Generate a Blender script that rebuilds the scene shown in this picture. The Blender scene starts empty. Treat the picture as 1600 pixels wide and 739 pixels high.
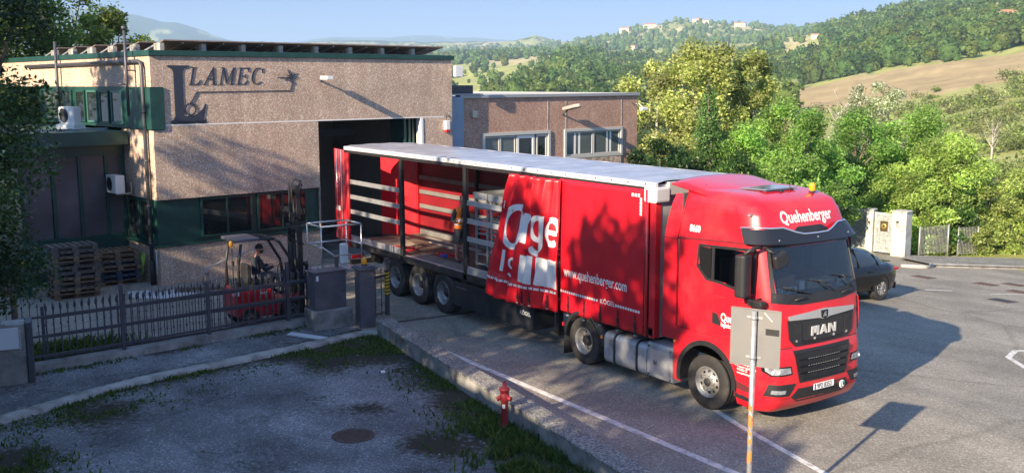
import bpy, bmesh, math, random
import numpy as np
from mathutils import Vector, Matrix, Euler
sc = bpy.context.scene
col = sc.collection
rad = math.radians
PI = math.pi
rng = np.random.default_rng(7)
random.seed(7)

# ------------------------------------------------------------------ camera, sky, sun, exposure
YAW, PITCH, ROLL = -0.9742, 0.1501, -0.0028
CAM = Vector((11.35, -12.93, 5.865))
_f = Vector((math.sin(YAW) * math.cos(PITCH), math.cos(YAW) * math.cos(PITCH), -math.sin(PITCH)))
_r = Vector((math.cos(YAW), -math.sin(YAW), 0))
_u = _r.cross(_f)
_r2 = _r * math.cos(ROLL) + _u * math.sin(ROLL)
_u2 = -_r * math.sin(ROLL) + _u * math.cos(ROLL)
cd = bpy.data.cameras.new('camera')
cam = bpy.data.objects.new('camera', cd)
col.objects.link(cam)
cam.matrix_world = Matrix(((_r2.x, _u2.x, -_f.x, CAM.x), (_r2.y, _u2.y, -_f.y, CAM.y), (_r2.z, _u2.z, -_f.z, CAM.z), (0, 0, 0, 1)))
cd.sensor_width = 36
cd.lens = 36 * 1602 / 1600
cd.clip_start = 0.1
cd.clip_end = 60000
sc.camera = cam

SUN_EL = rad(23.5)
SDIR = Vector((0.323, -0.946, 0)).normalized()          # horizontal direction towards the sun
world = bpy.data.worlds.new('World')
sc.world = world
world.use_nodes = True
wn = world.node_tree
wn.nodes.clear()
wo = wn.nodes.new('ShaderNodeOutputWorld')
wb = wn.nodes.new('ShaderNodeBackground')
ws = wn.nodes.new('ShaderNodeTexSky')
ws.sky_type = 'NISHITA'
ws.sun_disc = False
ws.sun_elevation = SUN_EL
ws.sun_rotation = math.atan2(SDIR.x, SDIR.y)
ws.altitude = 600
ws.air_density = 1.0
ws.dust_density = 0.15
ws.ozone_density = 2.0
wb.inputs['Strength'].default_value = 0.13
# the low sky of this hazy morning is dimmer and bluer than the clear-air model, the zenith brighter
wg = wn.nodes.new('ShaderNodeTexCoord')
wx = wn.nodes.new('ShaderNodeSeparateXYZ')
wr = wn.nodes.new('ShaderNodeValToRGB')
wr.color_ramp.elements[0].position = 0.0
wr.color_ramp.elements[0].color = (0.16, 0.205, 0.36, 1)
wr.color_ramp.elements[1].position = 1.0
wr.color_ramp.elements[1].color = (1.0, 1.0, 1.0, 1)
e_ = wr.color_ramp.elements.new(0.10); e_.color = (0.135, 0.175, 0.32, 1)
e_ = wr.color_ramp.elements.new(0.35); e_.color = (0.62, 0.66, 0.76, 1)
wm = wn.nodes.new('ShaderNodeMix')
wm.data_type = 'RGBA'
wm.blend_type = 'MULTIPLY'
wm.inputs[0].default_value = 1
wn.links.new(wg.outputs['Generated'], wx.inputs[0])
wn.links.new(wx.outputs['Z'], wr.inputs['Fac'])
wn.links.new(ws.outputs[0], wm.inputs[6])
wn.links.new(wr.outputs[0], wm.inputs[7])
wn.links.new(wm.outputs[2], wb.inputs[0])
wn.links.new(wb.outputs[0], wo.inputs[0])
sl = bpy.data.lights.new('sun', 'SUN')
sl.energy = 5.0
sl.angle = rad(0.53)
sl.color = (1.0, 0.82, 0.59)
sun = bpy.data.objects.new('sun', sl)
col.objects.link(sun)
sv = Vector((SDIR.x * math.cos(SUN_EL), SDIR.y * math.cos(SUN_EL), math.sin(SUN_EL)))
sun.rotation_euler = sv.to_track_quat('Z', 'Y').to_euler()
sun.location = (5, -20, 30)
sc.view_settings.view_transform = 'Standard'
sc.view_settings.look = 'None'
sc.view_settings.gamma = 1
sc.view_settings.exposure = 1.5
sc.render.engine = 'CYCLES'
sc.cycles.max_bounces = 7
sc.cycles.transparent_max_bounces = 12
sc.cycles.use_denoising = True
sc.cycles.sample_clamp_indirect = 6
sc.cycles.volume_bounces = 0

# ------------------------------------------------------------------ materials
def mat(name, c, rough=0.6, metal=0.0, var=0.0, vs=2.0, bump=0.0, bs=30.0, spec=0.5, coat=0.0, emit=0.0, dirt=None, dscale=1.0):
    m = bpy.data.materials.new(name)
    m.use_nodes = True
    nt = m.node_tree
    b = nt.nodes['Principled BSDF']
    b.inputs['Base Color'].default_value = (*c, 1)
    b.inputs['Roughness'].default_value = rough
    b.inputs['Metallic'].default_value = metal
    b.inputs['Specular IOR Level'].default_value = spec
    if coat:
        b.inputs['Coat Weight'].default_value = coat
        b.inputs['Coat Roughness'].default_value = 0.05
    if emit:
        b.inputs['Emission Color'].default_value = (*c, 1)
        b.inputs['Emission Strength'].default_value = emit
    if var or dirt:
        tc = nt.nodes.new('ShaderNodeTexCoord')
        n = nt.nodes.new('ShaderNodeTexNoise')
        n.inputs['Scale'].default_value = vs
        n.inputs['Detail'].default_value = 6
        nt.links.new(tc.outputs['Object'], n.inputs['Vector'])
        r = nt.nodes.new('ShaderNodeValToRGB')
        r.color_ramp.elements[0].position = 0.3
        r.color_ramp.elements[1].position = 0.7
        lo, hi = 1 - var, 1 + var
        r.color_ramp.elements[0].color = (*[x * lo for x in c], 1)
        r.color_ramp.elements[1].color = (*[min(1, x * hi) for x in c], 1)
        nt.links.new(n.outputs['Fac'], r.inputs['Fac'])
        out = r.outputs['Color']
        if dirt:
            n2 = nt.nodes.new('ShaderNodeTexNoise')
            n2.inputs['Scale'].default_value = dscale
            n2.inputs['Detail'].default_value = 8
            n2.inputs['Roughness'].default_value = 0.65
            nt.links.new(tc.outputs['Object'], n2.inputs['Vector'])
            r2 = nt.nodes.new('ShaderNodeValToRGB')
            r2.color_ramp.elements[0].position = 0.48
            r2.color_ramp.elements[1].position = 0.68
            r2.color_ramp.elements[0].color = (0, 0, 0, 1)
            nt.links.new(n2.outputs['Fac'], r2.inputs['Fac'])
            mx = nt.nodes.new('ShaderNodeMix')
            mx.data_type = 'RGBA'
            nt.links.new(r2.outputs['Color'], mx.inputs[0])
            nt.links.new(out, mx.inputs[6])
            mx.inputs[7].default_value = (*dirt, 1)
            out = mx.outputs[2]
        nt.links.new(out, b.inputs['Base Color'])
    if bump:
        tc = nt.nodes.new('ShaderNodeTexCoord')
        n = nt.nodes.new('ShaderNodeTexNoise')
        n.inputs['Scale'].default_value = bs
        n.inputs['Detail'].default_value = 4
        nt.links.new(tc.outputs['Object'], n.inputs['Vector'])
        bp = nt.nodes.new('ShaderNodeBump')
        bp.inputs['Strength'].default_value = bump
        bp.inputs['Distance'].default_value = 0.02
        nt.links.new(n.outputs['Fac'], bp.inputs['Height'])
        nt.links.new(bp.outputs['Normal'], b.inputs['Normal'])
    return m

def speckle(name, cols, scale, rough=0.9, patch=None, pscale=0.3, bump=0.5, attr=None, attr_col=(0.03, 0.03, 0.02), stops=None, cracks=0.0, bdist=0.01, streak=0.0, sscale=(2.6, 2.6, 0.22)):
    """stone chips of several colours: voronoi cells through a colour ramp, with broad patches on top"""
    m = bpy.data.materials.new(name)
    m.use_nodes = True
    nt = m.node_tree
    L = nt.links.new
    b = nt.nodes['Principled BSDF']
    b.inputs['Roughness'].default_value = rough
    b.inputs['Specular IOR Level'].default_value = 0.3
    tc = nt.nodes.new('ShaderNodeTexCoord')
    v = nt.nodes.new('ShaderNodeTexVoronoi')
    v.inputs['Scale'].default_value = scale
    L(tc.outputs['Object'], v.inputs['Vector'])
    sep = nt.nodes.new('ShaderNodeSeparateColor')
    L(v.outputs['Color'], sep.inputs[0])
    r = nt.nodes.new('ShaderNodeValToRGB')
    r.color_ramp.interpolation = 'CONSTANT'
    n = len(cols)
    stops = stops or [i / n for i in range(n)]
    r.color_ramp.elements[0].color = (*cols[0], 1)
    r.color_ramp.elements[1].position = stops[1]
    r.color_ramp.elements[1].color = (*cols[1], 1)
    for i in range(2, n):
        e = r.color_ramp.elements.new(stops[i])
        e.color = (*cols[i], 1)
    L(sep.outputs[0], r.inputs['Fac'])
    out = r.outputs['Color']
    if patch:
        n2 = nt.nodes.new('ShaderNodeTexNoise')
        n2.inputs['Scale'].default_value = pscale
        n2.inputs['Detail'].default_value = 9
        n2.inputs['Roughness'].default_value = 0.62
        L(tc.outputs['Object'], n2.inputs['Vector'])
        r2 = nt.nodes.new('ShaderNodeValToRGB')
        r2.color_ramp.elements[0].position = 0.35
        r2.color_ramp.elements[1].position = 0.65
        r2.color_ramp.elements[0].color = (patch[0],) * 3 + (1,)
        r2.color_ramp.elements[1].color = (patch[1],) * 3 + (1,)
        L(n2.outputs['Fac'], r2.inputs['Fac'])
        mx = nt.nodes.new('ShaderNodeMix')
        mx.data_type = 'RGBA'
        mx.blend_type = 'MULTIPLY'
        mx.inputs[0].default_value = 1
        L(out, mx.inputs[6])
        L(r2.outputs['Color'], mx.inputs[7])
        out = mx.outputs[2]
    if streak:
        mp = nt.nodes.new('ShaderNodeMapping')
        mp.inputs['Scale'].default_value = sscale
        L(tc.outputs['Object'], mp.inputs['Vector'])
        n4 = nt.nodes.new('ShaderNodeTexNoise')
        n4.inputs['Scale'].default_value = 1.0
        n4.inputs['Detail'].default_value = 7
        n4.inputs['Roughness'].default_value = 0.6
        L(mp.outputs[0], n4.inputs['Vector'])
        m4 = nt.nodes.new('ShaderNodeMapRange')
        m4.inputs[1].default_value = 0.38
        m4.inputs[2].default_value = 0.66
        m4.inputs[3].default_value = 1.0
        m4.inputs[4].default_value = 1.0 - streak
        L(n4.outputs['Fac'], m4.inputs[0])
        cc = nt.nodes.new('ShaderNodeCombineColor')
        for i in range(3): L(m4.outputs[0], cc.inputs[i])
        mx = nt.nodes.new('ShaderNodeMix')
        mx.data_type = 'RGBA'
        mx.blend_type = 'MULTIPLY'
        mx.inputs[0].default_value = 1
        L(out, mx.inputs[6])
        L(cc.outputs[0], mx.inputs[7])
        out = mx.outputs[2]
    if cracks:
        nz = nt.nodes.new('ShaderNodeTexNoise')
        nz.inputs['Scale'].default_value = 1.2
        nz.inputs['Detail'].default_value = 5
        L(tc.outputs['Object'], nz.inputs['Vector'])
        mm = nt.nodes.new('ShaderNodeMix')
        mm.data_type = 'RGBA'
        mm.inputs[0].default_value = 0.35
        L(tc.outputs['Object'], mm.inputs[6])
        L(nz.outputs['Color'], mm.inputs[7])
        vv = nt.nodes.new('ShaderNodeTexVoronoi')
        vv.feature = 'DISTANCE_TO_EDGE'
        vv.inputs['Scale'].default_value = cracks
        L(mm.outputs[2], vv.inputs['Vector'])
        rr = nt.nodes.new('ShaderNodeValToRGB')
        rr.color_ramp.elements[0].position = 0.0
        rr.color_ramp.elements[1].position = 0.012
        rr.color_ramp.elements[0].color = (0.78, 0.78, 0.77, 1)
        L(vv.outputs['Distance'], rr.inputs['Fac'])
        mx = nt.nodes.new('ShaderNodeMix')
        mx.data_type = 'RGBA'
        mx.blend_type = 'MULTIPLY'
        mx.inputs[0].default_value = 1
        L(out, mx.inputs[6])
        L(rr.outputs['Color'], mx.inputs[7])
        out = mx.outputs[2]
    if attr:
        at = nt.nodes.new('ShaderNodeAttribute')
        at.attribute_name = attr
        mx = nt.nodes.new('ShaderNodeMix')
        mx.data_type = 'RGBA'
        n3 = nt.nodes.new('ShaderNodeTexNoise')
        n3.inputs['Scale'].default_value = 9
        n3.inputs['Detail'].default_value = 6
        L(tc.outputs['Object'], n3.inputs['Vector'])
        ma = nt.nodes.new('ShaderNodeMath')
        ma.operation = 'ADD'
        L(at.outputs['Fac'], ma.inputs[0])
        L(n3.outputs['Fac'], ma.inputs[1])
        mr = nt.nodes.new('ShaderNodeMapRange')
        mr.inputs[1].default_value = 0.64
        mr.inputs[2].default_value = 1.0
        L(ma.outputs[0], mr.inputs[0])
        L(mr.outputs[0], mx.inputs[0])
        L(out, mx.inputs[6])
        mx.inputs[7].default_value = (*attr_col, 1)
        out = mx.outputs[2]
    L(out, b.inputs['Base Color'])
    bp = nt.nodes.new('ShaderNodeBump')
    bp.inputs['Strength'].default_value = bump
    bp.inputs['Distance'].default_value = bdist
    L(sep.outputs[1], bp.inputs['Height'])
    L(bp.outputs['Normal'], b.inputs['Normal'])
    return m

def glassy(name, tint, rough=0.02):
    m = bpy.data.materials.new(name)
    m.use_nodes = True
    nt = m.node_tree
    nt.nodes.clear()
    o = nt.nodes.new('ShaderNodeOutputMaterial')
    t = nt.nodes.new('ShaderNodeBsdfTransparent')
    t.inputs[0].default_value = (*tint, 1)
    g = nt.nodes.new('ShaderNodeBsdfGlossy')
    g.inputs['Roughness'].default_value = rough
    f = nt.nodes.new('ShaderNodeFresnel')
    f.inputs[0].default_value = 1.95
    mx = nt.nodes.new('ShaderNodeMixShader')
    nt.links.new(f.outputs[0], mx.inputs[0])
    nt.links.new(t.outputs[0], mx.inputs[1])
    nt.links.new(g.outputs[0], mx.inputs[2])
    nt.links.new(mx.outputs[0], o.inputs[0])
    return m

def leafmat(name, rough=0.45, trans=0.42, gain=1.0):
    m = bpy.data.materials.new(name)
    m.use_nodes = True
    nt = m.node_tree
    L = nt.links.new
    b = nt.nodes['Principled BSDF']
    b.inputs['Roughness'].default_value = rough
    b.inputs['Specular IOR Level'].default_value = 0.35
    a = nt.nodes.new('ShaderNodeAttribute')
    a.attribute_name = 'Col'
    L(a.outputs['Color'], b.inputs['Base Color'])
    t = nt.nodes.new('ShaderNodeBsdfTranslucent')
    hs = nt.nodes.new('ShaderNodeMix')
    hs.data_type = 'RGBA'
    hs.blend_type = 'MULTIPLY'
    hs.inputs[0].default_value = 1
    L(a.outputs['Color'], hs.inputs[6])
    hs.inputs[7].default_value = (1.5, 1.6, 0.7, 1)
    L(hs.outputs[2], t.inputs[0])
    mx = nt.nodes.new('ShaderNodeMixShader')
    mx.inputs[0].default_value = trans
    o = nt.nodes['Material Output']
    L(b.outputs[0], mx.inputs[1])
    L(t.outputs[0], mx.inputs[2])
    L(mx.outputs[0], o.inputs[0])
    return m

def attrmat(name, rough=0.9, nscale=0.05, amt=0.4, n2scale=None, bump=0.0, bdist=1.0):
    m = bpy.data.materials.new(name)
    m.use_nodes = True
    nt = m.node_tree
    L = nt.links.new
    b = nt.nodes['Principled BSDF']
    b.inputs['Roughness'].default_value = rough
    b.inputs['Specular IOR Level'].default_value = 0.1
    a = nt.nodes.new('ShaderNodeAttribute')
    a.attribute_name = 'Col'
    g = nt.nodes.new('ShaderNodeNewGeometry')
    n = nt.nodes.new('ShaderNodeTexNoise')
    n.inputs['Scale'].default_value = nscale
    n.inputs['Detail'].default_value = 12
    n.inputs['Roughness'].default_value = 0.7
    L(g.outputs['Position'], n.inputs['Vector'])
    mr = nt.nodes.new('ShaderNodeMapRange')
    mr.inputs[1].default_value = 0.3
    mr.inputs[2].default_value = 0.7
    mr.inputs[3].default_value = 1 - amt
    mr.inputs[4].default_value = 1 + amt
    L(n.outputs['Fac'], mr.inputs[0])
    mx = nt.nodes.new('ShaderNodeMix')
    mx.data_type = 'RGBA'
    mx.blend_type = 'MULTIPLY'
    mx.inputs[0].default_value = 1
    L(a.outputs['Color'], mx.inputs[6])
    cr = nt.nodes.new('ShaderNodeCombineColor')
    for i in range(3):
        L(mr.outputs[0], cr.inputs[i])
    L(cr.outputs[0], mx.inputs[7])
    L(mx.outputs[2], b.inputs['Base Color'])
    if bump:
        bp = nt.nodes.new('ShaderNodeBump')
        bp.inputs['Strength'].default_value = bump
        bp.inputs['Distance'].default_value = bdist
        L(n.outputs['Fac'], bp.inputs['Height'])
        L(bp.outputs['Normal'], b.inputs['Normal'])
    return m

RED = mat('red_paint', (0.58, 0.010, 0.022), 0.3, coat=0.5, var=0.07, vs=1.5, dirt=(0.50, 0.035, 0.04), dscale=1.1)
REDDK = mat('dull_red_paint', (0.42, 0.012, 0.02), 0.5, var=0.15, vs=3)
PVC = mat('red_tarpaulin', (0.58, 0.008, 0.02), 0.36, var=0.10, vs=2.2, bump=0.10, bs=2.5)
PVCIN = mat('inside_of_red_tarpaulin', (0.21, 0.008, 0.015), 0.55, var=0.15, vs=1.4)  # darkened so the colour carries the shade inside the trailer
WHITE = mat('white_paint', (0.75, 0.75, 0.73), 0.45)
WHITEPR = mat('white_print', (0.78, 0.78, 0.76), 0.45, var=0.04)
BLACK = mat('black_plastic', (0.018, 0.018, 0.02), 0.5, var=0.2, vs=8)
BLKGL = mat('black_gloss', (0.012, 0.012, 0.014), 0.15)
SKIRT = mat('black_side_skirt', (0.012, 0.014, 0.02), 0.35, var=0.2, vs=2, dirt=(0.04, 0.04, 0.042), dscale=1.3)
DARK = mat('chassis_black', (0.02, 0.02, 0.022), 0.6, var=0.3, vs=4)
RUBBER = mat('tyre_rubber', (0.022, 0.021, 0.020), 0.8, var=0.25, vs=6, dirt=(0.06, 0.055, 0.05), dscale=2.5)
STEEL = mat('wheel_steel', (0.30, 0.30, 0.30), 0.45, 0.5, var=0.15, vs=12, dirt=(0.16, 0.13, 0.10), dscale=5)
ALU = mat('aluminium', (0.62, 0.63, 0.65), 0.34, 0.7, var=0.10, vs=5, bump=0.15, bs=8)
ALUD = mat('dull_aluminium', (0.45, 0.46, 0.48), 0.5, 0.35, var=0.18, vs=6, dirt=(0.22, 0.21, 0.2), dscale=3)
GALV = mat('galvanised_steel', (0.42, 0.43, 0.43), 0.45, 0.5, var=0.18, vs=9, dirt=(0.28, 0.28, 0.28), dscale=4)
CHROME = mat('chrome', (0.75, 0.76, 0.78), 0.1, 1.0)
TARPTOP = mat('pale_roof_tarpaulin', (0.30, 0.31, 0.36), 0.26, var=0.15, vs=1.3, bump=0.35, bs=2.4, dirt=(0.42, 0.43, 0.47), dscale=0.9)
ORANGE = mat('orange_lens', (0.9, 0.28, 0.02), 0.25)
AMBER = mat('amber_beacon', (0.8, 0.33, 0.01), 0.2, coat=0.5)
LENS = mat('clear_lens', (0.25, 0.27, 0.3), 0.06, coat=1.0, var=0.4, vs=12)
GLASS = glassy('tinted_windscreen', (0.86, 0.90, 0.88))
SGLASS = glassy('dark_side_glass', (0.22, 0.24, 0.24))
YELLOW = mat('yellow_paint', (0.75, 0.5, 0.02), 0.5)
GREENP = mat('dark_green_paint', (0.012, 0.055, 0.045), 0.38, var=0.2, vs=2.5)
GREENROOF = mat('green_sheet_metal', (0.03, 0.11, 0.085), 0.4, var=0.25, vs=1.2, dirt=(0.12, 0.2, 0.18), dscale=1.2)
PANE = mat('dark_window_pane', (0.014, 0.018, 0.018), 0.04, spec=0.9)
PANE2 = mat('pale_window_pane', (0.10, 0.12, 0.12), 0.06, spec=0.8)
SUNPANE = mat('frosted_glass_wall', (0.085, 0.075, 0.085), 0.3, var=0.45, vs=0.9)
PEBBLE = speckle('pebbledash_panel', [(0.47, 0.33, 0.245), (0.54, 0.395, 0.30), (0.40, 0.28, 0.21), (0.60, 0.465, 0.365), (0.78, 0.69, 0.59)], 46, streak=0.16, patch=(0.86, 1.1), pscale=0.8, bump=0.6, stops=[0, 0.28, 0.5, 0.68, 0.88])
PEBBLE2 = speckle('reddish_pebbledash', [(0.37, 0.21, 0.15), (0.43, 0.26, 0.19), (0.32, 0.18, 0.135), (0.47, 0.30, 0.23), (0.56, 0.42, 0.34)], 44, streak=0.12, patch=(0.88, 1.08), pscale=0.6, bump=0.4)
ASPH = speckle('road_asphalt', [(0.23, 0.213, 0.18), (0.30, 0.278, 0.24), (0.345, 0.322, 0.28), (0.45, 0.42, 0.37)], 42, streak=0.24, sscale=(0.22, 0.85, 1), patch=(0.74, 1.12), pscale=0.35, bump=0.5, stops=[0, 0.35, 0.7, 0.92], cracks=0.16)
LOT = speckle('old_car_park_asphalt', [(0.155, 0.16, 0.168), (0.215, 0.22, 0.23), (0.26, 0.267, 0.28), (0.42, 0.43, 0.45)], 44, streak=0.35, sscale=(0.5, 0.9, 1), patch=(0.55, 1.35), pscale=0.5, bump=0.8, attr='dirt', attr_col=(0.038, 0.034, 0.022), stops=[0, 0.4, 0.72, 0.94], cracks=0.3)
CONC = mat('weathered_concrete', (0.27, 0.265, 0.25), 0.9, var=0.3, vs=3, bump=0.6, bs=40, dirt=(0.085, 0.08, 0.065), dscale=1.6)
CONCTOP = speckle('washed_concrete_top', [(0.20, 0.195, 0.18), (0.29, 0.28, 0.26), (0.36, 0.35, 0.33), (0.13, 0.13, 0.12)], 38, patch=(0.7, 1.1), pscale=1.2, bump=0.7)
KERB = mat('kerb_stone', (0.36, 0.35, 0.33), 0.9, var=0.2, vs=3, bump=0.5, bs=30, dirt=(0.16, 0.15, 0.12), dscale=2)
LINEW = mat('worn_white_road_paint', (0.62, 0.61, 0.58), 0.8, var=0.12, vs=5, dirt=(0.28, 0.27, 0.25), dscale=6)
FENCEP = mat('grey_fence_paint', (0.07, 0.073, 0.088), 0.45, 0.2, var=0.15, vs=5)
CABG = mat('grey_cabinet_paint', (0.085, 0.085, 0.10), 0.5, var=0.12, vs=3, dirt=(0.13, 0.13, 0.14), dscale=2)
WOOD = mat('pallet_wood', (0.19, 0.125, 0.075), 0.85, var=0.35, vs=5, bump=0.4, bs=25)
WOODG = mat('grey_pallet_wood', (0.12, 0.10, 0.085), 0.85, var=0.35, vs=5, bump=0.4, bs=25)
DECK = mat('trailer_plywood_floor', (0.12, 0.075, 0.055), 0.75, var=0.3, vs=2, dirt=(0.2, 0.17, 0.14), dscale=1.5)
BARK = mat('tree_bark', (0.12, 0.095, 0.07), 0.95, var=0.35, vs=6, bump=0.8, bs=20)
PALEBARK = mat('pale_bark', (0.42, 0.38, 0.33), 0.9, var=0.25, vs=5, bump=0.5, bs=15)
BEIGE = mat('beige_wall_paint', (0.35, 0.31, 0.26), 0.9, var=0.08)
SIGNBACK = mat('sign_back_metal', (0.20, 0.20, 0.20), 0.5, 0.4, var=0.12, vs=3, dirt=(0.20, 0.195, 0.19), dscale=3)
RUST = mat('rusty_iron', (0.09, 0.055, 0.045), 0.8, var=0.3, vs=8, bump=0.5, bs=40)
ORVEST = mat('orange_vest_cloth', (1.0, 0.26, 0.03), 0.8)
CLOTHG = mat('grey_cloth', (0.06, 0.06, 0.065), 0.9)
CLOTHB = mat('dark_blue_cloth', (0.018, 0.022, 0.035), 0.9)
SKIN = mat('skin', (0.45, 0.22, 0.15), 0.55)
HAIR = mat('dark_hair', (0.012, 0.01, 0.009), 0.7)
SOLAR = mat('solar_panel_glass', (0.02, 0.025, 0.05), 0.15, coat=0.5)
ROOFG = mat('grey_roof_felt', (0.42, 0.42, 0.40), 0.7, var=0.15, vs=2)
PAPER = mat('white_paper', (0.75, 0.75, 0.72), 0.8)
CARD = mat('brown_cardboard', (0.30, 0.16, 0.08), 0.85)
CARB = mat('black_car_paint', (0.004, 0.004, 0.005), 0.14, spec=.25, coat=0.35)
HYD = mat('faded_red_iron', (0.30, 0.022, 0.028), 0.5, var=0.2, vs=9, bump=0.3, bs=25)
LEAF = leafmat('leaves')
LEAFD = leafmat('dark_leaves', trans=0.2)
WOODS = attrmat('woodland_foliage', 0.85, 0.9, 0.55, bump=1.0, bdist=1.2)
TERR = attrmat('hill_ground', 0.95, 0.03, 0.28)

# ------------------------------------------------------------------ object helpers
def props(o, label=None, cat=None, group=None, kind=None):
    if label: o['label'] = label
    if cat: o['category'] = cat
    if group: o['group'] = group
    if kind: o['kind'] = kind
    return o

def thing(name, label, cat, loc=(0, 0, 0), rz=0.0, group=None):
    o = bpy.data.objects.new(name, None)
    o.empty_display_size = 0.2
    col.objects.link(o)
    o.location = loc
    o.rotation_euler = (0, 0, rz)
    return props(o, label, cat, group)

def link(name, me, parent=None, loc=None):
    o = bpy.data.objects.new(name, me)
    col.objects.link(o)
    if parent: o.parent = parent
    if loc: o.location = loc
    return o

class MB:
    """collects shapes, then build() links them as one mesh object"""
    def __init__(s):
        s.v, s.f, s.sm, s.mi = [], [], [], []
        s.m = 0
    def add(s, vs, fs, smooth=False):
        o = len(s.v)
        s.v += [tuple(p) for p in vs]
        s.f += [tuple(i + o for i in f) for f in fs]
        s.sm += [smooth] * len(fs)
        s.mi += [s.m] * len(fs)
        return s
    def box(s, x0, x1, y0, y1, z0, z1, T=None):
        vs = [Vector((x, y, z)) for z in (z0, z1) for y in (y0, y1) for x in (x0, x1)]
        if T is not None: vs = [T @ v for v in vs]
        return s.add(vs, [(0, 2, 3, 1), (4, 5, 7, 6), (0, 1, 5, 4), (2, 6, 7, 3), (0, 4, 6, 2), (1, 3, 7, 5)])
    def rbox(s, x0, x1, y0, y1, z0, z1, r=0.02, n=3, T=None, axis='z'):
        """box with rounded edges round one axis"""
        def loop(a0, a1, b0, b1):
            P = []
            for (cx, cy, st) in ((a1 - r, b1 - r, 0), (a0 + r, b1 - r, 1), (a0 + r, b0 + r, 2), (a1 - r, b0 + r, 3)):
                for k in range(n + 1):
                    t = (st + k / n) * PI / 2
                    P.append((cx + r * math.cos(t), cy + r * math.sin(t)))
            return P
        if axis == 'z': return s.prism(loop(x0, x1, y0, y1), z0, z1, 'z', T)
        if axis == 'y': return s.prism(loop(x0, x1, z0, z1), y0, y1, 'y', T)
        return s.prism(loop(y0, y1, z0, z1), x0, x1, 'x', T)
    def prism(s, poly, a, b, axis='z', T=None, smooth=False):
        n = len(poly)
        def mk(p, h):
            v = {'z': (p[0], p[1], h), 'y': (p[0], h, p[1]), 'x': (h, p[0], p[1])}[axis]
            v = Vector(v)
            return T @ v if T is not None else v
        vs = [mk(p, a) for p in poly] + [mk(p, b) for p in poly]
        fs = [tuple(range(n))[::-1], tuple(range(n, 2 * n))]
        o = len(s.v)
        s.add(vs, fs, False)
        s.f += [tuple(i + o for i in (k, (k + 1) % n, n + (k + 1) % n, n + k)) for k in range(n)]
        s.sm += [smooth] * n
        s.mi += [s.m] * n
        return s
    def tube(s, pts, r, n=8, caps=True):
        pts = [Vector(p) for p in pts]
        rs = r if isinstance(r, (list, tuple)) else [r] * len(pts)
        vs = []
        prev = None
        for i, p in enumerate(pts):
            d = (pts[min(i + 1, len(pts) - 1)] - pts[max(i - 1, 0)]).normalized()
            if prev is None:
                a = d.orthogonal().normalized()
            else:
                a = (prev - d * prev.dot(d))
                a = a.normalized() if a.length > 1e-6 else d.orthogonal().normalized()
            prev = a
            b = d.cross(a)
            for k in range(n):
                t = 2 * PI * k / n
                vs.append(p + (a * math.cos(t) + b * math.sin(t)) * rs[i])
        fs = []
        for i in range(len(pts) - 1):
            for k in range(n):
                fs.append((i * n + k, i * n + (k + 1) % n, (i + 1) * n + (k + 1) % n, (i + 1) * n + k))
        s.add(vs, fs, True)
        if caps:
            o = len(s.v) - len(vs)
            s.f += [tuple(o + k for k in range(n))[::-1], tuple(o + (len(pts) - 1) * n + k for k in range(n))]
            s.sm += [False, False]
            s.mi += [s.m] * 2
        return s
    def bar(s, p, q, w, h=None):
        """square bar from p to q"""
        h = h or w
        p, q = Vector(p), Vector(q)
        d = (q - p)
        L = d.length
        d.normalize()
        up = Vector((0, 0, 1)) if abs(d.z) < 0.95 else Vector((1, 0, 0))
        a = d.cross(up).normalized()
        b = a.cross(d)
        T = Matrix(((a.x, d.x, b.x, p.x), (a.y, d.y, b.y, p.y), (a.z, d.z, b.z, p.z), (0, 0, 0, 1)))
        return s.box(-w / 2, w / 2, 0, L, -h / 2, h / 2, T)
    def lathe(s, prof, n=32, axis='z', c=(0, 0, 0), T=None):
        """prof: list of (radius, height)"""
        vs = []
        for (r, h) in prof:
            for k in range(n):
                t = 2 * PI * k / n
                a, b = r * math.cos(t), r * math.sin(t)
                v = {'z': (a, b, h), 'y': (a, h, b), 'x': (h, a, b)}[axis]
                v = Vector(v) + Vector(c)
                vs.append(T @ v if T is not None else v)
        fs = []
        for i in range(len(prof) - 1):
            for k in range(n):
                fs.append((i * n + k, i * n + (k + 1) % n, (i + 1) * n + (k + 1) % n, (i + 1) * n + k))
        return s.add(vs, fs, True)
    def ball(s, c, r, n=12, sz=1.0):
        prof = [(r * math.sin(PI * i / n), -r * sz * math.cos(PI * i / n)) for i in range(n + 1)]
        return s.lathe([(max(a, 1e-4), b) for a, b in prof], 2 * n, 'z', c)
    def grid(s, P, smooth=True):
        """P: rows of points"""
        R, C_ = len(P), len(P[0])
        vs = [p for row in P for p in row]
        fs = [(i * C_ + j, i * C_ + j + 1, (i + 1) * C_ + j + 1, (i + 1) * C_ + j) for i in range(R - 1) for j in range(C_ - 1)]
        return s.add(vs, fs, smooth)
    def mesh(s, name, mats):
        me = bpy.data.meshes.new(name)
        me.from_pydata(s.v, [], s.f)
        me.polygons.foreach_set('use_smooth', s.sm)
        me.polygons.foreach_set('material_index', s.mi)
        for m in (mats if isinstance(mats, (list, tuple)) else [mats]):
            me.materials.append(m)
        bm = bmesh.new()
        bm.from_mesh(me)
        bmesh.ops.recalc_face_normals(bm, faces=bm.faces)
        bm.to_mesh(me)
        bm.free()
        me.update()
        return me
    def build(s, name, mats, parent=None, bevel=0.0, loc=None):
        o = link(name, s.mesh(name, mats), parent, loc)
        if bevel:
            md = o.modifiers.new('bevel', 'BEVEL')
            md.width = bevel
            md.segments = 2
            md.limit_method = 'ANGLE'
            md.angle_limit = rad(40)
        return o

def copy_tree(o, parent=None):
    c = o.copy()
    col.objects.link(c)
    if parent: c.parent = parent
    for ch in list(o.children):
        copy_tree(ch, c)
    return c

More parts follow.
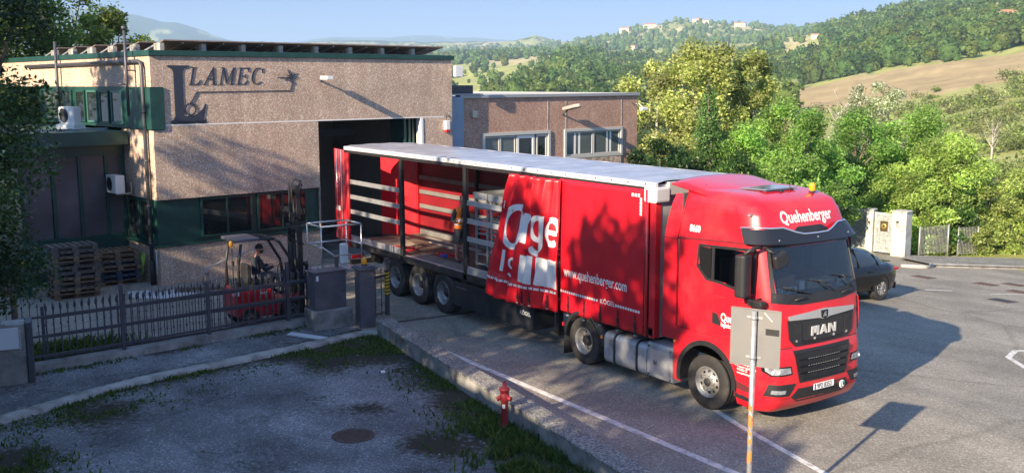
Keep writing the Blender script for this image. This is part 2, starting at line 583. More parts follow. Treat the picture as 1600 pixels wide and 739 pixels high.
def text_mesh(s, size=1.0, bold=0.0, sx=1.0, shear=0.0, align='LEFT', depth=0.0):
    """text as a flat mesh in x (right) and y (up), origin at the left end of the baseline"""
    cu = bpy.data.curves.new('lettering', 'FONT')
    cu.body = s
    cu.size = size
    cu.offset = bold
    cu.shear = shear
    cu.align_x = align
    cu.extrude = depth
    cu.resolution_u = 4
    o = bpy.data.objects.new('lettering', cu)
    col.objects.link(o)
    bpy.context.view_layer.update()
    dg = bpy.context.evaluated_depsgraph_get()
    me = bpy.data.meshes.new_from_object(o.evaluated_get(dg))
    bpy.data.objects.remove(o)
    bpy.data.curves.remove(cu)
    for v in me.vertices:
        v.co.x *= sx
    return me

def put_mesh(me, fn, name, m, parent, cuts=None):
    """map a flat text mesh through fn(x, y) -> 3-D point; cuts = (axis step) to bend it over a curved surface"""
    bm = bmesh.new()
    bm.from_mesh(me)
    if cuts:
        for ax, step in cuts:
            lo = min(v.co[ax] for v in bm.verts)
            hi = max(v.co[ax] for v in bm.verts)
            k = math.floor(lo / step) * step + step
            while k < hi:
                no = Vector((0, 0, 0)); no[ax] = 1
                co = Vector((0, 0, 0)); co[ax] = k
                bmesh.ops.bisect_plane(bm, geom=list(bm.verts) + list(bm.edges) + list(bm.faces), plane_co=co, plane_no=no)
                k += step
    for v in bm.verts:
        v.co = Vector(fn(v.co.x, v.co.y))
    me2 = bpy.data.meshes.new(name)
    bm.to_mesh(me2)
    bm.free()
    me2.materials.clear()
    me2.materials.append(m)
    return link(name, me2, parent)

def conf_mesh(poly, fn, off, th, step=0.12, hole=None):
    """a panel cut to outline poly (a, b) and bent over the surface fn(a, b, offset)"""
    bm = bmesh.new()
    if hole:
        n = len(poly)
        A = [bm.verts.new((p[0], p[1], 0)) for p in poly]
        B = [bm.verts.new((p[0], p[1], 0)) for p in hole]
        for k in range(n):
            bm.faces.new((A[k], A[(k + 1) % n], B[(k + 1) % n], B[k]))
    else:
        bm.faces.new([bm.verts.new((p[0], p[1], 0)) for p in poly])
        bmesh.ops.triangulate(bm, faces=list(bm.faces))
    for ax in (0, 1):
        lo = min(v.co[ax] for v in bm.verts)
        hi = max(v.co[ax] for v in bm.verts)
        nn = max(1, int((hi - lo) / step))
        for i in range(1, nn):
            no = Vector((0, 0, 0)); no[ax] = 1
            co = Vector((0, 0, 0)); co[ax] = lo + (hi - lo) * i / nn
            bmesh.ops.bisect_plane(bm, geom=list(bm.verts) + list(bm.edges) + list(bm.faces), plane_co=co, plane_no=no)
    be = [e for e in bm.edges if len(e.link_faces) == 1]
    flat = {v: (v.co.x, v.co.y) for v in bm.verts}
    for v, (a, b) in flat.items():
        v.co = Vector(fn(a, b, off))
    low = {}
    for e in be:
        for v in e.verts:
            if v not in low:
                low[v] = bm.verts.new(Vector(fn(*flat[v], off - th)))
    for e in be:
        a, b = e.verts
        bm.faces.new((a, b, low[b], low[a]))
    bmesh.ops.recalc_face_normals(bm, faces=bm.faces)
    for f in bm.faces: f.smooth = True
    for e in bm.edges:
        if len(e.link_faces) == 2 and e.calc_face_angle(0) > 0.6: e.smooth = False
    return bm

def conform(name, poly, fn, off, th, m, parent, step=0.12, hole=None, smooth=True):
    bm = conf_mesh(poly, fn, off, th, step, hole)
    me = bpy.data.meshes.new(name)
    bm.to_mesh(me)
    bm.free()
    me.materials.append(m)
    return link(name, me, parent)

def npmesh(name, V, F, m, colr=None, smooth=False, parent=None):
    """fast mesh from numpy arrays; F is (n, k)"""
    me = bpy.data.meshes.new(name)
    V = np.asarray(V, np.float32)
    F = np.asarray(F, np.int32)
    k = F.shape[1]
    me.vertices.add(len(V))
    me.vertices.foreach_set('co', V.ravel())
    me.loops.add(F.size)
    me.loops.foreach_set('vertex_index', F.ravel())
    me.polygons.add(len(F))
    me.polygons.foreach_set('loop_start', np.arange(0, F.size, k, dtype=np.int32))
    me.polygons.foreach_set('loop_total', np.full(len(F), k, np.int32))
    me.polygons.foreach_set('use_smooth', np.full(len(F), smooth, bool))
    if colr is not None:
        a = me.color_attributes.new('Col', 'FLOAT_COLOR', 'POINT')
        a.data.foreach_set('color', np.c_[colr, np.ones(len(colr))].astype(np.float32).ravel())
    me.update(calc_edges=True)
    me.materials.append(m)
    return link(name, me, parent)

# a cheap value noise for shaping land
_perm = rng.random((64, 64))
def vnoise(x, y):
    x = np.asarray(x, float); y = np.asarray(y, float)
    xi, yi = np.floor(x).astype(int), np.floor(y).astype(int)
    fx, fy = x - xi, y - yi
    fx = fx * fx * (3 - 2 * fx); fy = fy * fy * (3 - 2 * fy)
    g = lambda i, j: _perm[i % 64, j % 64]
    return (g(xi, yi) * (1 - fx) + g(xi + 1, yi) * fx) * (1 - fy) + (g(xi, yi + 1) * (1 - fx) + g(xi + 1, yi + 1) * fx) * fy
def fbm(x, y, o=4):
    s, a, t = 0, 1, 0
    for k in range(o):
        s = s + a * vnoise(x * 2 ** k + 17 * k, y * 2 ** k + 31 * k)
        t += a
        a *= 0.5
    return s / t

# ------------------------------------------------------------------ the land
def site_z(y):
    y = np.asarray(y, float)
    t = np.clip((y - 2.2) / 3.0, 0, 1)
    return -0.07 * np.maximum(0, np.clip(y, None, 34) - 3.0) * (t * t * (3 - 2 * t))
def sz(y): return float(site_z(y))

DS = np.array([25, 45, 70, 110, 180, 300, 450, 700, 1000, 1500, 2200, 3100, 4200, 5500, 8500, 11000], float)
_rows = {   # bearing (in the picture's columns) -> height of the land against the horizon at each distance
 -400: [0, 330, 300, 270, 230, 190, 160, 130, 110, 100, 90, 80, 60, 40, 60, 120],
 0:    [0, 330, 300, 270, 230, 190, 160, 135, 115, 105, 95, 88, 75, 5, 60, 120],
 180:  [0, 330, 300, 270, 230, 190, 160, 135, 115, 105, 95, 88, 76, 17, 60, 120],
 215:  [0, 330, 300, 270, 230, 190, 160, 135, 115, 105, 95, 88, 76, 22, 60, 120],
 260:  [0, 330, 300, 270, 230, 190, 160, 135, 115, 105, 95, 86, 76, 34, 64, 120],
 290:  [0, 330, 300, 270, 230, 190, 160, 135, 115, 105, 95, 86, 74, 38, 66, 120],
 335:  [0, 330, 300, 270, 230, 190, 160, 135, 115, 103, 95, 84, 72, 52, 68, 120],
 375:  [0, 330, 300, 270, 230, 190, 160, 135, 115, 102, 92, 82, 68, 68, 68, 120],
 420:  [0, 330, 300, 270, 230, 190, 160, 132, 112, 100, 90, 80, 66, 72, 69, 120],
 470:  [0, 340, 320, 280, 240, 195, 160, 130, 110, 98, 88, 78, 68, 75, 68, 120],
 515:  [0, 350, 330, 290, 250, 200, 165, 130, 108, 96, 86, 74, 65, 76, 59, 120],
 620:  [0, 380, 350, 300, 260, 205, 165, 130, 106, 93, 84, 76, 68, 78, 60, 120],
 700:  [0, 390, 365, 310, 265, 210, 165, 132, 103, 88, 79, 73, 67, 78, 59, 120],
 745:  [0, 390, 370, 320, 265, 205, 160, 125, 96, 86, 78, 70, 66, 80, 60, 120],
 800:  [0, 395, 375, 320, 265, 200, 155, 112, 92, 84, 78, 66, 70, 82, 64, 120],
 835:  [0, 395, 375, 320, 265, 200, 152, 104, 88, 82, 76, 57, 72, 84, 70, 120],
 868:  [0, 395, 375, 320, 260, 200, 150, 100, 85, 80, 72, 66, 74, 86, 74, 120],
 925:  [0, 400, 370, 320, 260, 200, 150, 103, 82, 72, 60, 66, 80, 90, 90, 120],
 965:  [0, 400, 370, 320, 260, 200, 150, 118, 92, 74, 46, 66, 80, 90, 90, 120],
 1010: [0, 400, 372, 320, 260, 200, 150, 120, 96, 76, 40, 60, 80, 90, 90, 120],
 1060: [0, 405, 375, 315, 255, 195, 150, 118, 96, 74, 29, 60, 80, 90, 90, 120],
 1100: [0, 408, 378, 310, 250, 192, 150, 115, 94, 72, 31, 60, 80, 90, 90, 120],
 1160: [0, 410, 370, 305, 240, 186, 150, 110, 86, 66, 37, 60, 80, 90, 90, 120],
 1215: [0, 412, 360, 300, 232, 176, 148, 100, 68, 58, 42, 60, 80, 90, 90, 120],
 1270: [0, 412, 355, 295, 226, 170, 138, 86, 52, 48, 42, 60, 80, 90, 90, 120],
 1330: [0, 412, 350, 285, 218, 163, 124, 68, 36, 44, 48, 60, 80, 90, 90, 120],
 1400: [0, 412, 345, 272, 206, 150, 110, 48, 20, 40, 60, 70, 80, 90, 90, 120],
 1500: [0, 412, 335, 262, 190, 132, 97, 26, 8, 40, 60, 70, 80, 90, 90, 120],
 1600: [0, 412, 325, 252, 176, 116, 83, 8, -4, 40, 60, 70, 80, 90, 90, 120],
 1800: [0, 412, 310, 235, 160, 95, 62, -10, -15, 40, 60, 70, 80, 90, 90, 120],
 2200: [0, 412, 310, 230, 150, 80, 45, -25, -15, 40, 60, 70, 80, 90, 90, 120],
}
_us = np.array(sorted(_rows))
_tab = np.array([_rows[k] for k in _us], float)
_tab[:, 0] = 415
for _k, _d in ((7, 9), (8, 8), (9, 6), (10, 8)): _tab[_us > 640, _k] += _d
def land_z(u, r):
    """height of the land at bearing column u and distance r from the camera's foot"""
    u = np.asarray(u, float); r = np.asarray(r, float)
    lr = np.log(r)
    cols = np.array([np.interp(u, _us, _tab[:, k]) for k in range(len(DS))])
    LD = np.log(DS)
    k = np.clip(np.searchsorted(LD, lr) - 1, 0, len(DS) - 2)
    t = np.clip((lr - LD[k]) / (LD[k + 1] - LD[k]), 0, 1)
    t = t * t * (3 - 2 * t) * 0.45 + t * 0.55
    idx = np.arange(len(r))
    v = cols[k, idx] * (1 - t) + cols[k + 1, idx] * t
    ca = np.cos(np.arctan((u - 800) / 1602))
    z = CAM.z + r * ca * (127 - v) / 1602
    x, y = polar(u, r)
    amp = np.clip((r - 60) / 400, 0, 1) * r * 0.004
    z = z + amp * (fbm(u / 38 + 7, lr * 9 + 3, 5) - 0.5) * 1.2
    s = site_z(y) - 0.06
    w = np.clip((r - 43) / 14, 0, 1)
    return s * (1 - w) + z * w
def polar(u, r):
    az = YAW + np.arctan((np.asarray(u, float) - 800) / 1602)
    return CAM.x + r * np.sin(az), CAM.y + r * np.cos(az)

def cover(u, r):
    """0 wood, 1 green field, 2 brown field, 3 scrub, 4 pale dry field, 5 bare earth"""
    n1 = fbm(u / 60 + 3, np.log(r) * 6 + 1, 4)
    n2 = fbm(u / 25 + 9, np.log(r) * 16 + 5, 4)
    un = u + (n1 - 0.5) * 40
    rn = r * (1 + (n2 - 0.5) * 0.10)
    c = np.zeros(u.shape, int)
    c[(rn < 280)] = 3
    c[(rn < 300) & (un < 1180)] = 0
    bf = (un > 1195) & (rn > 268 + np.clip(1260 - un, 0, 80) * 0.9) & (rn < 452)
    c[bf] = 2
    c[(un > 1195) & (rn >= 452) & (rn < 480)] = 1
    # light field left of the centre, and small fields on the far hills
    c[(un > 690) & (un < 875) & (rn > 300) & (rn < 1250)] = 1
    c[(un > 800) & (un < 872) & (rn > 380) & (rn < 520)] = 0
    c[(un > 750) & (un < 870) & (rn > 1000) & (rn < 1250)] = 4
    c[(rn > 1080) & (rn < 1560) & (un > 860) & (un < 1230)] = 1
    c[(rn > 1050) & (rn < 1300) & (un > 850) & (un < 1130) & (n2 > 0.47)] = 4
    c[(rn > 1700) & (n2 > 0.54)] = 4
    c[(rn > 1700) & (n2 < 0.43)] = 1
    c[(rn > 700) & (rn < 1500) & (un > 1205) & (un < 1285)] = np.where(n2 > 0.42, 4, 1)[(rn > 700) & (rn < 1500) & (un > 1205) & (un < 1285)]
    c[(rn > 470) & (rn < 700) & (un > 1180) & (n2 > 0.66)] = 5
    c[(rn > 480) & (rn < 1000) & (un > 860) & (un < 1180) & (n2 > 0.68)] = 5
    c[(rn > 4000)] = 0
    c[(rn > 4300) & (n2 > 0.72)] = 1
    return c
_cols = np.array([[0.05, 0.085, 0.028], [0.32, 0.34, 0.11], [0.37, 0.285, 0.15], [0.30, 0.31, 0.11], [0.46, 0.40, 0.20], [0.42, 0.33, 0.21]])

def build_terrain():
    A, Rn = 620, 330
    us = 800 + 1602 * np.tan(np.linspace(-0.62, 0.62, A))
    rs = np.concatenate([np.linspace(3, 44, 12), np.exp(np.linspace(np.log(46), np.log(11000), Rn - 12))])
    U, Rr = np.meshgrid(us, rs)
    u, r = U.ravel(), Rr.ravel()
    x, y = polar(u, r)
    z = land_z(u, r)
    V = np.c_[x, y, z]
    i = np.arange(len(rs) - 1)[:, None] * A + np.arange(A - 1)[None]
    F = np.stack([i, i + 1, i + A + 1, i + A], -1).reshape(-1, 4)
    c = _cols[cover(u, r)]
    # ploughed and mown streaks, dry patches
    c = c * (0.85 + 0.3 * fbm(u / 14, np.log(r) * 40, 3))[:, None]
    o = npmesh('terrain', V, F, TERR, c, smooth=True)
    props(o, kind='structure')
build_terrain()

def ico():
    bm = bmesh.new()
    bmesh.ops.create_icosphere(bm, subdivisions=2, radius=1)
    V = np.array([v.co[:] for v in bm.verts]); F = np.array([[v.index for v in f.verts] for f in bm.faces])
    bm.free()
    return V, F
def build_woods():
    V0, F0 = ico()
    n = 90000
    u = rng.uniform(640, 1700, n)
    r = np.exp(rng.uniform(np.log(290), np.log(2700), n))
    c = cover(u, r)
    keep = (c == 0) | ((c == 5) & (rng.random(n) < 0.2)) | ((c == 1) & (rng.random(n) < 0.02)) | ((r > 1500) & (c != 4) & (rng.random(n) < 0.12)) | ((c == 4) & (rng.random(n) < 0.02))
    keep &= rng.random(n) < np.clip(0.35 + (r - 300) / 900, 0.35, 1)
    u, r = u[keep][:24000], r[keep][:24000]
    z = land_z(u, r)
    x, y = polar(u, r)
    m = len(u)
    s = (1.2 + 3.4 * rng.random(m) ** 1.5) * (1 + r / 6000)
    tall = rng.uniform(0.85, 1.5, m)
    g = rng.random((m, 1))
    q = np.array([[0.042, 0.080, 0.022]]) * (1.0 + 1.3 * g) + np.array([[0.07, 0.05, 0.0]]) * rng.random((m, 1)) ** 2
    # a lumpy core for every crown ...
    k = len(V0)
    lum = 1 + rng.normal(0, 0.16, (m, k, 1))
    P = V0[None] * lum * (s * 0.80)[:, None, None]
    P[:, :, 2] *= tall[:, None]
    P += np.c_[x, y, z + s * tall * 0.75][:, None]
    F = (F0[None] + k * np.arange(m)[:, None, None]).reshape(-1, 3)
    o = npmesh('woodland', P.reshape(-1, 3), F, WOODS, np.repeat(q * 0.85, k, 0), smooth=True)
    props(o, 'dark green woods covering the hills behind', kind='stuff')
    # ... and leafy tufts round it on the nearer ones
    near = r < 1500
    reps = np.where(r < 620, 95, np.where(r < 1000, 48, 22)) * near
    idx = np.repeat(np.arange(m), reps)
    nn = len(idx)
    d = rng.normal(size=(nn, 3)); d /= np.linalg.norm(d, axis=1)[:, None]
    d[:, 2] = np.where(d[:, 2] < -0.5, -d[:, 2], d[:, 2])
    rr = rng.uniform(0.78, 1.12, nn)[:, None]
    C = np.c_[x, y, z + s * tall * 0.75][idx] + d * rr * s[idx][:, None] * np.c_[np.ones(nn), np.ones(nn), tall[idx]]
    a_ = rng.normal(size=(nn, 3)); a_ /= np.linalg.norm(a_, axis=1)[:, None]
    b_ = np.cross(a_, rng.normal(size=(nn, 3))); b_ /= np.linalg.norm(b_, axis=1)[:, None]
    L_ = (s[idx] * rng.uniform(0.22, 0.42, nn) * np.where(r[idx] > 1000, 1.7, np.where(r[idx] > 620, 1.3, 1)))[:, None]
    V = np.stack([C - a_ * L_ * .6, C + b_ * L_ * .4, C + a_ * L_ * .6, C - b_ * L_ * .4], 1).reshape(-1, 3)
    cc = (q[idx] * (1 + rng.normal(0, 0.25, (nn, 1))).clip(.45, 1.7))
    o = npmesh('woodland_foliage', V, np.arange(4 * nn).reshape(-1, 4), LEAF, np.repeat(cc, 4, 0))
    props(o, 'leafy outer growth of the woods on the nearer hills', kind='stuff')
build_woods()

def leaf_quads(cen, size, flat=0.35, r=None):
    """one bent four-cornered leaf cluster per centre"""
    r = r or rng
    n = len(cen)
    a = r.normal(size=(n, 3)); a[:, 2] *= (1 - flat)
    a /= np.linalg.norm(a, axis=1)[:, None]
    b = r.normal(size=(n, 3)); b[:, 2] *= 0.6
    b -= a * (a * b).sum(1)[:, None]
    b /= np.linalg.norm(b, axis=1)[:, None]
    s = size * r.uniform(0.6, 1.35, n)[:, None]
    w = s * r.uniform(0.38, 0.6, n)[:, None]
    V = np.stack([cen - a * s * .5, cen + b * w * .5 + a * s * 0.05, cen + a * s * .5, cen - b * w * .5 - a * s * 0.05], 1).reshape(-1, 3)
    F = np.arange(4 * n).reshape(-1, 4)
    return V, F

def crown(clumps, nleaf, size, base, vary=0.35, tip=None, seed=1, shell=0.55):
    """clumps: list of (x, y, z, radius[, squash])"""
    r = np.random.default_rng(seed)
    cl = np.array([(c[0], c[1], c[2], c[3], c[4] if len(c) > 4 else 0.8) for c in clumps], float)
    w = cl[:, 3] ** 2
    idx = r.choice(len(cl), nleaf, p=w / w.sum())
    d = r.normal(size=(nleaf, 3))
    d /= np.linalg.norm(d, axis=1)[:, None]
    rr = r.random(nleaf) ** shell
    rr *= 1 + 0.25 * np.sin(d[:, 0] * 5 + idx) * np.cos(d[:, 2] * 6 + idx * 2)
    c = cl[idx]
    P = c[:, :3] + d * rr[:, None] * c[:, 3:4] * np.c_[np.ones(nleaf), np.ones(nleaf), c[:, 4]]
    V, F = leaf_quads(P, size, r=r)
    q = np.array(base)[None] * (1 + vary * r.normal(size=(len(cl), 1)).clip(-1.2, 1.2))[idx]
    q = q * (1 + 0.22 * r.normal(size=(nleaf, 1))).clip(0.4, 1.7)
    if tip is not None:
        m = r.random(nleaf) < tip[0]
        q[m] = np.array(tip[1]) * (1 + 0.2 * r.normal(size=(m.sum(), 1)))
    return V, F, np.repeat(q.clip(0.005, 0.9), 4, 0)

def tree(name, label, cat, loc, h, rx, lobes, nleaf, size, base, seed, group=None, bark=BARK, base_z=0.3, tip=None, shape='round', trunk_r=0.16, m=None, nl=9, shell=0.55, vary=0.35, lobe_r=0.34):
    r = np.random.default_rng(seed)
    t = thing(name, label, cat, loc, 0, group)
    cl = []
    for i in range(lobes):
        f = (i + 0.5) / lobes
        zz = base_z + (1 - base_z) * f
        if shape == 'column': rad_ = rx * (math.sin(PI * min(1, 0.15 + f * 0.87)) ** 0.6)
        elif shape == 'round': rad_ = rx * math.sin(PI * (0.12 + 0.80 * f)) ** 0.75
        else: rad_ = rx * (0.75 + 0.35 * math.sin(PI * f)) * (1 - 0.45 * f)
        a = i * 2.399 + r.uniform(-.4, .4)
        q = r.uniform(0.15, 0.85) * rad_
        if shape == 'column': q *= 0.35
        cr = lobe_r * rx * r.uniform(0.7, 1.25) * (1 - 0.25 * f) if shape != 'column' else rad_ * 0.8
        cl.append((q * math.cos(a), q * math.sin(a), h * zz - cr * 0.6, cr, 0.8 if shape != 'column' else 1.6))
    V, F, c = crown(cl, nleaf, size, base, tip=tip, seed=seed + 5, shell=shell, vary=vary)
    npmesh('crown', V, F, m or LEAF, c, parent=t)
    tb = MB()
    top = h * (base_z + 0.45 * (1 - base_z))
    tb.tube([(0, 0, -0.4), (r.uniform(-.1, .1), r.uniform(-.1, .1), h * 0.25), (r.uniform(-.25, .25), r.uniform(-.25, .25), top), (r.uniform(-.3, .3), r.uniform(-.3, .3), h * 0.86)],
            [trunk_r * 1.25, trunk_r, trunk_r * 0.6, 0.02], 8)
    tb.build('trunk', bark, t)
    lb = MB()
    for c_ in cl[::max(1, len(cl) // nl)]:
        z0 = min(c_[2] * 0.62, top * 0.95)
        mid = Vector((c_[0] * .5 + r.uniform(-.15, .15), c_[1] * .5 + r.uniform(-.15, .15), (z0 + c_[2]) / 2 + 0.1))
        lb.tube([(0, 0, z0), mid, (c_[0], c_[1], c_[2] + c_[3] * 0.3)], [trunk_r * 0.45, trunk_r * 0.3, 0.015], 6)
    lb.build('limbs', bark, t)
    return t

def inside(poly, x, y):
    x = np.asarray(x); y = np.asarray(y)
    c = np.zeros(x.shape, bool)
    for i in range(len(poly)):
        x0, y0 = poly[i - 1]; x1, y1 = poly[i]
        k = (y0 > y) != (y1 > y)
        with np.errstate(divide='ignore', invalid='ignore'):
            c ^= k & (x < (x1 - x0) * (y - y0) / (y1 - y0 if y1 != y0 else 1e-9) + x0)
    return c

def sheet(name, poly, m, dz=0.0, step=1.0, kind='structure'):
    """a level sheet that follows the ground of the site"""
    bm = bmesh.new()
    bm.faces.new([bm.verts.new((p[0], p[1], 0)) for p in poly])
    lo, hi = min(p[1] for p in poly), max(p[1] for p in poly)
    k = math.floor(lo) + 1
    while k < hi:
        if k > 1.5:
            bmesh.ops.bisect_plane(bm, geom=list(bm.verts) + list(bm.edges) + list(bm.faces), plane_co=(0, k, 0), plane_no=(0, 1, 0))
        k += step if step < 1 else 1
    for v in bm.verts: v.co.z = sz(v.co.y) + dz
    bmesh.ops.recalc_face_normals(bm, faces=bm.faces)
    for f in bm.faces:
        if f.normal.z < 0: f.normal_flip()
    me = bpy.data.meshes.new(name)
    bm.to_mesh(me); bm.free()
    me.materials.append(m)
    o = link(name, me)
    if kind: o['kind'] = kind
    return o

HEDGE = [(-34, 21.5), (-18.2, 24.75), (-15.2, 25.6), (-14.6, 25.2), (-12.3, 30.2), (-9, 40)]
sheet('road', [(40, -30), (40, 44), (-7.5, 44), (-9.0, 40), (-12.4, 30.2), (-14.6, 25.0), (-15.2, 25.9), (-18.2, 24.9), (-34, 21.6), (-60, 21.6), (-60, -30)], ASPH, 0.0)
sheet('pavement', [(-12.13, 23.1), (-10.55, 26.9), (-5.3, 39.5), (-9.0, 40), (-12.4, 30.2), (-14.45, 25.1), (-14.1, 23.6)], CONCTOP, 0.10)
kb = MB()
_k = [(-12.26, 23.06), (-11.5, 24.9), (-10.66, 26.9), (-8.6, 31.8), (-5.4, 39.5)]
for i in range(4):
    (x0, y0), (x1, y1) = _k[i], _k[i + 1]
    d = Vector((x1 - x0, y1 - y0, 0)).normalized(); nn = Vector((-d.y, d.x, 0)) * 0.13
    z0, z1 = sz(y0), sz(y1)
    vs = [(x0, y0, z0 - .1), (x1, y1, z1 - .1), (x1 + nn.x, y1 + nn.y, z1 - .1), (x0 + nn.x, y0 + nn.y, z0 - .1)]
    vs += [(a, b, c + 0.225) for a, b, c in vs]
    kb.add(vs, [(3, 2, 1, 0), (4, 5, 6, 7), (0, 1, 5, 4), (1, 2, 6, 5), (2, 3, 7, 6), (3, 0, 4, 7)])
kb.tube([(-12.2, 23.1, sz(23.1) + 0.04), (-12.0, 22.3, sz(22.3) + 0.05), (-12.6, 21.6, sz(21.6) + 0.03)], 0.09, 6)
props(kb.build('kerb', KERB), kind='structure')

# white lines, a few millimetres above the asphalt
def stripe(pts, w, name='road_marking', m=LINEW, dz=0.004):
    b = MB()
    L_, R_ = [], []
    P = [Vector((p[0], p[1], 0)) for p in pts]
    for i, p in enumerate(P):
        d = (P[min(i + 1, len(P) - 1)] - P[max(i - 1, 0)]).normalized()
        n = Vector((-d.y, d.x, 0)) * w / 2
        for s_, A in ((1, L_), (-1, R_)):
            q = p + n * s_
            A.append((q.x, q.y, sz(q.y) + dz))
    b.grid([L_, R_], False)
    o = b.build(name, m)
    o['kind'] = 'structure'
    for f in o.data.polygons: pass
    return o
stripe([(-8.6, -1.84), (-4, -1.84), (0, -1.83), (3, -1.84), (9, -2.4)], 0.15)
stripe([(-1.75, 0.28), (-1.32, 0.10), (-.6, -.14), (0.04, -0.30), (1.01, -0.54), (1.77, -0.73), (3.5, -1.2), (8, -2)], 0.12)
stripe([(-0.5, 13.5), (-1.2, 11.6), (-1.55, 10.3), (-1.2, 9.4), (-.4, 8.7), (.8, 8.1), (2.5, 7.7)], 0.14)
stripe([(-8.5, 17.05), (-8.05, 17.9)], 0.12)
stripe([(-12.6, 20.2), (-11.2, 18.6)], 0.12)
stripe([(-7.2, 18.7), (-6.6, 20.2)], 0.10)
# the sliding gate's rail channel across the drive
stripe([(-10.75, -1.9), (-10.6, 0), (-10.5, 2.5), (-10.4, 5)], 0.16, 'gate_rail_channel', mat('dirty_channel', (0.06, 0.055, 0.05), 0.9, var=0.3, vs=4), 0.003)

# the old car park in front of the fence
CURB = [(-7.0, -13.8), (-7.93, -10.66), (-8.75, -8.8), (-9.05, -7.85), (-9.43, -5.47), (-9.72, -3.9), (-9.95, -2.8), (-9.9, -2.3)]
WALLN = [(-9.78, -2.40), (-0.6, -3.63), (5.2, -4.41)]
FENCE = [(-10.95, -10.6), (-11.2, -7.76), (-11.47, -5.81), (-11.72, -3.8), (-11.75, -3.35)]
def seg_dist(x, y, pts):
    d = np.full(np.shape(x), 1e9)
    for i in range(len(pts) - 1):
        ax, ay = pts[i]; bx, by = pts[i + 1]
        t = np.clip(((x - ax) * (bx - ax) + (y - ay) * (by - ay)) / ((bx - ax) ** 2 + (by - ay) ** 2), 0, 1)
        d = np.minimum(d, np.hypot(x - ax - t * (bx - ax), y - ay - t * (by - ay)))
    return d
def build_lot():
    xs = np.arange(-12, 10, 0.07); ys = np.arange(-22, -2.2, 0.07)
    X, Y = np.meshgrid(xs, ys)
    poly = [(-11.3, -22), (-11.0, -10.6), (-11.35, -6.6), (-11.65, -3.8), (-11.6, -2.6), (-9.78, -2.3), (5.2, -4.3), (10, -5.0), (10, -22)]
    ins = inside(poly, X, Y)
    A = len(xs)
    i = np.arange(len(ys) - 1)[:, None] * A + np.arange(A - 1)[None]
    F = np.stack([i, i + 1, i + A + 1, i + A], -1)
    ok = (ins[:-1, :-1] & ins[1:, 1:]).ravel()
    F = F.reshape(-1, 4)[ok]
    x, y = X.ravel(), Y.ravel()
    dw = seg_dist(x, y, WALLN); dc = seg_dist(x, y, CURB)
    n = fbm(x * 0.9, y * 0.9, 4)
    dirt = np.clip(0.75 - dw * 0.62, 0, 1) + np.clip(0.55 - dc * 0.8, 0, 1) * (y > -9.5)
    dirt += np.clip(0.8 - np.hypot(x + 9.0, (y + 4.0) * 0.8) * 0.42, 0, 1)
    dirt += np.clip(0.6 - np.hypot(x + 2.6, y + 4.9) * 0.7, 0, 1)
    dirt += np.clip(0.5 - np.hypot(x + 5.0, y + 5.0) * 0.8, 0, 1)
    dirt += np.clip(0.62 - np.hypot(x + 7.5, y + 9.0) * 0.6, 0, 1) + np.clip(0.8 - np.hypot(x + 5.6, y + 10.9) * 0.55, 0, 1)
    dirt += np.clip(0.5 - seg_dist(x, y, FENCE) * 0.9, 0, 1)
    dirt = np.clip(dirt + (n - 0.5) * 0.9, 0, 0.75)
    z = 0.004 + 0.03 * (fbm(x * 0.5, y * 0.5, 3) - 0.5) * 0 + 0 * x
    o = npmesh('parking_lot', np.c_[x, y, z], F, LOT)
    a = o.data.attributes.new('dirt', 'FLOAT', 'POINT')
    a.data.foreach_set('value', dirt.astype(np.float32))
    bm = bmesh.new(); bm.from_mesh(o.data)
    bmesh.ops.delete(bm, geom=[v for v in bm.verts if not v.link_faces], context='VERTS')
    bm.to_mesh(o.data); bm.free()
    o['kind'] = 'structure'
build_lot()

# broken concrete edging of the gravel strip
def build_edging():
    b = MB()
    P = []
    for i in range(len(CURB) - 1):
        for k in range(14):
            t = k / 14
            P.append((CURB[i][0] * (1 - t) + CURB[i + 1][0] * t, CURB[i][1] * (1 - t) + CURB[i + 1][1] * t))
    P.append(CURB[-1])
    rows = []
    for i, (x, y) in enumerate(P):
        q = P[min(i + 1, len(P) - 1)]; p0 = P[max(i - 1, 0)]
        d = Vector((q[0] - p0[0], q[1] - p0[1], 0)).normalized()
        n = Vector((-d.y, d.x, 0))
        j = lambda s: (random.random() - .5) * s
        w = 0.13
        rows.append([(x - n.x * (w + .02) + j(.03), y - n.y * (w + .02) + j(.03), -0.01), (x - n.x * w + j(.03), y - n.y * w + j(.03), 0.085 + j(.015)),
                     (x + j(.01), y + j(.01), 0.10 + j(.012)), (x + n.x * w + j(.03), y + n.y * w + j(.03), 0.09 + j(.015)), (x + n.x * (w + .02), y + n.y * (w + .02), -0.01)])
    b.grid(rows, True)
    o = b.build('stone_edging', KERB)
    o['kind'] = 'structure'
build_edging()

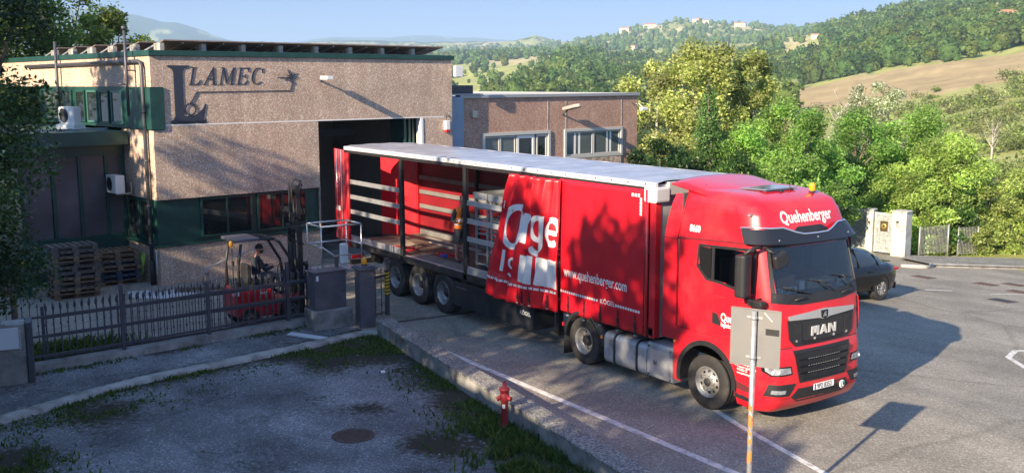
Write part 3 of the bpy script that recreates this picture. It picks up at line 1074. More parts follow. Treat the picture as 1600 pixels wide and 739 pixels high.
# low concrete wall beside the road
b = MB()
wl = [(-9.78, -2.40), (-6.5, -2.84), (-3, -3.31), (-0.6, -3.63), (5.2, -4.41), (9, -4.92)]
bk = [(-9.75, -2.02), (-6.5, -2.45), (-3, -2.90), (-0.6, -3.22), (5.2, -3.99), (9, -4.5)]
top = [0.36, 0.355, 0.36, 0.35, 0.35, 0.35]
t = thing('concrete_wall', 'low weathered concrete wall running beside the road behind the red hydrant', 'wall', (0, 0, 0))
rows = []
for (a, c, h) in zip(wl, bk, top):
    rows.append([(a[0], a[1], -0.02), (a[0], a[1], h - 0.04), (c[0], c[1], h - 0.04), (c[0], c[1], -0.02)])
b.grid(rows, False)
b.add(rows[0], [(0, 1, 2, 3)]); b.add(rows[-1], [(3, 2, 1, 0)])
b.build('wall_face', CONC, t)
b = MB()
rows = []
for (a, c, h) in zip(wl, bk, top):
    e = 0.012
    rows.append([(a[0], a[1] - e, h - 0.04), (a[0], a[1] - e, h - 0.005), (a[0], a[1] + .02, h + .004), (c[0], c[1] - .02, h + .004), (c[0], c[1] + e, h - 0.005), (c[0], c[1] + e, h - .04)])
b.grid(rows, False)
b.add(rows[0], [tuple(range(6))]); b.add(rows[-1], [tuple(range(6))[::-1]])
b.build('wall_top', CONCTOP, t)

# weeds and grass: one mass
def grass():
    pts = []
    def along(P, n, off, spread, dens=1.0):
        for i in range(len(P) - 1):
            L = math.dist(P[i], P[i + 1])
            for _ in range(int(n * L)):
                t = random.random()
                x = P[i][0] * (1 - t) + P[i + 1][0] * t; y = P[i][1] * (1 - t) + P[i + 1][1] * t
                dx, dy = P[i + 1][0] - P[i][0], P[i + 1][1] - P[i][1]
                nx, ny = dy / L, -dx / L
                o = off + abs(random.gauss(0, spread))
                if vnoise(x * 2.2, y * 2.2) + random.random() * 0.3 > 0.62:
                    pts.append((x + nx * o, y + ny * o, random.uniform(0.02, 0.09)))
    along(WALLN, 260, 0.03, 0.12)
    along(WALLN[:2], 260, 0.03, 0.5)
    along(CURB[::-1], 120, -0.30, 0.12)
    along(CURB[1:], 110, 0.17, 0.25)
    along(FENCE, 90, 0.2, 0.15)
    def patch(cx, cy, sx, sy, n, h, thr=0.45):
        for _ in range(n):
            x, y = random.gauss(cx, sx), random.gauss(cy, sy)
            wy = -2.40 - (x + 9.78) * 0.134
            if y > wy - 0.02: continue
            if vnoise(x * 3, y * 3) > thr: pts.append((x, y, random.uniform(h * .3, h)))
    patch(-1.9, -3.9, 0.8, 0.3, 2300, 0.15, 0.38)
    patch(-0.9, -4.2, 0.8, 0.4, 2400, 0.22, 0.3)
    patch(-9.0, -3.7, 0.45, 0.8, 1900, 0.07, 0.45)
    patch(-8.4, -4.6, 0.5, 0.9, 800, 0.05, 0.5)
    patch(-7.6, -9.3, 0.35, 1.0, 1400, 0.06, 0.4)
    patch(-5.6, -10.9, 0.7, 0.5, 1500, 0.09, 0.4)
    for _ in range(3200):
        x, y = random.gauss(-12.2, .35), random.gauss(-8.9, .7)
        pts.append((x, y, random.uniform(.05, .3)))
    pts_ = np.array(pts)
    n = len(pts_)
    a = rng.uniform(0, 6.28, n); lean = rng.normal(0, 0.45, (n, 2)) * pts_[:, 2:3]
    w = rng.uniform(0.006, 0.016, n) * 1.4
    B = np.c_[pts_[:, :2], np.full(n, 0.0)]
    d = np.c_[np.cos(a) * w, np.sin(a) * w, np.zeros(n)]
    T = B + np.c_[lean, pts_[:, 2]]
    Mi = B + np.c_[lean * 0.35, pts_[:, 2] * 0.6]
    V = np.stack([B - d, B + d, Mi + d * .8, T, Mi - d * .8], 1).reshape(-1, 3)
    F = np.arange(5 * n).reshape(-1, 5)
    c = np.array([0.06, 0.11, 0.025])[None] * rng.uniform(0.5, 1.5, (n, 1)) + np.array([0.06, 0.04, 0.01])[None] * (rng.random((n, 1)) > 0.75)
    o = npmesh('weeds', V, F, LEAF, np.repeat(c, 5, 0))
    props(o, 'weeds and grass along the wall foot and broken edging', kind='stuff')
grass()

# pebbles and crumbs lying on the old asphalt
def crumbs():
    n = 2600
    x = rng.uniform(-10.8, 4, n); y = rng.uniform(-13, -2.6, n)
    wy = -2.40 - (x + 9.78) * 0.134
    k = (y < wy - 0.05) & (rng.random(n) < np.clip(1.1 - seg_dist(x, y, WALLN) * 0.25, 0.3, 1))
    x, y = x[k], y[k]
    n = len(x)
    s = rng.uniform(0.006, 0.017, n)
    O = np.array([[1, 0, 0], [0, 1, 0], [-1, 0, 0], [0, -1, 0], [0, 0, .7]])
    V = (O[None] * s[:, None, None] * rng.uniform(.6, 1.4, (n, 5, 1)) + np.c_[x, y, np.full(n, .005)][:, None]).reshape(-1, 3)
    F = (np.array([[0, 1, 4], [1, 2, 4], [2, 3, 4], [3, 0, 4]])[None] + 5 * np.arange(n)[:, None, None]).reshape(-1, 3)
    c = rng.uniform(0.15, 0.5, (n, 1)) * np.array([[1, .98, .95]])
    o = npmesh('gravel_crumbs', V, F, attrmat('stone_crumbs', 0.9, 3, 0.1), np.repeat(c, 5, 0))
    props(o, 'loose stone crumbs scattered over the old asphalt', kind='stuff')
crumbs()

# ------------------------------------------------------------------ the factory building, in its own frame: x along the front, y inwards, z up
BL = Vector((-18.63, -4.9, 0)); BA = rad(97.9)
def bt(s, d, z=0.0):
    """building frame -> world"""
    return Vector((BL.x + s * math.cos(BA) - d * math.sin(BA), BL.y + s * math.sin(BA) + d * math.cos(BA), z))
F_ = thing('factory_building', 'pebbledash factory hall with a wide open doorway and dark green window bands', 'building', BL, BA)
def fb(name, m, *boxes, parent=F_, bevel=0):
    q = MB()
    for bx in boxes: q.box(*bx)
    return q.build(name, m, parent, bevel)
# wall panels; visible joints are real gaps between them with pale mortar behind
fb('wall_panel', PEBBLE, (0.36, 10.55, 0, 0.25, 4.66, 6.6))
fb('wall_panel', PEBBLE, (0, 0.345, 0.002, 0.25, 5.73, 6.6))
fb('wall_panel', PEBBLE, (10.565, 10.9, 0, 0.25, 4.635, 6.6))
fb('wall_panel', PEBBLE, (0.36, 5.41, 0, 0.25, 2.5, 4.62))
fb('wall_panel', PEBBLE, (0, 0.345, 0.002, 0.25, 2.5, 4.5))
fb('wall_panel', PEBBLE, (9.6, 10.55, 0, 0.25, -0.2, 4.62))
fb('wall_panel', PEBBLE, (10.565, 10.9, 0, 0.25, -1.2, 4.62))
fb('wall_panel', PEBBLE, (0.36, 5.41, 0.0, 0.25, -0.1, 1.17))
fb('wall_panel', PEBBLE, (0, 0.345, 0.002, 0.25, -0.1, 1.17))
fb('side_wall_panel', PEBBLE, (0.0, 0.2, 0.255, 22, 5.73, 6.6))
fb('side_wall_panel', PEBBLE, (0.0, 0.2, 0.255, 2.3, 2.5, 4.5))
fb('side_wall_panel', PEBBLE, (0.0, 0.2, 0.255, 2.3, -0.1, 1.17))
fb('joint_mortar', mat('pale_joint', (.80, .77, .72), .9), (0.361, 10.549, -0.004, 0.2, 4.6215, 4.659), (0.33, 0.38, 0.009, 0.2, 2.52, 4.54), (0.33, 0.38, 0.009, 0.2, 4.73, 6.55), (0.33, 0.38, 0.009, 0.2, 0, 1.1), (10.54, 10.58, 0.009, 0.2, 0, 4.54), (10.54, 10.58, 0.009, 0.2, 4.73, 6.55))
fb('far_end_wall', PEBBLE, (10.65, 10.9, 0.255, 22, -1.2, 6.6))
fb('rear_wall', BEIGE, (0.2, 10.64, 21.75, 22, -0.5, 6.6))
fb('roof_slab', CONC, (0.2, 10.64, 0.26, 21.7, 6.35, 6.58))
fb('roof_flashing', GREENP, (-0.05, 10.98, -0.06, 0.3, 6.603, 6.76), (-0.05, 0.25, 0.303, 22, 6.603, 6.76), bevel=0.01)
fb('doorway_reveal', WHITE, (9.50, 9.598, -0.02, 0.25, 0, 4.617))
fb('doorway_reveal', PEBBLE, (5.415, 5.43, 0.02, 0.25, 0, 4.6))
fb('hall_partition', BEIGE, (5.2, 10.6, 7.2, 7.4, 0, 6.3))
fb('hall_side_wall', BEIGE, (5.0, 5.2, 0.3, 7.3, 0, 6.3))
fb('hall_lining', BEIGE, (10.5, 10.64, 0.3, 7.2, 0, 6.3))
fb('hall_floor', CONC, (5.2, 10.6, 0.25, 7.2, -0.03, 0.02))
fb('hall_door', GREENP, (8.3, 9.4, 7.1, 7.18, 2.6, 5.3), (7.4, 7.5, 7.0, 7.18, 0, 5))
fb('folded_shutter', GREENP, (9.0, 9.1, 0.3, 1.1, 0.02, 4.6), (9.2, 9.28, 0.3, 1.0, 0.02, 4.6), (9.36, 9.44, 0.3, 1.0, 0.02, 4.6))
fb('crane_beam', DARK, (5.2, 8.2, 2.2, 2.35, 4.0, 4.25), (6.3, 6.5, 2.0, 2.5, 3.6, 4.0))
# green window bands
fb('window_band', GREENP, (0.02, 5.41, 0.12, 0.3, 1.17, 2.5), (0.04, 0.22, 0.3, 2.3, 1.17, 2.5))
fb('window_band_sill', GREENP, (-0.08, 5.45, -0.06, 0.3, 1.13, 1.172), (-0.08, 0.3, 0.303, 2.2, 1.13, 1.172))
fb('window_band', GREENP, (-0.06, 0.15, -0.04, 9.4, 4.52, 5.72), (0.152, 0.352, -0.04, 0.2, 4.52, 5.72))
def window(parent, s0, s1, z0, z1, d, fr, pane, axis='s', w=0.06, split=2, depth=0.06):
    """a window with its frame and panes, on the front (axis s) or on the side wall (axis d)"""
    q = MB()
    def bx(a0, a1, c0, c1, y0, y1):
        if axis == 's': q.box(a0, a1, y0, y1, c0, c1)
        else: q.box(y0, y1, a0, a1, c0, c1)
    f0, f1 = (d - depth, d)
    bx(s0, s1, z0, z0 + w, f0, f1); bx(s0, s1, z1 - w, z1, f0, f1)
    n = split
    for i in range(n + 1):
        c = s0 + (s1 - s0 - w) * i / n
        bx(c, c + w, z0 + w, z1 - w, f0, f1)
    o = q.build('window', fr, parent, 0.006)
    q = MB()
    if pane is None: return o
    if axis == 's': q.box(s0 + w, s1 - w, d - depth * .55, d - depth * .4, z0 + w, z1 - w)
    else: q.box(d - depth * .55, d - depth * .4, s0 + w, s1 - w, z0 + w, z1 - w)
    q.build('pane', pane, o)
    return o
window(F_, 1.35, 3.04, 1.28, 2.46, 0.118, GREENP, PANE)
window(F_, 3.2, 4.95, 1.28, 2.46, 0.118, GREENP, PANE)
window(F_, 0.5, 1.25, 1.28, 2.46, 0.038, GREENP, PANE, axis='d', split=1)
window(F_, 1.3, 2.1, 1.28, 2.46, 0.038, GREENP, PANE, axis='d', split=1)
for i, (a, c_) in enumerate(((1.9, 2.75), (2.95, 3.7), (3.9, 4.75), (4.95, 5.7))):
    window(F_, a, c_, 4.62, 5.62, -0.062, mat('green_sash', (0.05, 0.14, 0.12), 0.4) if i in (0, 2) else GREENP, PANE, axis='d', split=1)
window(F_, 6.1, 8.9, 4.62, 5.62, -0.062, GREENP, PANE2, axis='d', split=3)
# down pipes and gutter pipe on the side wall
q = MB()
q.tube([(-0.1, 10.5, 6.42), (-0.1, 0.6, 6.46), (-0.1, 0.42, 6.42), (-0.1, 0.36, 6.3), (-0.1, 0.36, 0.7)], 0.055, 10)
for z in (5.0, 3.6, 2.3, 1.2): q.tube([(-0.1, 0.36, z), (-0.1, 0.36, z + .05)], 0.07, 10)
q.build('downpipe', FENCEP, F_)
q = MB(); q.tube([(-0.1, 0.36, 0.72), (-0.1, 0.36, -0.02)], 0.075, 10); q.build('cast_iron_pipe_foot', DARK, F_)
q = MB(); q.tube([(-0.28, 1.0, 4.9), (-0.28, 1.0, 7.35)], 0.045, 8); q.tube([(-0.28, 1.0, 7.35), (-0.28, 1.0, 7.45)], 0.08, 8)
q.bar((-0.28, 1.0, 6.2), (0, 1.0, 6.2), 0.04); q.tube([(-0.5, 1.5, 5.85), (-0.3, 1.1, 5.8)], 0.02, 6); q.build('antenna_pole', FENCEP, F_)
q = MB(); q.tube([(-0.15, 7.2, 4.4), (-0.15, 7.2, 7.2)], 0.05, 8); q.build('antenna_pole', FENCEP, F_)
q = MB(); q.tube([(-0.06, 0.12, 0.3), (-0.06, 0.12, 1.0)], 0.015, 6); q.box(-0.09, -0.03, 0.08, 0.16, 1.0, 1.06); q.build('small_pipe', WHITE, F_)
# garden hose looped on the side wall
q = MB()
for k in range(6):
    pts = []
    for i in range(25):
        a = 2 * PI * i / 24
        pts.append((-0.16 - 0.012 * k, 0.82 + 0.12 * math.sin(a) + 0.01 * k, 0.92 - 0.03 * k + (0.30 + 0.04 * k) * (math.cos(a) - 1) * 0.5))
    q.tube(pts, 0.014, 6, False)
o = q.build('garden_hose', mat('yellow_green_hose', (0.25, 0.38, 0.06), 0.5)); o.location = BL; o.rotation_euler = (0, 0, BA)
props(o, 'coiled yellow green hose hanging on the wall beside the downpipe', 'hose')
# floodlight on the front wall
q = MB(); q.bar((5.53, 0, 5.9), (5.53, -0.22, 5.96), 0.05); q.build('lamp_bracket', FENCEP, F_)
q = MB(); q.rbox(5.40, 5.66, -0.62, -0.2, 5.93, 6.04, 0.03, 3); q.build('lamp_head', WHITE, F_, 0.01)
# alarm siren on the right pier
q = MB(); q.rbox(10.5, 10.72, -0.14, 0, 4.18, 4.5, 0.04, 3, axis='z'); q.build('alarm_siren', WHITE, F_, 0.01)
q = MB(); q.box(10.53, 10.69, -0.146, -0.02, 4.1, 4.178); q.build('siren_lens', REDDK, F_)
q = MB(); q.tube([(10.6, -0.02, 4.52), (10.6, -0.08, 4.6), (10.6, -0.02, 4.75)], 0.012, 6); q.build('siren_cable', BLACK, F_)
q = MB(); q.rbox(10.92, 11.25, -0.2, -0.06, 6.02, 6.4, 0.03, 2, axis='y'); q.bar((10.9, -0.1, 6.05), (11.0, -0.1, 6.2), 0.03); q.build('corner_floodlight', WHITE, F_, 0.01)
fb('blue_grey_column', mat('blue_grey_paint', (0.22, 0.29, 0.38), 0.6, var=0.06), (10.96, 11.6, 0.2, 0.5, -1.2, 5.3))

# the company's sign on the wall: metal letters standing off the pebbledash
LET = mat('dark_blue_grey_letters', (0.030, 0.036, 0.055), 0.5)
def letter_poly(q, poly, y0=-0.014, y1=-0.002, ox=0, oz=0, sx=1, szz=1, sh=0):
    q.prism([(ox + (x + z * sh) * sx, oz + z * szz) for x, z in poly], y0, y1, 'y')
sg = MB()
# the tall serif L: drawn in a 1.15 x 1.65 box
letter_poly(sg, [(0, 1.65), (0.66, 1.65), (0.66, 1.6), (0.5, 1.55), (0.45, 1.45), (0.45, 0.2), (0.17, 0.2), (0.17, 1.45), (0.13, 1.55), (0, 1.6)], ox=0.5, oz=4.69)
letter_poly(sg, [(0.02, 0.0), (1.02, 0.0), (1.13, 0.52), (1.1, 0.55), (1.02, 0.4), (0.86, 0.25), (0.7, 0.198), (0.17, 0.198), (0.12, 0.1), (0.02, 0.05)], ox=0.5, oz=4.69, y0=-0.015)
def serif(ch, q, ox, oz, h, sh=0.22):
    a, s = 0.115, 0.035   # stem and serif thickness
    e = [0]
    def add(poly, g=1.0):
        e[0] += 1
        letter_poly(q, poly, y0=-0.014 - 0.0008 * e[0], ox=ox, oz=oz, sx=h, szz=h, sh=sh)
    def stem(x, w=a): add([(x, s), (x + w, s), (x + w, 1 - s), (x, 1 - s)]); 
    def foot(x, w, z): add([(x, z), (x + w, z), (x + w, z + s), (x, z + s)])
    if ch == 'L':
        stem(.12); foot(.02, .3, 1 - s); add([(.02, 0), (.66, 0), (.74, .27), (.70, .27), (.60, .09), (.5, s + .01), (.02, s)])
        return .80
    if ch == 'A':
        add([(.50, 1.0), (.58, 1.0), (.80, s), (.66, s), (.50, .78)]); add([(.50, .98), (.54, .88), (.17, s), (.11, s)])
        add([(.26, .30), (.68, .30), (.67, .35), (.28, .35)]); foot(.03, .22, 0); foot(.58, .3, 0)
        return .92
    if ch == 'M':
        add([(.13, s), (.18, s), (.18, 1 - s), (.13, 1 - s)]); add([(.14, 1 - s), (.29, 1 - s), (.56, .22), (.50, .05)])
        add([(.52, .05), (.56, .22), (.86, 1 - s), (.80, 1 - s)]); add([(.80, s), (.92, s), (.92, 1 - s), (.80, 1 - s)])
        foot(.03, .25, 0); foot(.72, .3, 0); foot(.04, .2, 1 - s); foot(.8, .2, 1 - s)
        return 1.08
    if ch == 'E':
        stem(.12); foot(.02, .7, 1 - s); foot(.02, .66, 0); add([(.66, s), (.68, s), (.74, .26), (.70, .26), (.60, .09), (.5, s)])
        add([(.72, 1 - s), (.72, .74), (.69, .74), (.62, .90), (.5, 1 - s)]); add([(.235, .48), (.52, .48), (.52, .52), (.235, .52)])
        add([(.52, .38), (.55, .38), (.55, .62), (.52, .62)])
        return .84
    if ch == 'C':
        O_, I_ = [], []
        for i in range(25):
            t = rad(42 + 276 * i / 24)
            O_.append((.44 + .40 * math.cos(t), .5 + .50 * math.sin(t)))
            w = 0.045 + 0.085 * max(0, -math.cos(t))
            I_.append((.44 + (.40 - w) * math.cos(t), .5 + (.50 - 0.045) * math.sin(t)))
        for i in range(24): 
            e[0] = 0; add([O_[i], O_[i + 1], I_[i + 1], I_[i]])
        e[0] = 2; add([(.72, .98), (.76, .98), (.74, .68), (.70, .68), (.68, .80)])
        return .86
x = 1.10
for ch in 'LAMEC':
    x += 0.50 * serif(ch, sg, x, 5.79, 0.50) * (1.0 if ch != 'L' else 1.0) + 0.035
# underline that turns down towards the gear, the star with its two lines
def lbar(p, q, w=0.026, k=0): sg.bar((p[0], -0.010 - k * .4, p[1]), (q[0], -0.010 - k * .4, q[1]), w, 0.012)
lbar((1.35, 5.58), (4.45, 5.60)); lbar((1.12, 5.22), (1.35, 5.58), k=.004); lbar((4.45, 5.60), (4.52, 5.86), k=.004); lbar((4.02, 6.0), (4.72, 6.02), k=.004)
for k in range(4):
    a = rad(25 + 45 * k)
    L1 = 0.17 if k % 2 else 0.26
    dx, dz = math.cos(a) * L1, math.sin(a) * L1
    nx, nz = -math.sin(a) * 0.028, math.cos(a) * 0.028
    sg.prism([(4.48 - dx, 6.02 - dz), (4.48 + nx, 6.02 + nz), (4.48 + dx, 6.02 + dz), (4.48 - nx, 6.02 - nz)], -0.02 - 0.002 * k, -0.004, 'y')
# gear ring
gear_o, gear_i = [], []
for i in range(48):
    a = 2 * PI * i / 48
    rr = 0.175 if i % 3 else 0.225
    gear_o.append((1.14 + rr * math.cos(a), 5.08 + rr * math.sin(a))); gear_i.append((1.14 + 0.135 * math.cos(a), 5.08 + 0.135 * math.sin(a)))
for i in range(48):
    j = (i + 1) % 48
    sg.prism([gear_o[i], gear_o[j], gear_i[j], gear_i[i]], -0.022, -0.0165, 'y')
sg.build('sign_lettering', LET, F_)
sg2 = text_mesh('Lavorazione Metalli', 0.15, 0.004, 0.92, 0, depth=0.006)
put_mesh(sg2, lambda a, c_: (0.55 + a, -0.016, 4.672 + c_), 'sign_small_lettering', LET, F_)

# solar panels standing on the roof, tilted towards the yard
def solar(i_s, d, label):
    t = thing('solar_panel', label, 'solar panel', bt(0.55 + 1.28 * i_s, d, 6.6), BA, 'solar panels on the factory roof')
    q = MB(); T = Matrix.Translation((0, 0, 0.44)) @ Matrix.Rotation(rad(-11), 4, 'X')
    q.box(0, 1.25, 0, 1.68, 0, 0.035, T)
    q.m = 1; q.box(0.03, 1.22, 0.03, 1.65, 0.0355, 0.038, T)
    q.m = 0
    q.build('panel', [mat('panel_back_sheet', (0.16, 0.13, 0.12), 0.6, var=0.3, vs=3) if 'PB' not in globals() else PB, SOLAR], t)
    q = MB(); q.box(-0.07, 0.07, 0.12, 0.55, 0, 0.38); q.build('ballast_block', KERB, t, 0.01)
    q = MB(); q.box(-0.02, 0.02, 1.5, 1.6, 0, 0.13); q.build('rear_foot', KERB, t)
    q = MB(); q.bar((0.0, 0.3, 0.40), (0.0, 1.6, 0.14), 0.04); q.bar((0.62, 0.1, 0.39), (0.62, 1.6, 0.10), 0.03); q.build('support_rail', ALU, t)
    return t
PB = mat('panel_back_sheet', (0.20, 0.15, 0.13), 0.6, var=0.3, vs=3)
ords = ['first', 'second', 'third', 'fourth', 'fifth', 'sixth', 'seventh', 'eighth']
for i in range(8):
    solar(i, 0.25, ('leftmost' if i == 0 else 'rightmost' if i == 7 else ords[i] + ' from the left') + ' roof solar panel in the row along the factory front')
for j in range(1, 6):
    for i in range(2):
        solar(i, 0.25 + 1.75 * j, 'solar panel in the %s row back on the factory roof, %s' % (ords[j], 'outer end' if i == 0 else 'inner one'))

# ------------------------------------------------------------------ annex on the right
A_ = thing('annex_building', 'low reddish pebbledash annex with pale framed windows behind the trailer', 'building', BL, BA)
D0 = 0.4
def wall_with_holes(name, s0, s1, z0, z1, holes, m, parent, d0=D0, d1=D0 + .25):
    q = MB()
    xs = sorted({s0, s1, *[h[0] for h in holes], *[h[1] for h in holes]})
    for a, c_ in zip(xs[:-1], xs[1:]):
        hs = [h for h in holes if h[0] <= a and h[1] >= c_]
        if hs:
            q.box(a, c_, d0, d1, z0, hs[0][2]); q.box(a, c_, d0, d1, hs[0][3], z1)
        else: q.box(a, c_, d0, d1, z0, z1)
    return q.build(name, m, parent)
wall_with_holes('front_wall', 11.62, 21.3, -2.4, 5.25, [(12.62, 16.1, 0.6, 3.93), (16.92, 20.32, 2.80, 3.95)], PEBBLE2, A_)
fb('side_wall', PEBBLE2, (21.05, 21.3, 0.653, 14, -2.4, 5.25), parent=A_)
fb('roof', ROOFG, (11.0, 21.25, 0.66, 14, 5.1, 5.29), parent=A_)
fb('roof_edge', mat('pale_roof_edge', (0.33, 0.34, 0.35), 0.5, 0.3), (11.55, 21.38, 0.32, 0.62, 5.253, 5.37), (21.08, 21.38, 0.622, 14, 5.253, 5.37), (10.95, 12.6, 0.30, 0.5, 5.372, 5.42), parent=A_, bevel=0.008)
fb('roof_box', mat('dark_metal_box', (0.05, 0.05, 0.055), 0.5, var=0.3, vs=3), (11.1, 12.55, 0.8, 2.4, 5.375, 5.72), parent=A_, bevel=0.01)
for s in (16.0, 17.0, 20.28): fb('wall_joint', KERB, (s, s + .02, 0.385, 0.399, 3.97 if s < 20 else 2.0, 5.25), parent=A_)
for s in (13.9, 15.2): fb('lower_wall', PEBBLE2, (s, s + .01, 0.39, 0.399, 0, .6), parent=A_)
WF = mat('pale_grey_window_frame', (0.48, 0.48, 0.45), 0.5, 0.1)
window(A_, 12.60, 16.12, 0.6, 3.96, D0 + 0.04, WF, None, split=1, w=0.12, depth=0.1)
for a, c_ in ((12.74, 13.5), (13.52, 14.3)): window(A_, a, c_, 0.75, 3.82, D0 + .06, WF, PANE2, split=1, w=0.05)
window(A_, 14.36, 15.3, 0.75, 3.82, D0 + .05, WHITE, PANE, split=1, w=0.12, depth=0.05)
window(A_, 15.4, 15.98, 0.75, 3.82, D0 + .06, WF, PANE, split=1, w=0.08)
window(A_, 16.9, 20.34, 2.78, 3.97, D0 + .04, WF, None, split=1, w=0.11, depth=0.1)
for a, c_ in ((17.03, 18.58), (18.62, 20.2)):
    w_ = window(A_, a, c_, 2.9, 3.85, D0 + .06, WF, PANE2, split=1, w=0.05)
for s in (17.5, 17.75, 19.4, 19.6):
    fb('curtain_edge', WHITE, (s, s + .1, D0 + 0.015, D0 + 0.02, 2.96, 3.8), parent=A_)
STONE = speckle('rough_stone_facing', [(0.30, 0.22, 0.16), (0.42, 0.33, 0.25), (0.5, 0.42, 0.34)], 7, bump=1.0)
fb('stone_facing', STONE, (17.9, 20.25, D0 - 0.05, D0 - .003, 1.6, 2.76), parent=A_)
q = MB(); T = Matrix.Translation((16.8, D0, 4.62)) @ Matrix.Rotation(rad(-14), 4, 'X')
q.bar((16.8, D0, 4.55), (16.8, D0 - .3, 4.72), 0.05)
q.build('lamp_bracket', FENCEP, A_)
q = MB(); T = Matrix.Translation((16.8, D0 - 0.25, 4.72)) @ Matrix.Rotation(rad(-12), 4, 'X')
q.prism([(-.24, 0), (.24, 0), (.20, -.62), (.06, -.78), (-.06, -.78), (-.20, -.62)], 0, 0.13, 'z', T)
q.build('lamp_head', mat('lamp_grey', (0.30, 0.29, 0.26), 0.5), A_, 0.02)
fb('wall_box', mat('beige_plastic', (0.5, 0.46, 0.36), 0.5), (12.1, 12.32, D0 - .12, D0 - .001, 4.55, 4.8), parent=A_, bevel=0.015)
q = MB(); q.rbox(21.28, 21.62, 0.10, 0.24, 4.62, 4.76, 0.03, 3, axis='x'); q.bar((21.3, 0.3, 4.9), (21.4, 0.17, 4.76), 0.02); q.bar((21.2, 0.39, 4.9), (21.35, 0.3, 4.9), 0.03)
q.build('security_camera', WHITE, A_)
q = MB(); q.tube([(20.9, 0.38, 4.98), (21.0, 0.33, 4.9), (21.15, 0.33, 4.88), (21.3, 0.33, 4.92)], 0.012, 6); q.build('cable', BLACK, A_)

# ------------------------------------------------------------------ glazed lean-to on the left
G_ = thing('glazed_extension', 'dark green framed glass extension with a low metal roof left of the factory', 'building', BL, BA)
fb('roof', GREENROOF, (-3.6, -0.08, 1.75, 9.5, 4.30, 4.44), parent=G_, bevel=0.01)
fb('roof_fascia', GREENP, (-3.62, -0.07, 1.70, 1.748, 4.05, 4.45), parent=G_)
fb('frame', GREENP, (-3.05, -0.02, 2.2, 2.35, 3.72, 4.29), (-3.05, -0.02, 2.2, 2.35, 1.28, 1.36), *[(s, s + .10, 2.199, 2.35, 1.362, 3.718) for s in (-3.05, -2.16, -1.40, -0.62, -0.12)], parent=G_)
fb('lower_panel', GREENP, (-3.05, -0.02, 2.22, 2.33, -0.05, 1.278), parent=G_)
for s in (-2.94, -2.05, -1.29, -0.51): fb('pane', SUNPANE, (s, s + (0.76 if s < -1 else .38), 2.26, 2.28, 1.362, 3.718), parent=G_)
fb('end_wall', GREENP, (-3.05, -2.95, 2.352, 9.4, -0.05, 4.29), parent=G_)
fb('roof_ridge', ALUD, (-3.6, -0.1, 3.2, 3.26, 4.442, 4.49), parent=G_)

def ac(name, label, s, d, z, rot, brk):
    t = thing(name, label, 'air conditioner', bt(s, d, z), BA + rot, 'air conditioning units')
    t.scale = (.86, .9, .88)
    q = MB(); q.rbox(-0.42, 0.42, -0.16, 0.16, 0, 0.6, 0.04, 3, axis='z'); q.build('casing', WHITE, t, 0.01)
    q = MB()
    for k in range(9):
        q.tube([(-0.10 + 0.22 * math.cos(a) * (k + 1) / 9, -0.166, 0.3 + 0.22 * math.sin(a) * (k + 1) / 9) for a in [2 * PI * i / 20 for i in range(21)]], 0.004, 4, False)
    q.build('fan_grille', BLACK, t)
    q = MB(); q.lathe([(0.001, 0), (0.22, 0), (0.24, -0.01)], 24, 'y', (-0.10, -0.161, 0.3)); q.build('fan_opening', CABG, t)
    q = MB()
    if brk == 'wall':
        for x in (-0.3, 0.3): q.bar((x, -0.1, -0.02), (x, 0.42, -0.02), 0.04); q.bar((x, 0.4, -0.02), (x, 0.4, 0.35), 0.04)
    else: q.box(-0.5, 0.5, -0.22, 0.22, -0.16, -0.002)
    q.build('bracket' if brk == 'wall' else 'base_slab', ALU if brk == 'wall' else WHITE, t)
    return t
ac('air_conditioner', 'white air conditioner on brackets at the factory side wall above the glass extension corner', -0.46, 1.85, 2.62, -PI / 2, 'wall')
ac('air_conditioner', 'white air conditioner standing on the green extension roof', -1.05, 3.6, 4.61, -PI / 2 + .3, 'roof')

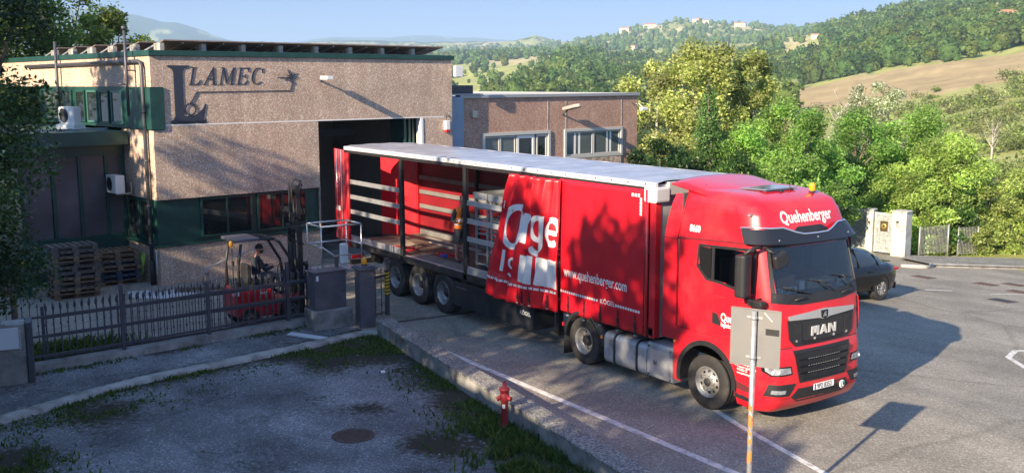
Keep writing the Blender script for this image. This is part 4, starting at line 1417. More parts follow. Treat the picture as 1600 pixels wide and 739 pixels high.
# ------------------------------------------------------------------ wheels
def tyre_mesh(R, W):
    b = MB()
    h = W / 2
    prof = [(R * .56, -h * .86), (R * .60, -h * .92), (R * .78, -h), (R * .93, -h * .95), (R * .985, -h * .84), (R, -h * .74)]
    for g in (-0.42, 0.0, 0.42):
        prof += [(R, h * g - .012), (R - .014, h * g - .007), (R - .014, h * g + .007), (R, h * g + .012)]
    prof += [(R, h * .74), (R * .985, h * .84), (R * .93, h * .95), (R * .78, h), (R * .60, h * .92), (R * .56, h * .86)]
    b.lathe(prof, 48, 'y')
    return b
def rim_mesh(R, W, kind):
    """outer face towards -y"""
    b = MB()
    h = W / 2
    r = R * .575
    b.m = 0
    if kind == 'front':
        prof = [(r, h * .8), (r * .93, h * .3), (r * .93, -h * .55), (r, -h * .93), (r * .985, -h * .96), (r * .93, -h * .9), (r * .86, -h * .62), (r * .74, -h * .50), (r * .62, -h * .58), (r * .50, -h * .80), (r * .42, -h * .86), (0.001, -h * .86)]
        hy, hr, hb = -h * .585, r * .66, r * .50
    elif kind == 'car':
        prof = [(r, h * .8), (r * .95, -h * .5), (r, -h * .93), (r * .97, -h * .96), (r * .93, -h * .8), (r * .9, -h * .35), (0.001, -h * .35)]
    else:
        prof = [(r, h * .8), (r * .93, h * .3), (r * .91, -h * .1), (r * .93, -h * .6), (r, -h * .93), (r * .985, -h * .97), (r * .93, -h * .92), (r * .88, -h * .5), (r * .80, -h * .0), (r * .70, h * .10), (r * .55, h * .12), (r * .42, h * .05), (0.001, h * .05)]
        hy, hr, hb = h * .085, r * .70, r * .52
    b.lathe(prof, 40, 'y')
    if kind == 'car': return b
    # hand holes, dark, and wheel nuts
    n = 8 if kind != 'front' else 10
    for k in range(n):
        a = 2 * PI * k / n
        b.m = 1
        c = (hr * math.cos(a), hy - .004, hr * math.sin(a))
        b.lathe([(0.001, 0), (r * .10, 0), (r * .10, .02)], 12, 'y', c)
    for k in range(10):
        a = 2 * PI * (k + .5) / 10
        b.m = 0
        c = (hb * math.cos(a), hy - .01 if kind != 'front' else -h * .80, hb * math.sin(a))
        b.lathe([(0.001, -.035), (.016, -.035), (.017, .03)], 6, 'y', c)
    return b
def hub_mesh(R, W, kind):
    b = MB(); h = W / 2; r = R * .575
    if kind == 'front': b.lathe([(0.001, -h * 1.02), (r * .22, -h * 1.02), (r * .26, -h * .96), (r * .27, -h * .8)], 20, 'y')
    elif kind == 'drive': b.lathe([(0.001, -h * .75), (r * .26, -h * .75), (r * .34, -h * .6), (r * .38, h * .06)], 20, 'y')
    else: b.lathe([(0.001, -h * .55), (r * .30, -h * .55), (r * .34, -h * .45), (r * .36, h * .06)], 20, 'y')
    return b
_wm = {}
def wheel(parent, x, y, R, W, kind, flip=False, steer=0.0, z=None):
    k = (R, W, kind)
    if k not in _wm:
        _wm[k] = (tyre_mesh(R, W).mesh('tyre', RUBBER), rim_mesh(R, W, kind).mesh('rim', [STEEL, BLKGL]), hub_mesh(R, W, kind).mesh('hub', DARK if kind != 'drive' else DARK))
    ty, ri, hu = _wm[k]
    o = link('wheel', ty, parent, (x, y, R if z is None else z))
    o.rotation_euler = (0, random.uniform(0, 1.2), (PI if flip else 0) + steer)
    link('rim', ri, o)
    if kind != 'car': link('hub', hu, o)
    return o

# ------------------------------------------------------------------ semitrailer
T_ = thing('semitrailer', 'red curtain-side semitrailer with its near side half open and pale roof', 'trailer', (0, 0, 0))
def tb(name, m, *boxes, parent=T_, bevel=0):
    q = MB()
    for bx in boxes: q.box(*bx)
    return q.build(name, m, parent, bevel)
# floor, side rails, chassis
tb('floor', DECK, (-16.42, -3.0, 0.03, 2.47, 1.14, 1.2))
tb('side_rail', DARK, (-16.5, -2.92, 0.0, 0.06, 1.04, 1.20), (-16.5, -2.92, 2.44, 2.5, 1.04, 1.20), bevel=0.006)
tb('floor_edge', ALUD, (-16.45, -3.0, 0.061, 0.15, 1.201, 1.215))
tb('chassis_beam', DARK, (-16.4, -5.0, 0.72, 0.86, 0.72, 1.13), (-16.4, -5.0, 1.64, 1.78, 0.72, 1.13), (-5.0, -3.0, 0.72, 0.86, 0.98, 1.13), (-5.0, -3.0, 1.64, 1.78, 0.98, 1.13))
for x in np.arange(-16.0, -3.2, 0.75):
    tb('cross_member', DARK, (x, x + .07, 0.07, 2.43, 1.0, 1.135))
# landing legs
for y in (0.42, 1.95): tb('landing_leg', DARK, (-6.6, -6.46, y, y + .13, 0.35, 1.0), (-6.7, -6.36, y - .06, y + .2, 0.28, 0.349))
# roof
rf = MB()
rows = []
for i in range(69):
    x = -16.5 + 13.6 * i / 68
    sag = 0.018 * math.cos(i * 2 * PI / 4)
    rows.append([(x, y, 4.0 - .03 * (1 - min(1, min(y, 2.5 - y) / .2)) + (0.012 + sag) * math.sin(PI * y / 2.5) + 0.006 * math.sin(y * 9 + i)) for y in np.linspace(0.02, 2.48, 14)])
rf.grid(rows)
rf.build('roof_tarpaulin', TARPTOP, T_)
tb('roof_edge', mat('pale_painted_rail', (0.66, 0.66, 0.66), 0.4, 0.2, var=0.1), (-16.5, -2.9, -0.015, 0.06, 3.88, 3.985), (-16.5, -2.9, 2.44, 2.515, 3.88, 3.985), bevel=0.012)
tb('roof_track', BLACK, (-16.5, -3.1, 0.0, 0.05, 3.80, 3.878), (-16.5, -3.1, 2.45, 2.5, 3.80, 3.878))
for i in range(23):
    x = -16.2 + 0.6 * i
    tb('roof_bow', ALUD, (x, x + .05, 0.061, 2.439, 3.90, 3.94))
q = MB()
for i in range(27): q.box(-16.2 + .5 * i, -16.16 + .5 * i, -0.018, -0.012, 3.925, 3.955)
o_ = q.build('roof_rivets', BLACK, T_)
# posts
for x in (-13.02, -9.75, -6.5):
    q = MB(); q.box(x - .07, x + .07, 0.0, 0.09, 1.0, 3.80)
    for z in (1.35, 2.1, 2.5, 2.95): q.box(x + .071, x + .11, 0.01, 0.07, z, z + .12)
    q.build('sliding_post', BLACK, T_, 0.006)
    q = MB(); q.box(x - .06, x + .06, 2.38, 2.47, 1.2, 3.80); q.build('sliding_post', BLACK, T_, 0.006)
# corner pillars and rear frame
tb('rear_pillar', REDDK, (-16.5, -16.38, 0.0, 0.12, 1.0, 3.88), (-16.5, -16.38, 2.38, 2.5, 1.0, 3.88), bevel=0.01)
tb('rear_frame', DARK, (-16.5, -16.36, 0.121, 2.379, 3.72, 3.88), (-16.5, -16.3, 0.121, 2.379, 0.98, 1.135))
tb('rear_bumper', DARK, (-16.5, -16.38, 0.1, 2.4, 0.45, 0.58), (-16.4, -15.8, 0.75, 0.85, 0.5, 0.75), (-16.4, -15.8, 1.65, 1.75, 0.5, 0.75))
for y in (0.15, 1.9): tb('tail_lamp', REDDK, (-16.54, -16.505, y, y + .42, 0.6, 0.75), bevel=0.01)
# aluminium side laths
LATHFAR = mat('shaded_inner_lath', (.20, .195, .19), .6, .2, var=.2)  # darker copy of the aluminium: shade of the far wall put into its colour
def lath(x0, x1, y, zs, h=0.125):
    for z in zs:
        q = MB()
        q.box(x0, x1, y, y + .028, z, z + h)
        q.box(x0, x1, y - .004, y - .0005, z + .012, z + .03); q.box(x0, x1, y - .004, y - .0005, z + h - .03, z + h - .012)
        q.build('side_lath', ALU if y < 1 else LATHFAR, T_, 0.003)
lath(-9.67, -6.58, 0.02, (2.02, 2.46, 2.9))
lath(-9.67, -6.58, 0.02, (1.215,), 0.19)
lath(-16.2, -13.1, 0.02, (2.02, 2.46, 2.9))
lath(-16.2, -13.1, 0.02, (1.215,), 0.17)
for a, c_ in ((-16.3, -13.1), (-12.9, -9.85), (-9.65, -6.6), (-6.4, -3.1)):
    lath(a, c_, 2.40, (2.02, 2.46, 2.9))
    lath(a, c_, 2.40, (1.21,), 0.2)
# far side curtain, seen from inside
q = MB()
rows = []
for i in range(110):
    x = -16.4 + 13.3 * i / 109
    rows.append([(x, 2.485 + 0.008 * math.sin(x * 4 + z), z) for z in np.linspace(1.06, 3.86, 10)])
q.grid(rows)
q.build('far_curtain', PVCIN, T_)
tb('front_wall', mat('front_bulkhead', (0.30, 0.30, 0.31), 0.6, var=.2), (-3.02, -2.92, 0.05, 2.45, 1.0, 3.9))
# near side curtain: the taut front part
def cz_fix(x, z):
    return -0.012 + 0.006 * math.sin(x * 3.1 + z * 1.3) + 0.010 * math.sin(z * 0.9 + x)
q = MB()
rows = []
for i in range(60):
    x = -5.85 + 2.68 * i / 59
    rows.append([(x, cz_fix(x, z) - (0.010 * math.sin((x + 3.2) * 2 * PI / 0.66) if z < 1.2 else 0), z) for z in np.linspace(1.02, 3.84, 26)])
q.grid(rows)
o = q.build('taut_curtain', PVC, T_); md = o.modifiers.new('thickness', 'SOLIDIFY'); md.thickness = 0.006
fixf = lambda dx, z0, off=0.008: (lambda a, c_: (dx + a, cz_fix(dx + a, z0 + c_) - off, z0 + c_))
put_mesh(text_mesh('www.quehenberger.com', 0.30, 0.004, 0.69), fixf(-5.72, 1.79), 'web_address', WHITEPR, T_, [(0, 0.2)])
def strip_on(x0, x1, z0, h, fn, name='reflective_tape'):
    b = MB()
    n = int((x1 - x0) / 0.075)
    for i in range(n):
        a = x0 + (x1 - x0) * i / n; c_ = a + 0.058
        m_ = (a + c_) / 2
        b.grid([[(a, fn(a, z0), z0), (a, fn(a, z0 + h), z0 + h)], [(c_, fn(c_, z0), z0), (c_, fn(c_, z0 + h), z0 + h)]], False)
    return b
f_ = lambda x, z: cz_fix(x, z) - .009
b = strip_on(-5.84, -4.55, 1.43, 0.05, f_); b.build('reflective_tape', WHITEPR, T_)
b = strip_on(-4.02, -3.24, 1.43, 0.05, f_); b.build('reflective_tape', WHITEPR, T_)
put_mesh(text_mesh('KÖGEL', 0.135, 0.002, 1.1), fixf(-4.5, 1.42), 'trailer_maker_lettering', WHITEPR, T_, [(0, 0.2)])
b = strip_on(-3.56, -3.30, 3.68, 0.06, f_)
for i in range(5): b.grid([[(-3.32, f_(-3.3, 3.3), 3.68 - .07 * (i + 1)), (-3.32, f_(-3.3, 3.3), 3.68 - .07 * i - .012)], [(-3.26, f_(-3.3, 3.3), 3.68 - .07 * (i + 1)), (-3.26, f_(-3.3, 3.3), 3.68 - .07 * i - .012)]], False)
b.build('reflective_corner_mark', WHITEPR, T_)
# tension straps below the curtain
def strap(x, z1=1.38, y=-0.03):
    q = MB(); q.box(x - .022, x + .022, y - .004, y, 0.98, z1)
    q.box(x - .03, x + .03, y - .016, y - .0045, 1.12, 1.22)
    q.build('tension_strap', BLACK, T_)
    q = MB(); q.box(x - .03, x + .03, y - .02, y + .01, 0.955, 0.979); q.build('strap_hook', ALU, T_)
for x in (-5.55, -5.0, -4.47, -3.92, -3.4): strap(x)
# front corner: vertical tensioning tube, red pillar and the pale corner casting
q = MB(); q.tube([(-3.12, -0.01, 1.02), (-3.12, -0.01, 3.84)], 0.035, 12); q.build('tension_tube', RED, T_)
tb('front_pillar', RED, (-3.06, -2.9, 0.0, 0.16, 1.0, 3.6), (-3.06, -2.9, 2.34, 2.5, 1.0, 3.6), bevel=0.02)
q = MB(); q.rbox(-3.2, -2.84, -0.03, 0.3, 3.6, 3.9, 0.05, 3, axis='y'); q.build('corner_cap', mat('pale_corner_cap', (0.6, 0.6, 0.6), 0.4, 0.2), T_, 0.012)
q = MB(); q.rbox(-3.2, -2.84, 2.2, 2.53, 3.6, 3.9, 0.05, 3, axis='y'); q.build('corner_cap', mat('pale_corner_cap', (0.6, 0.6, 0.6), 0.4, 0.2), T_, 0.012)
tb('front_frame', mat('pale_front_rail', (0.55, 0.55, 0.55), 0.4, 0.3), (-3.0, -2.86, 0.301, 2.199, 3.74, 3.985), bevel=0.01)
# the gathered part of the curtain hangs in deep folds and splays out below
NF = 6.2
def fold_pt(u, t):
    """u 0..1 across, t 0 (bottom)..1 (top)"""
    xl = -8.60 + (0.90) * t ** 1.15
    xr = -5.86 + 0.16 * t
    uu = u + 0.020 * math.sin(2 * PI * u * 2.3 + t * 2.2) 
    x = xl + (xr - xl) * (uu ** (1.0 + 0.12 * t))
    ph = 2 * PI * NF * (u ** 1.25) + 0.9 * math.sin(3.0 * t) * math.sin(u * 7)
    am = (0.5 + 1.5 * abs(t - .55)) * (0.030 + 0.048 * math.sin(PI * min(1, u * 1.05)) ** 0.5) * (0.75 + 0.45 * (1 - t))
    am *= 1 - .7 * math.exp(-((u - .53) / .09) ** 2) * math.exp(-((t - .6) / .2) ** 2)
    s1 = math.sin(ph)
    y = -0.10 - am * (s1 + 0.35 * math.sin(2.3 * ph + 5 * t) * (1 - t) * .6) - 0.10 * math.exp(-((u - .35) / .3) ** 2) * (1 - t)
    y -= 0.03 * math.sin(u * 11 + 8 * t)
    # crushed diagonal creases
    y -= 0.028 * abs(math.sin(6 * t + 9 * u)) * math.exp(-((t - .45) / .3) ** 2) * (1 - u)
    # top is gathered close to the track
    y -= am * 0.5 * abs(math.sin(ph * 0.5 + .4)) * (1.6 if t > .72 or t < .16 else 0.5)
    y = y * (1 - 0.40 * t ** 8)
    x += am * 0.45 * math.cos(ph)
    z = 1.00 + 2.82 * t - 0.05 * math.sin(PI * u) * (1 - t) + 0.03 * (1 - t) * math.sin(ph)
    return (x, y, z)
q = MB()
q.grid([[fold_pt(i / 260, j / 44) for j in range(45)] for i in range(261)])
o = q.build('gathered_curtain', PVC, T_); md = o.modifiers.new('thickness', 'SOLIDIFY'); md.thickness = 0.006
def fold_n(u, t, off):
    p = Vector(fold_pt(u, t)); a = Vector(fold_pt(u + .002, t)) - p; b_ = Vector(fold_pt(u, t + .005)) - p
    n = a.cross(b_)
    if n.y > 0: n = -n
    n.normalize()
    return p + n * off
def fold_map(u0, u1, t0, t1, w, h, off=0.009):
    return lambda a, c_: fold_n(u0 + (u1 - u0) * a / w, t0 + (t1 - t0) * c_ / h, off)
def stroke(q, pts, w, off, cap=0.0):
    """a painted stroke on the hanging curtain; pts in metres along the cloth and up from its hem"""
    P = [Vector((a, c_)) for a, c_ in pts]
    dense = []
    for p0, p1 in zip(P[:-1], P[1:]):
        n_ = max(1, int((p1 - p0).length / .03))
        dense += [p0.lerp(p1, k / n_) for k in range(n_)]
    dense.append(P[-1])
    rows = []
    for i, p in enumerate(dense):
        d = (dense[min(i + 1, len(dense) - 1)] - dense[max(i - 1, 0)]).normalized()
        n_ = Vector((-d.y, d.x))
        rows.append([tuple(fold_n((p + n_ * w * k).x / 2.6, (p + n_ * w * k).y / 2.82, off)) for k in (-.5, -.25, 0, .25, .5)])
    q.grid(rows)
def ell(cx, cz, rx, rz, a0, a1, n=26): return [(cx + rx * math.cos(rad(a0 + (a1 - a0) * k / n)), cz + rz * math.sin(rad(a0 + (a1 - a0) * k / n))) for k in range(n + 1)]
def letter(name, *strokes):
    q = MB()
    for i, (pts, w) in enumerate(strokes): stroke(q, pts, w, .009 + .0015 * i)
    q.build(name, WHITEPR, T_)
letter('curtain_letter', (ell(.90, 1.68, .27, .44, 40, 400), .14))
letter('curtain_letter', ([(1.27, 1.36), (1.27, 2.02)], .15), (ell(1.47, 1.78, .17, .17, 165, 62, 12), .13))
letter('curtain_letter', (ell(1.79, 1.72, .17, .24, 0, 360), .12), ([(1.985, 2.02), (1.985, 1.42)] + ell(1.80, 1.40, .185, .22, -8, -150, 12), .13))
letter('curtain_letter', (ell(2.33, 1.70, .18, .26, -4, -1, 1)[:1] + [(2.16, 1.69)], .10), (ell(2.33, 1.70, .18, .26, 0, 312), .13))
letter('curtain_letter', (ell(.22, 2.12, .05, .07, 50, 310, 10), .025), ([(.32, 2.03), (.32, 2.22)], .025))
letter('curtain_letter', ([(.74, .62), (.74, 1.12)], .07), (ell(.95, .86, .08, .11, 0, 360, 18), .055), ([(1.045, .98), (1.045, .68)] + ell(.95, .66, .095, .10, -8, -150, 8), .06))
for (u0, u1) in ((0.49, 0.66), (0.68, 0.84), (0.86, 0.985)):
    b = MB()
    b.grid([[tuple(fold_n(u0 + (u1 - u0) * i / 50, 0.17 + 0.22 * j / 12, 0.009)) for j in range(13)] for i in range(51)])
    b.build('white_logo_block', WHITEPR, T_)
b = MB()
for i in range(44):
    u0 = 0.005 + i / 44 * 0.99
    b.grid([[tuple(fold_n(u0 + 0.0175 * k / 4, tt, 0.009)) for tt in (0.135, 0.154)] for k in range(5)])
b.build('reflective_tape', WHITEPR, T_)
for u in (0.2, 0.36, 0.5, 0.63, 0.76, 0.9):
    p = fold_n(u, 0.06, 0.02)
    q = MB(); q.box(p.x - .02, p.x + .02, p.y - .01, p.y, p.z - .12, p.z + .16); q.box(p.x - .03, p.x + .03, p.y - .025, p.y - .0105, p.z - .05, p.z + .04)
    q.build('tension_strap', BLACK, T_)
    q = MB(); q.box(p.x - .03, p.x + .03, p.y - .02, p.y + .01, p.z - .15, p.z - .121); q.build('strap_hook', ALU, T_)
# rolled curtain at the rear post
q = MB(); q.tube([(-16.25, 0.0, 1.05), (-16.25, 0.0, 3.8)], 0.05, 12); q.build('rear_tension_tube', REDDK, T_)
# skirt
tb('side_skirt', SKIRT, (-10.33, -8.6, 0.0, 0.03, 0.34, 0.95), (-8.598, -6.86, 0.0, 0.03, 0.34, 0.95), bevel=0.006)
tb('skirt_end', SKIRT, (-6.89, -6.86, 0.031, 0.6, 0.36, 0.94))
tb('skirt_frame', DARK, (-10.3, -6.9, 0.2, 0.5, 0.60, 0.98))
put_mesh(text_mesh('KÖGEL', 0.125, 0.0015, 1.1), lambda a, c_: (-7.38 + a, -0.006, 0.66 + c_), 'skirt_lettering', WHITEPR, T_)
put_mesh(text_mesh('www.koegel.com', 0.075, 0.0, 0.9), lambda a, c_: (-10.15 + a, -0.006, 0.80 + c_), 'skirt_lettering', mat('grey_print', (0.3, 0.3, 0.32), .5), T_)
# axles, wheels, mudguards
for x in (-10.9, -12.2, -13.5):
    wheel(T_, x, 0.22, 0.525, 0.38, 'trailer'); wheel(T_, x, 2.28, 0.525, 0.38, 'trailer', True)
    q = MB(); q.tube([(x, 0.3, 0.525), (x, 2.2, 0.525)], 0.07, 10); q.build('axle', DARK, T_)
q = MB()
rows = []
for i in range(14):
    a = rad(-8 + 98 * i / 13)
    rows.append([(-10.9 + 0.60 * math.cos(a), y, 0.50 + 0.55 * math.sin(a)) for y in (0.02, 0.42)])
q.grid(rows); o = q.build('mudguard', BLACK, T_); md = o.modifiers.new('thickness', 'SOLIDIFY'); md.thickness = 0.012
# rear doors standing open
def rear_door(y, th, sgn, lab):
    T = Matrix.Translation((-16.5, y, 0)) @ Matrix.Rotation(th, 4, 'Z')
    q = MB(); q.box(-1.2, -0.02, -0.02, 0.02, 1.12, 3.86, T)
    o = q.build('rear_door', RED, T_, 0.008)
    q = MB()
    for k in range(2): 
        xx = -0.35 - 0.5 * k
        q.tube([T @ Vector((xx, sgn * 0.05, 1.1)), T @ Vector((xx, sgn * 0.05, 3.86))], 0.016, 8)
    q.build('locking_bar', ALU, o)
    q = MB(); 
    for z in (1.4, 2.1, 2.8, 3.5): q.box(-0.06, 0.04, -0.035, 0.035, z, z + .09, T)
    q.build('hinge', DARK, o)
    if lab:
        q = MB(); q.box(-1.05, -0.65, -0.026, -0.021, 2.0, 2.14, T); q.box(-1.0, -.92, -.026, -.021, 3.3, 3.42, T); q.build('door_sticker', WHITEPR, o)
rear_door(0.05, rad(-9), -1, True)
rear_door(2.45, rad(42), 1, False)

# ------------------------------------------------------------------ tractor
C_ = thing('truck_tractor', 'red articulated lorry tractor with high roof and black sun visor facing right', 'truck', (0, 0, 0))
YC = 1.25
_Z = [0.25, 0.32, 0.45, 0.62, 1.2, 1.38, 1.9, 2.2, 3.1, 3.35, 3.6, 3.78, 3.88, 3.93]
_XF = [-0.10, -0.01, 0.06, 0.10, 0.09, 0.05, 0.03, 0.00, -0.25, -0.32, -0.41, -0.53, -0.78, -1.10]
_HW = [1.20, 1.23, 1.25, 1.25, 1.25, 1.25, 1.25, 1.25, 1.24, 1.215, 1.17, 1.12, 1.04, 0.93]
def xf(z): return float(np.interp(z, _Z, _XF))
def hw(z): return float(np.interp(z, _Z, _HW))
CR = 0.36
def front_x(y, z):
    t = min(1, abs(y - YC) / hw(z))
    return xf(z) - 0.10 * t * t - CR * (max(0, (t - 0.76) / 0.24)) ** 2.6
def Ff(a, c_, off):
    """front face: a = y, c = z; near the corner the offset turns sideways"""
    e = 0.01
    dx = (front_x(a + e, c_) - front_x(a - e, c_)) / (2 * e)
    dz = (front_x(a, c_ + e) - front_x(a, c_ - e)) / (2 * e)
    n = Vector((1, -dx, -dz)).normalized()
    return Vector((front_x(a, c_), a, c_)) + n * off
def Sf(a, c_, off):
    """right side face: a = x, c = z"""
    return Vector((a, YC - hw(c_) - off, c_))
def Sl(a, c_, off): return Vector((a, YC + hw(c_) + off, c_))
def plan(z, xb, n=26):
    h = hw(z); xs = xf(z) - 0.10 - CR
    L_ = [(xb, YC - h + .03), (xb + .03, YC - h)] + [(xb + .03 + (xs - xb - .03) * k / 22, YC - h) for k in range(1, 22)]
    for k in range(n + 1):
        t = -1 + 2 * k / n
        t = math.copysign(abs(t) ** 0.72, t)
        L_.append((front_x(YC + t * h, z), YC + t * h))
    L_ += [(xb + .03 + (xs - xb - .03) * k / 22, YC + h) for k in range(21, 0, -1)] + [(xb + .03, YC + h), (xb, YC + h - .03)]
    return L_
WIN = [(-1.76, 2.99), (-0.42, 3.06), (-0.40, 2.98), (-0.40, 2.30), (-0.80, 2.28), (-1.20, 2.34), (-1.55, 2.36), (-1.80, 2.58)]
WS = [(0.19, 3.10), (0.7, 3.13), (1.8, 3.13), (2.31, 3.10), (2.36, 2.2), (1.8, 2.16), (0.7, 2.16), (0.14, 2.2)]
def shrink(poly, d):
    cx = sum(p[0] for p in poly) / len(poly); cy = sum(p[1] for p in poly) / len(poly)
    out = []
    for i, p in enumerate(poly):
        a = Vector((p[0] - poly[i - 1][0], p[1] - poly[i - 1][1])).normalized(); n_ = poly[(i + 1) % len(poly)]
        b_ = Vector((n_[0] - p[0], n_[1] - p[1])).normalized()
        na = Vector((-a.y, a.x)); nb = Vector((-b_.y, b_.x))
        if na.dot(Vector((cx - p[0], cy - p[1]))) < 0: na, nb = -na, -nb
        m_ = (na + nb); m_ = m_ / max(0.3, m_.length_squared) * 2 / 1 if False else (na + nb).normalized() / max(0.5, (na + nb).length / 2)
        out.append((p[0] + m_.x * d, p[1] + m_.y * d))
    return out
WSi, WINi = shrink(WS, .045), shrink(WIN, .04)
zl = list(np.arange(1.385, 3.60, 0.04)) + [3.6, 3.66, 3.72, 3.78, 3.83, 3.88, 3.91, 3.93]
q = MB()
rows = [[(x, y, z) for x, y in plan(z, -2.28)] for z in zl]
n = len(rows[0])
for r_ in rows: r_.append(r_[0])
vs = [p for r_ in rows for p in r_]
fs = []
N1 = n + 1
for i in range(len(rows) - 1):
    for j in range(n):
        f = (i * N1 + j, i * N1 + j + 1, (i + 1) * N1 + j + 1, (i + 1) * N1 + j)
        cx = sum(vs[k][0] for k in f) / 4; cy = sum(vs[k][1] for k in f) / 4; cz = sum(vs[k][2] for k in f) / 4
        front = cx > xf(cz) - 0.10 - CR + 0.02
        if front and inside(WSi, np.array([cy]), np.array([cz]))[0] : continue
        if not front and abs(abs(cy - YC) - hw(cz)) < .02 and inside(WINi, np.array([cx]), np.array([cz]))[0]: continue
        fs.append(f)
q.add(vs, fs, True)
o_ = len(q.v)
q.add([rows[-1][k] for k in range(n)], [tuple(range(n))], False)
# the roof bulges a little
me_cab = q.mesh('cab_shell', RED)
bm = bmesh.new(); bm.from_mesh(me_cab); bmesh.ops.remove_doubles(bm, verts=bm.verts, dist=0.0008)
bmesh.ops.recalc_face_normals(bm, faces=bm.faces); bm.to_mesh(me_cab); bm.free()
link('cab_shell', me_cab, C_)
q = MB(); q.box(-2.25, -.5, 0.06, 2.44, 1.39, 1.44); q.box(-2.24, -2.2, .06, 2.44, 1.44, 3.85); q.box(-2.2, -1.0, 0.08, 2.42, 3.5, 3.54)
q.build('cab_interior', mat('cab_lining', (0.05, 0.05, 0.052), 0.9), C_)
q = MB(); q.prism([(-0.80, 2.16), (-0.36, 2.24), (-0.22, 2.20), (-0.14, 1.6), (-0.7, 1.6)], 0.12, 2.38, 'y'); q.build('dashboard', BLACK, C_, 0.02)
for y in (0.35, 1.65):
    q = MB(); q.rbox(-1.55, -1.0, y, y + .5, 1.75, 1.95, .06, 3); q.rbox(-1.72, -1.55, y, y + .5, 1.8, 2.75, .05, 3, axis='y'); q.build('seat', CLOTHG, C_, 0.03)
q = MB()
q.tube([(-0.72 + .19 * math.cos(a) * .5, 1.9 + .22 * math.sin(a), 2.18 + .19 * math.cos(a)) for a in [2 * PI * k / 24 for k in range(25)]], 0.014, 6, False)
q.tube([(-0.72, 1.9, 2.18), (-0.5, 1.9, 2.05)], 0.03, 8); q.build('steering_wheel', BLACK, C_)
# glass
conform('windscreen', shrink(WS, .03), Ff, -0.012, 0.005, GLASS, C_, 0.10)
conform('windscreen_frame', WS, Ff, 0.004, 0.03, BLACK, C_, 0.10, hole=shrink(WS, .055))
for fn, nm in ((Sf, 'side'), (Sl, 'side')):
    conform('side_window', shrink(WIN, .02), fn, -0.012, 0.005, SGLASS, C_, 0.2)
    conform('side_window_frame', WIN, fn, 0.003, 0.02, BLACK, C_, 0.2, hole=shrink(WIN, .05))
    conform('window_divider', [(-1.42, 2.36), (-1.36, 2.36), (-1.36, 3.0), (-1.42, 3.0)], fn, 0.002, 0.02, BLACK, C_, 0.3)
    conform('dark_rear_window', [(-1.76, 2.96), (-1.44, 2.97), (-1.44, 2.40), (-1.56, 2.40), (-1.77, 2.6)], fn, -0.004, 0.004, BLKGL, C_, 0.3)
    conform('door_handle', [(-1.36, 1.62), (-1.18, 1.60), (-1.16, 1.66), (-1.24, 1.80), (-1.36, 1.82)], fn, 0.012, 0.03, BLACK, C_, 0.3)
    conform('trim_strip', [(-2.27, 3.06), (-0.55, 3.15), (-0.5, 3.12), (-2.27, 3.015)], fn, 0.010, 0.02, mat('dark_red_trim', (0.16, 0.012, 0.02), .5), C_, 0.3)
    # panel joints drawn as thin grooves of dark sealing
    for P_ in ([(-1.36, 1.40), (-1.352, 1.40), (-1.352, 2.28), (-1.36, 2.28)], [(-0.46, 1.40), (-0.452, 1.40), (-0.452, 2.24), (-0.46, 2.24)], [(-2.10, 1.38), (-2.092, 1.38), (-2.092, 3.80), (-2.10, 3.80)]):
        conform('panel_gap', P_, fn, 0.0015, 0.004, BLACK, C_, 0.5)
    b_ = [(-2.0, 1.62), (-1.55, 1.62), (-1.55, 2.12), (-2.0, 2.12)]
    conform('locker_flap', b_, fn, 0.0035, 0.008, RED, C_, 0.3)
# black scuttle with wipers under the windscreen
SC = [(0.15, 2.34), (0.7, 2.27), (1.8, 2.27), (2.35, 2.34), (2.37, 2.17), (1.8, 2.10), (0.7, 2.10), (0.13, 2.17)]
conform('scuttle', SC, Ff, 0.010, 0.02, BLACK, C_, 0.10)
for (a0, a1, z0, z1) in ((0.95, 0.35, 2.25, 2.42), (1.55, 1.2, 2.24, 2.46), (2.1, 1.85, 2.24, 2.48)):
    q = MB(); q.tube([Ff(a0, z0, .03), Ff((a0 + a1) / 2, (z0 + z1) / 2, .045), Ff(a1, z1, .03)], 0.012, 6); q.tube([Ff(a1 - .22, z1 + .03, .02), Ff(a1 + .1, z1 - .04, .02), Ff(a1 + .3, z1 - .08, .02)], 0.008, 6); q.build('wiper', BLACK, C_)
for a0 in (0.55, 1.75):
    q = MB(); q.tube([Ff(a0, 2.19, .03), Ff(a0 + .15, 2.21, .05), Ff(a0 + .3, 2.20, .03)], 0.02, 6); q.build('grab_handle', BLACK, C_)
# sun visor with its bright trim
VT = [(0.0, 3.36), (0.55, 3.37), (0.80, 3.27), (0.95, 3.23), (1.55, 3.23), (1.70, 3.27), (1.95, 3.37), (2.5, 3.36), (2.5, 3.12), (1.9, 3.09), (0.6, 3.09), (0.0, 3.12)]
VP = lambda a, c_, off: Ff(min(2.46, max(.04, a)), c_, off + 0.05 + 0.12 * max(0, min(1, (3.38 - c_) / .3)))
conform('sun_visor', VT, VP, 0.0, 0.05, mat('dark_visor_plastic', (0.012, 0.014, 0.020), 0.35), C_, 0.10)
q = MB(); q.tube([VP(a, z + .004, .008) for a, z in ((0.02, 3.365), (0.3, 3.375), (0.55, 3.37), (0.80, 3.28), (0.95, 3.24), (1.25, 3.235), (1.55, 3.24), (1.70, 3.28), (1.95, 3.37), (2.2, 3.375), (2.48, 3.365))], 0.016, 8); q.build('visor_trim', mat('pale_blue_trim', (0.55, 0.62, 0.75), 0.2, 0.8), C_)
for a in (0.35, 1.25, 2.1): 
    q = MB(); p = VP(a, 3.17, .004); q.lathe([(0.001, 0.006), (.014, 0.004), (.016, 0)], 10, 'x', p); q.build('visor_screw', ALU, C_)
conform('roof_slot', [(0.80, 3.30), (0.95, 3.38), (1.55, 3.38), (1.72, 3.30), (1.6, 3.24), (0.9, 3.24)], Ff, 0.006, 0.02, BLACK, C_, 0.2)
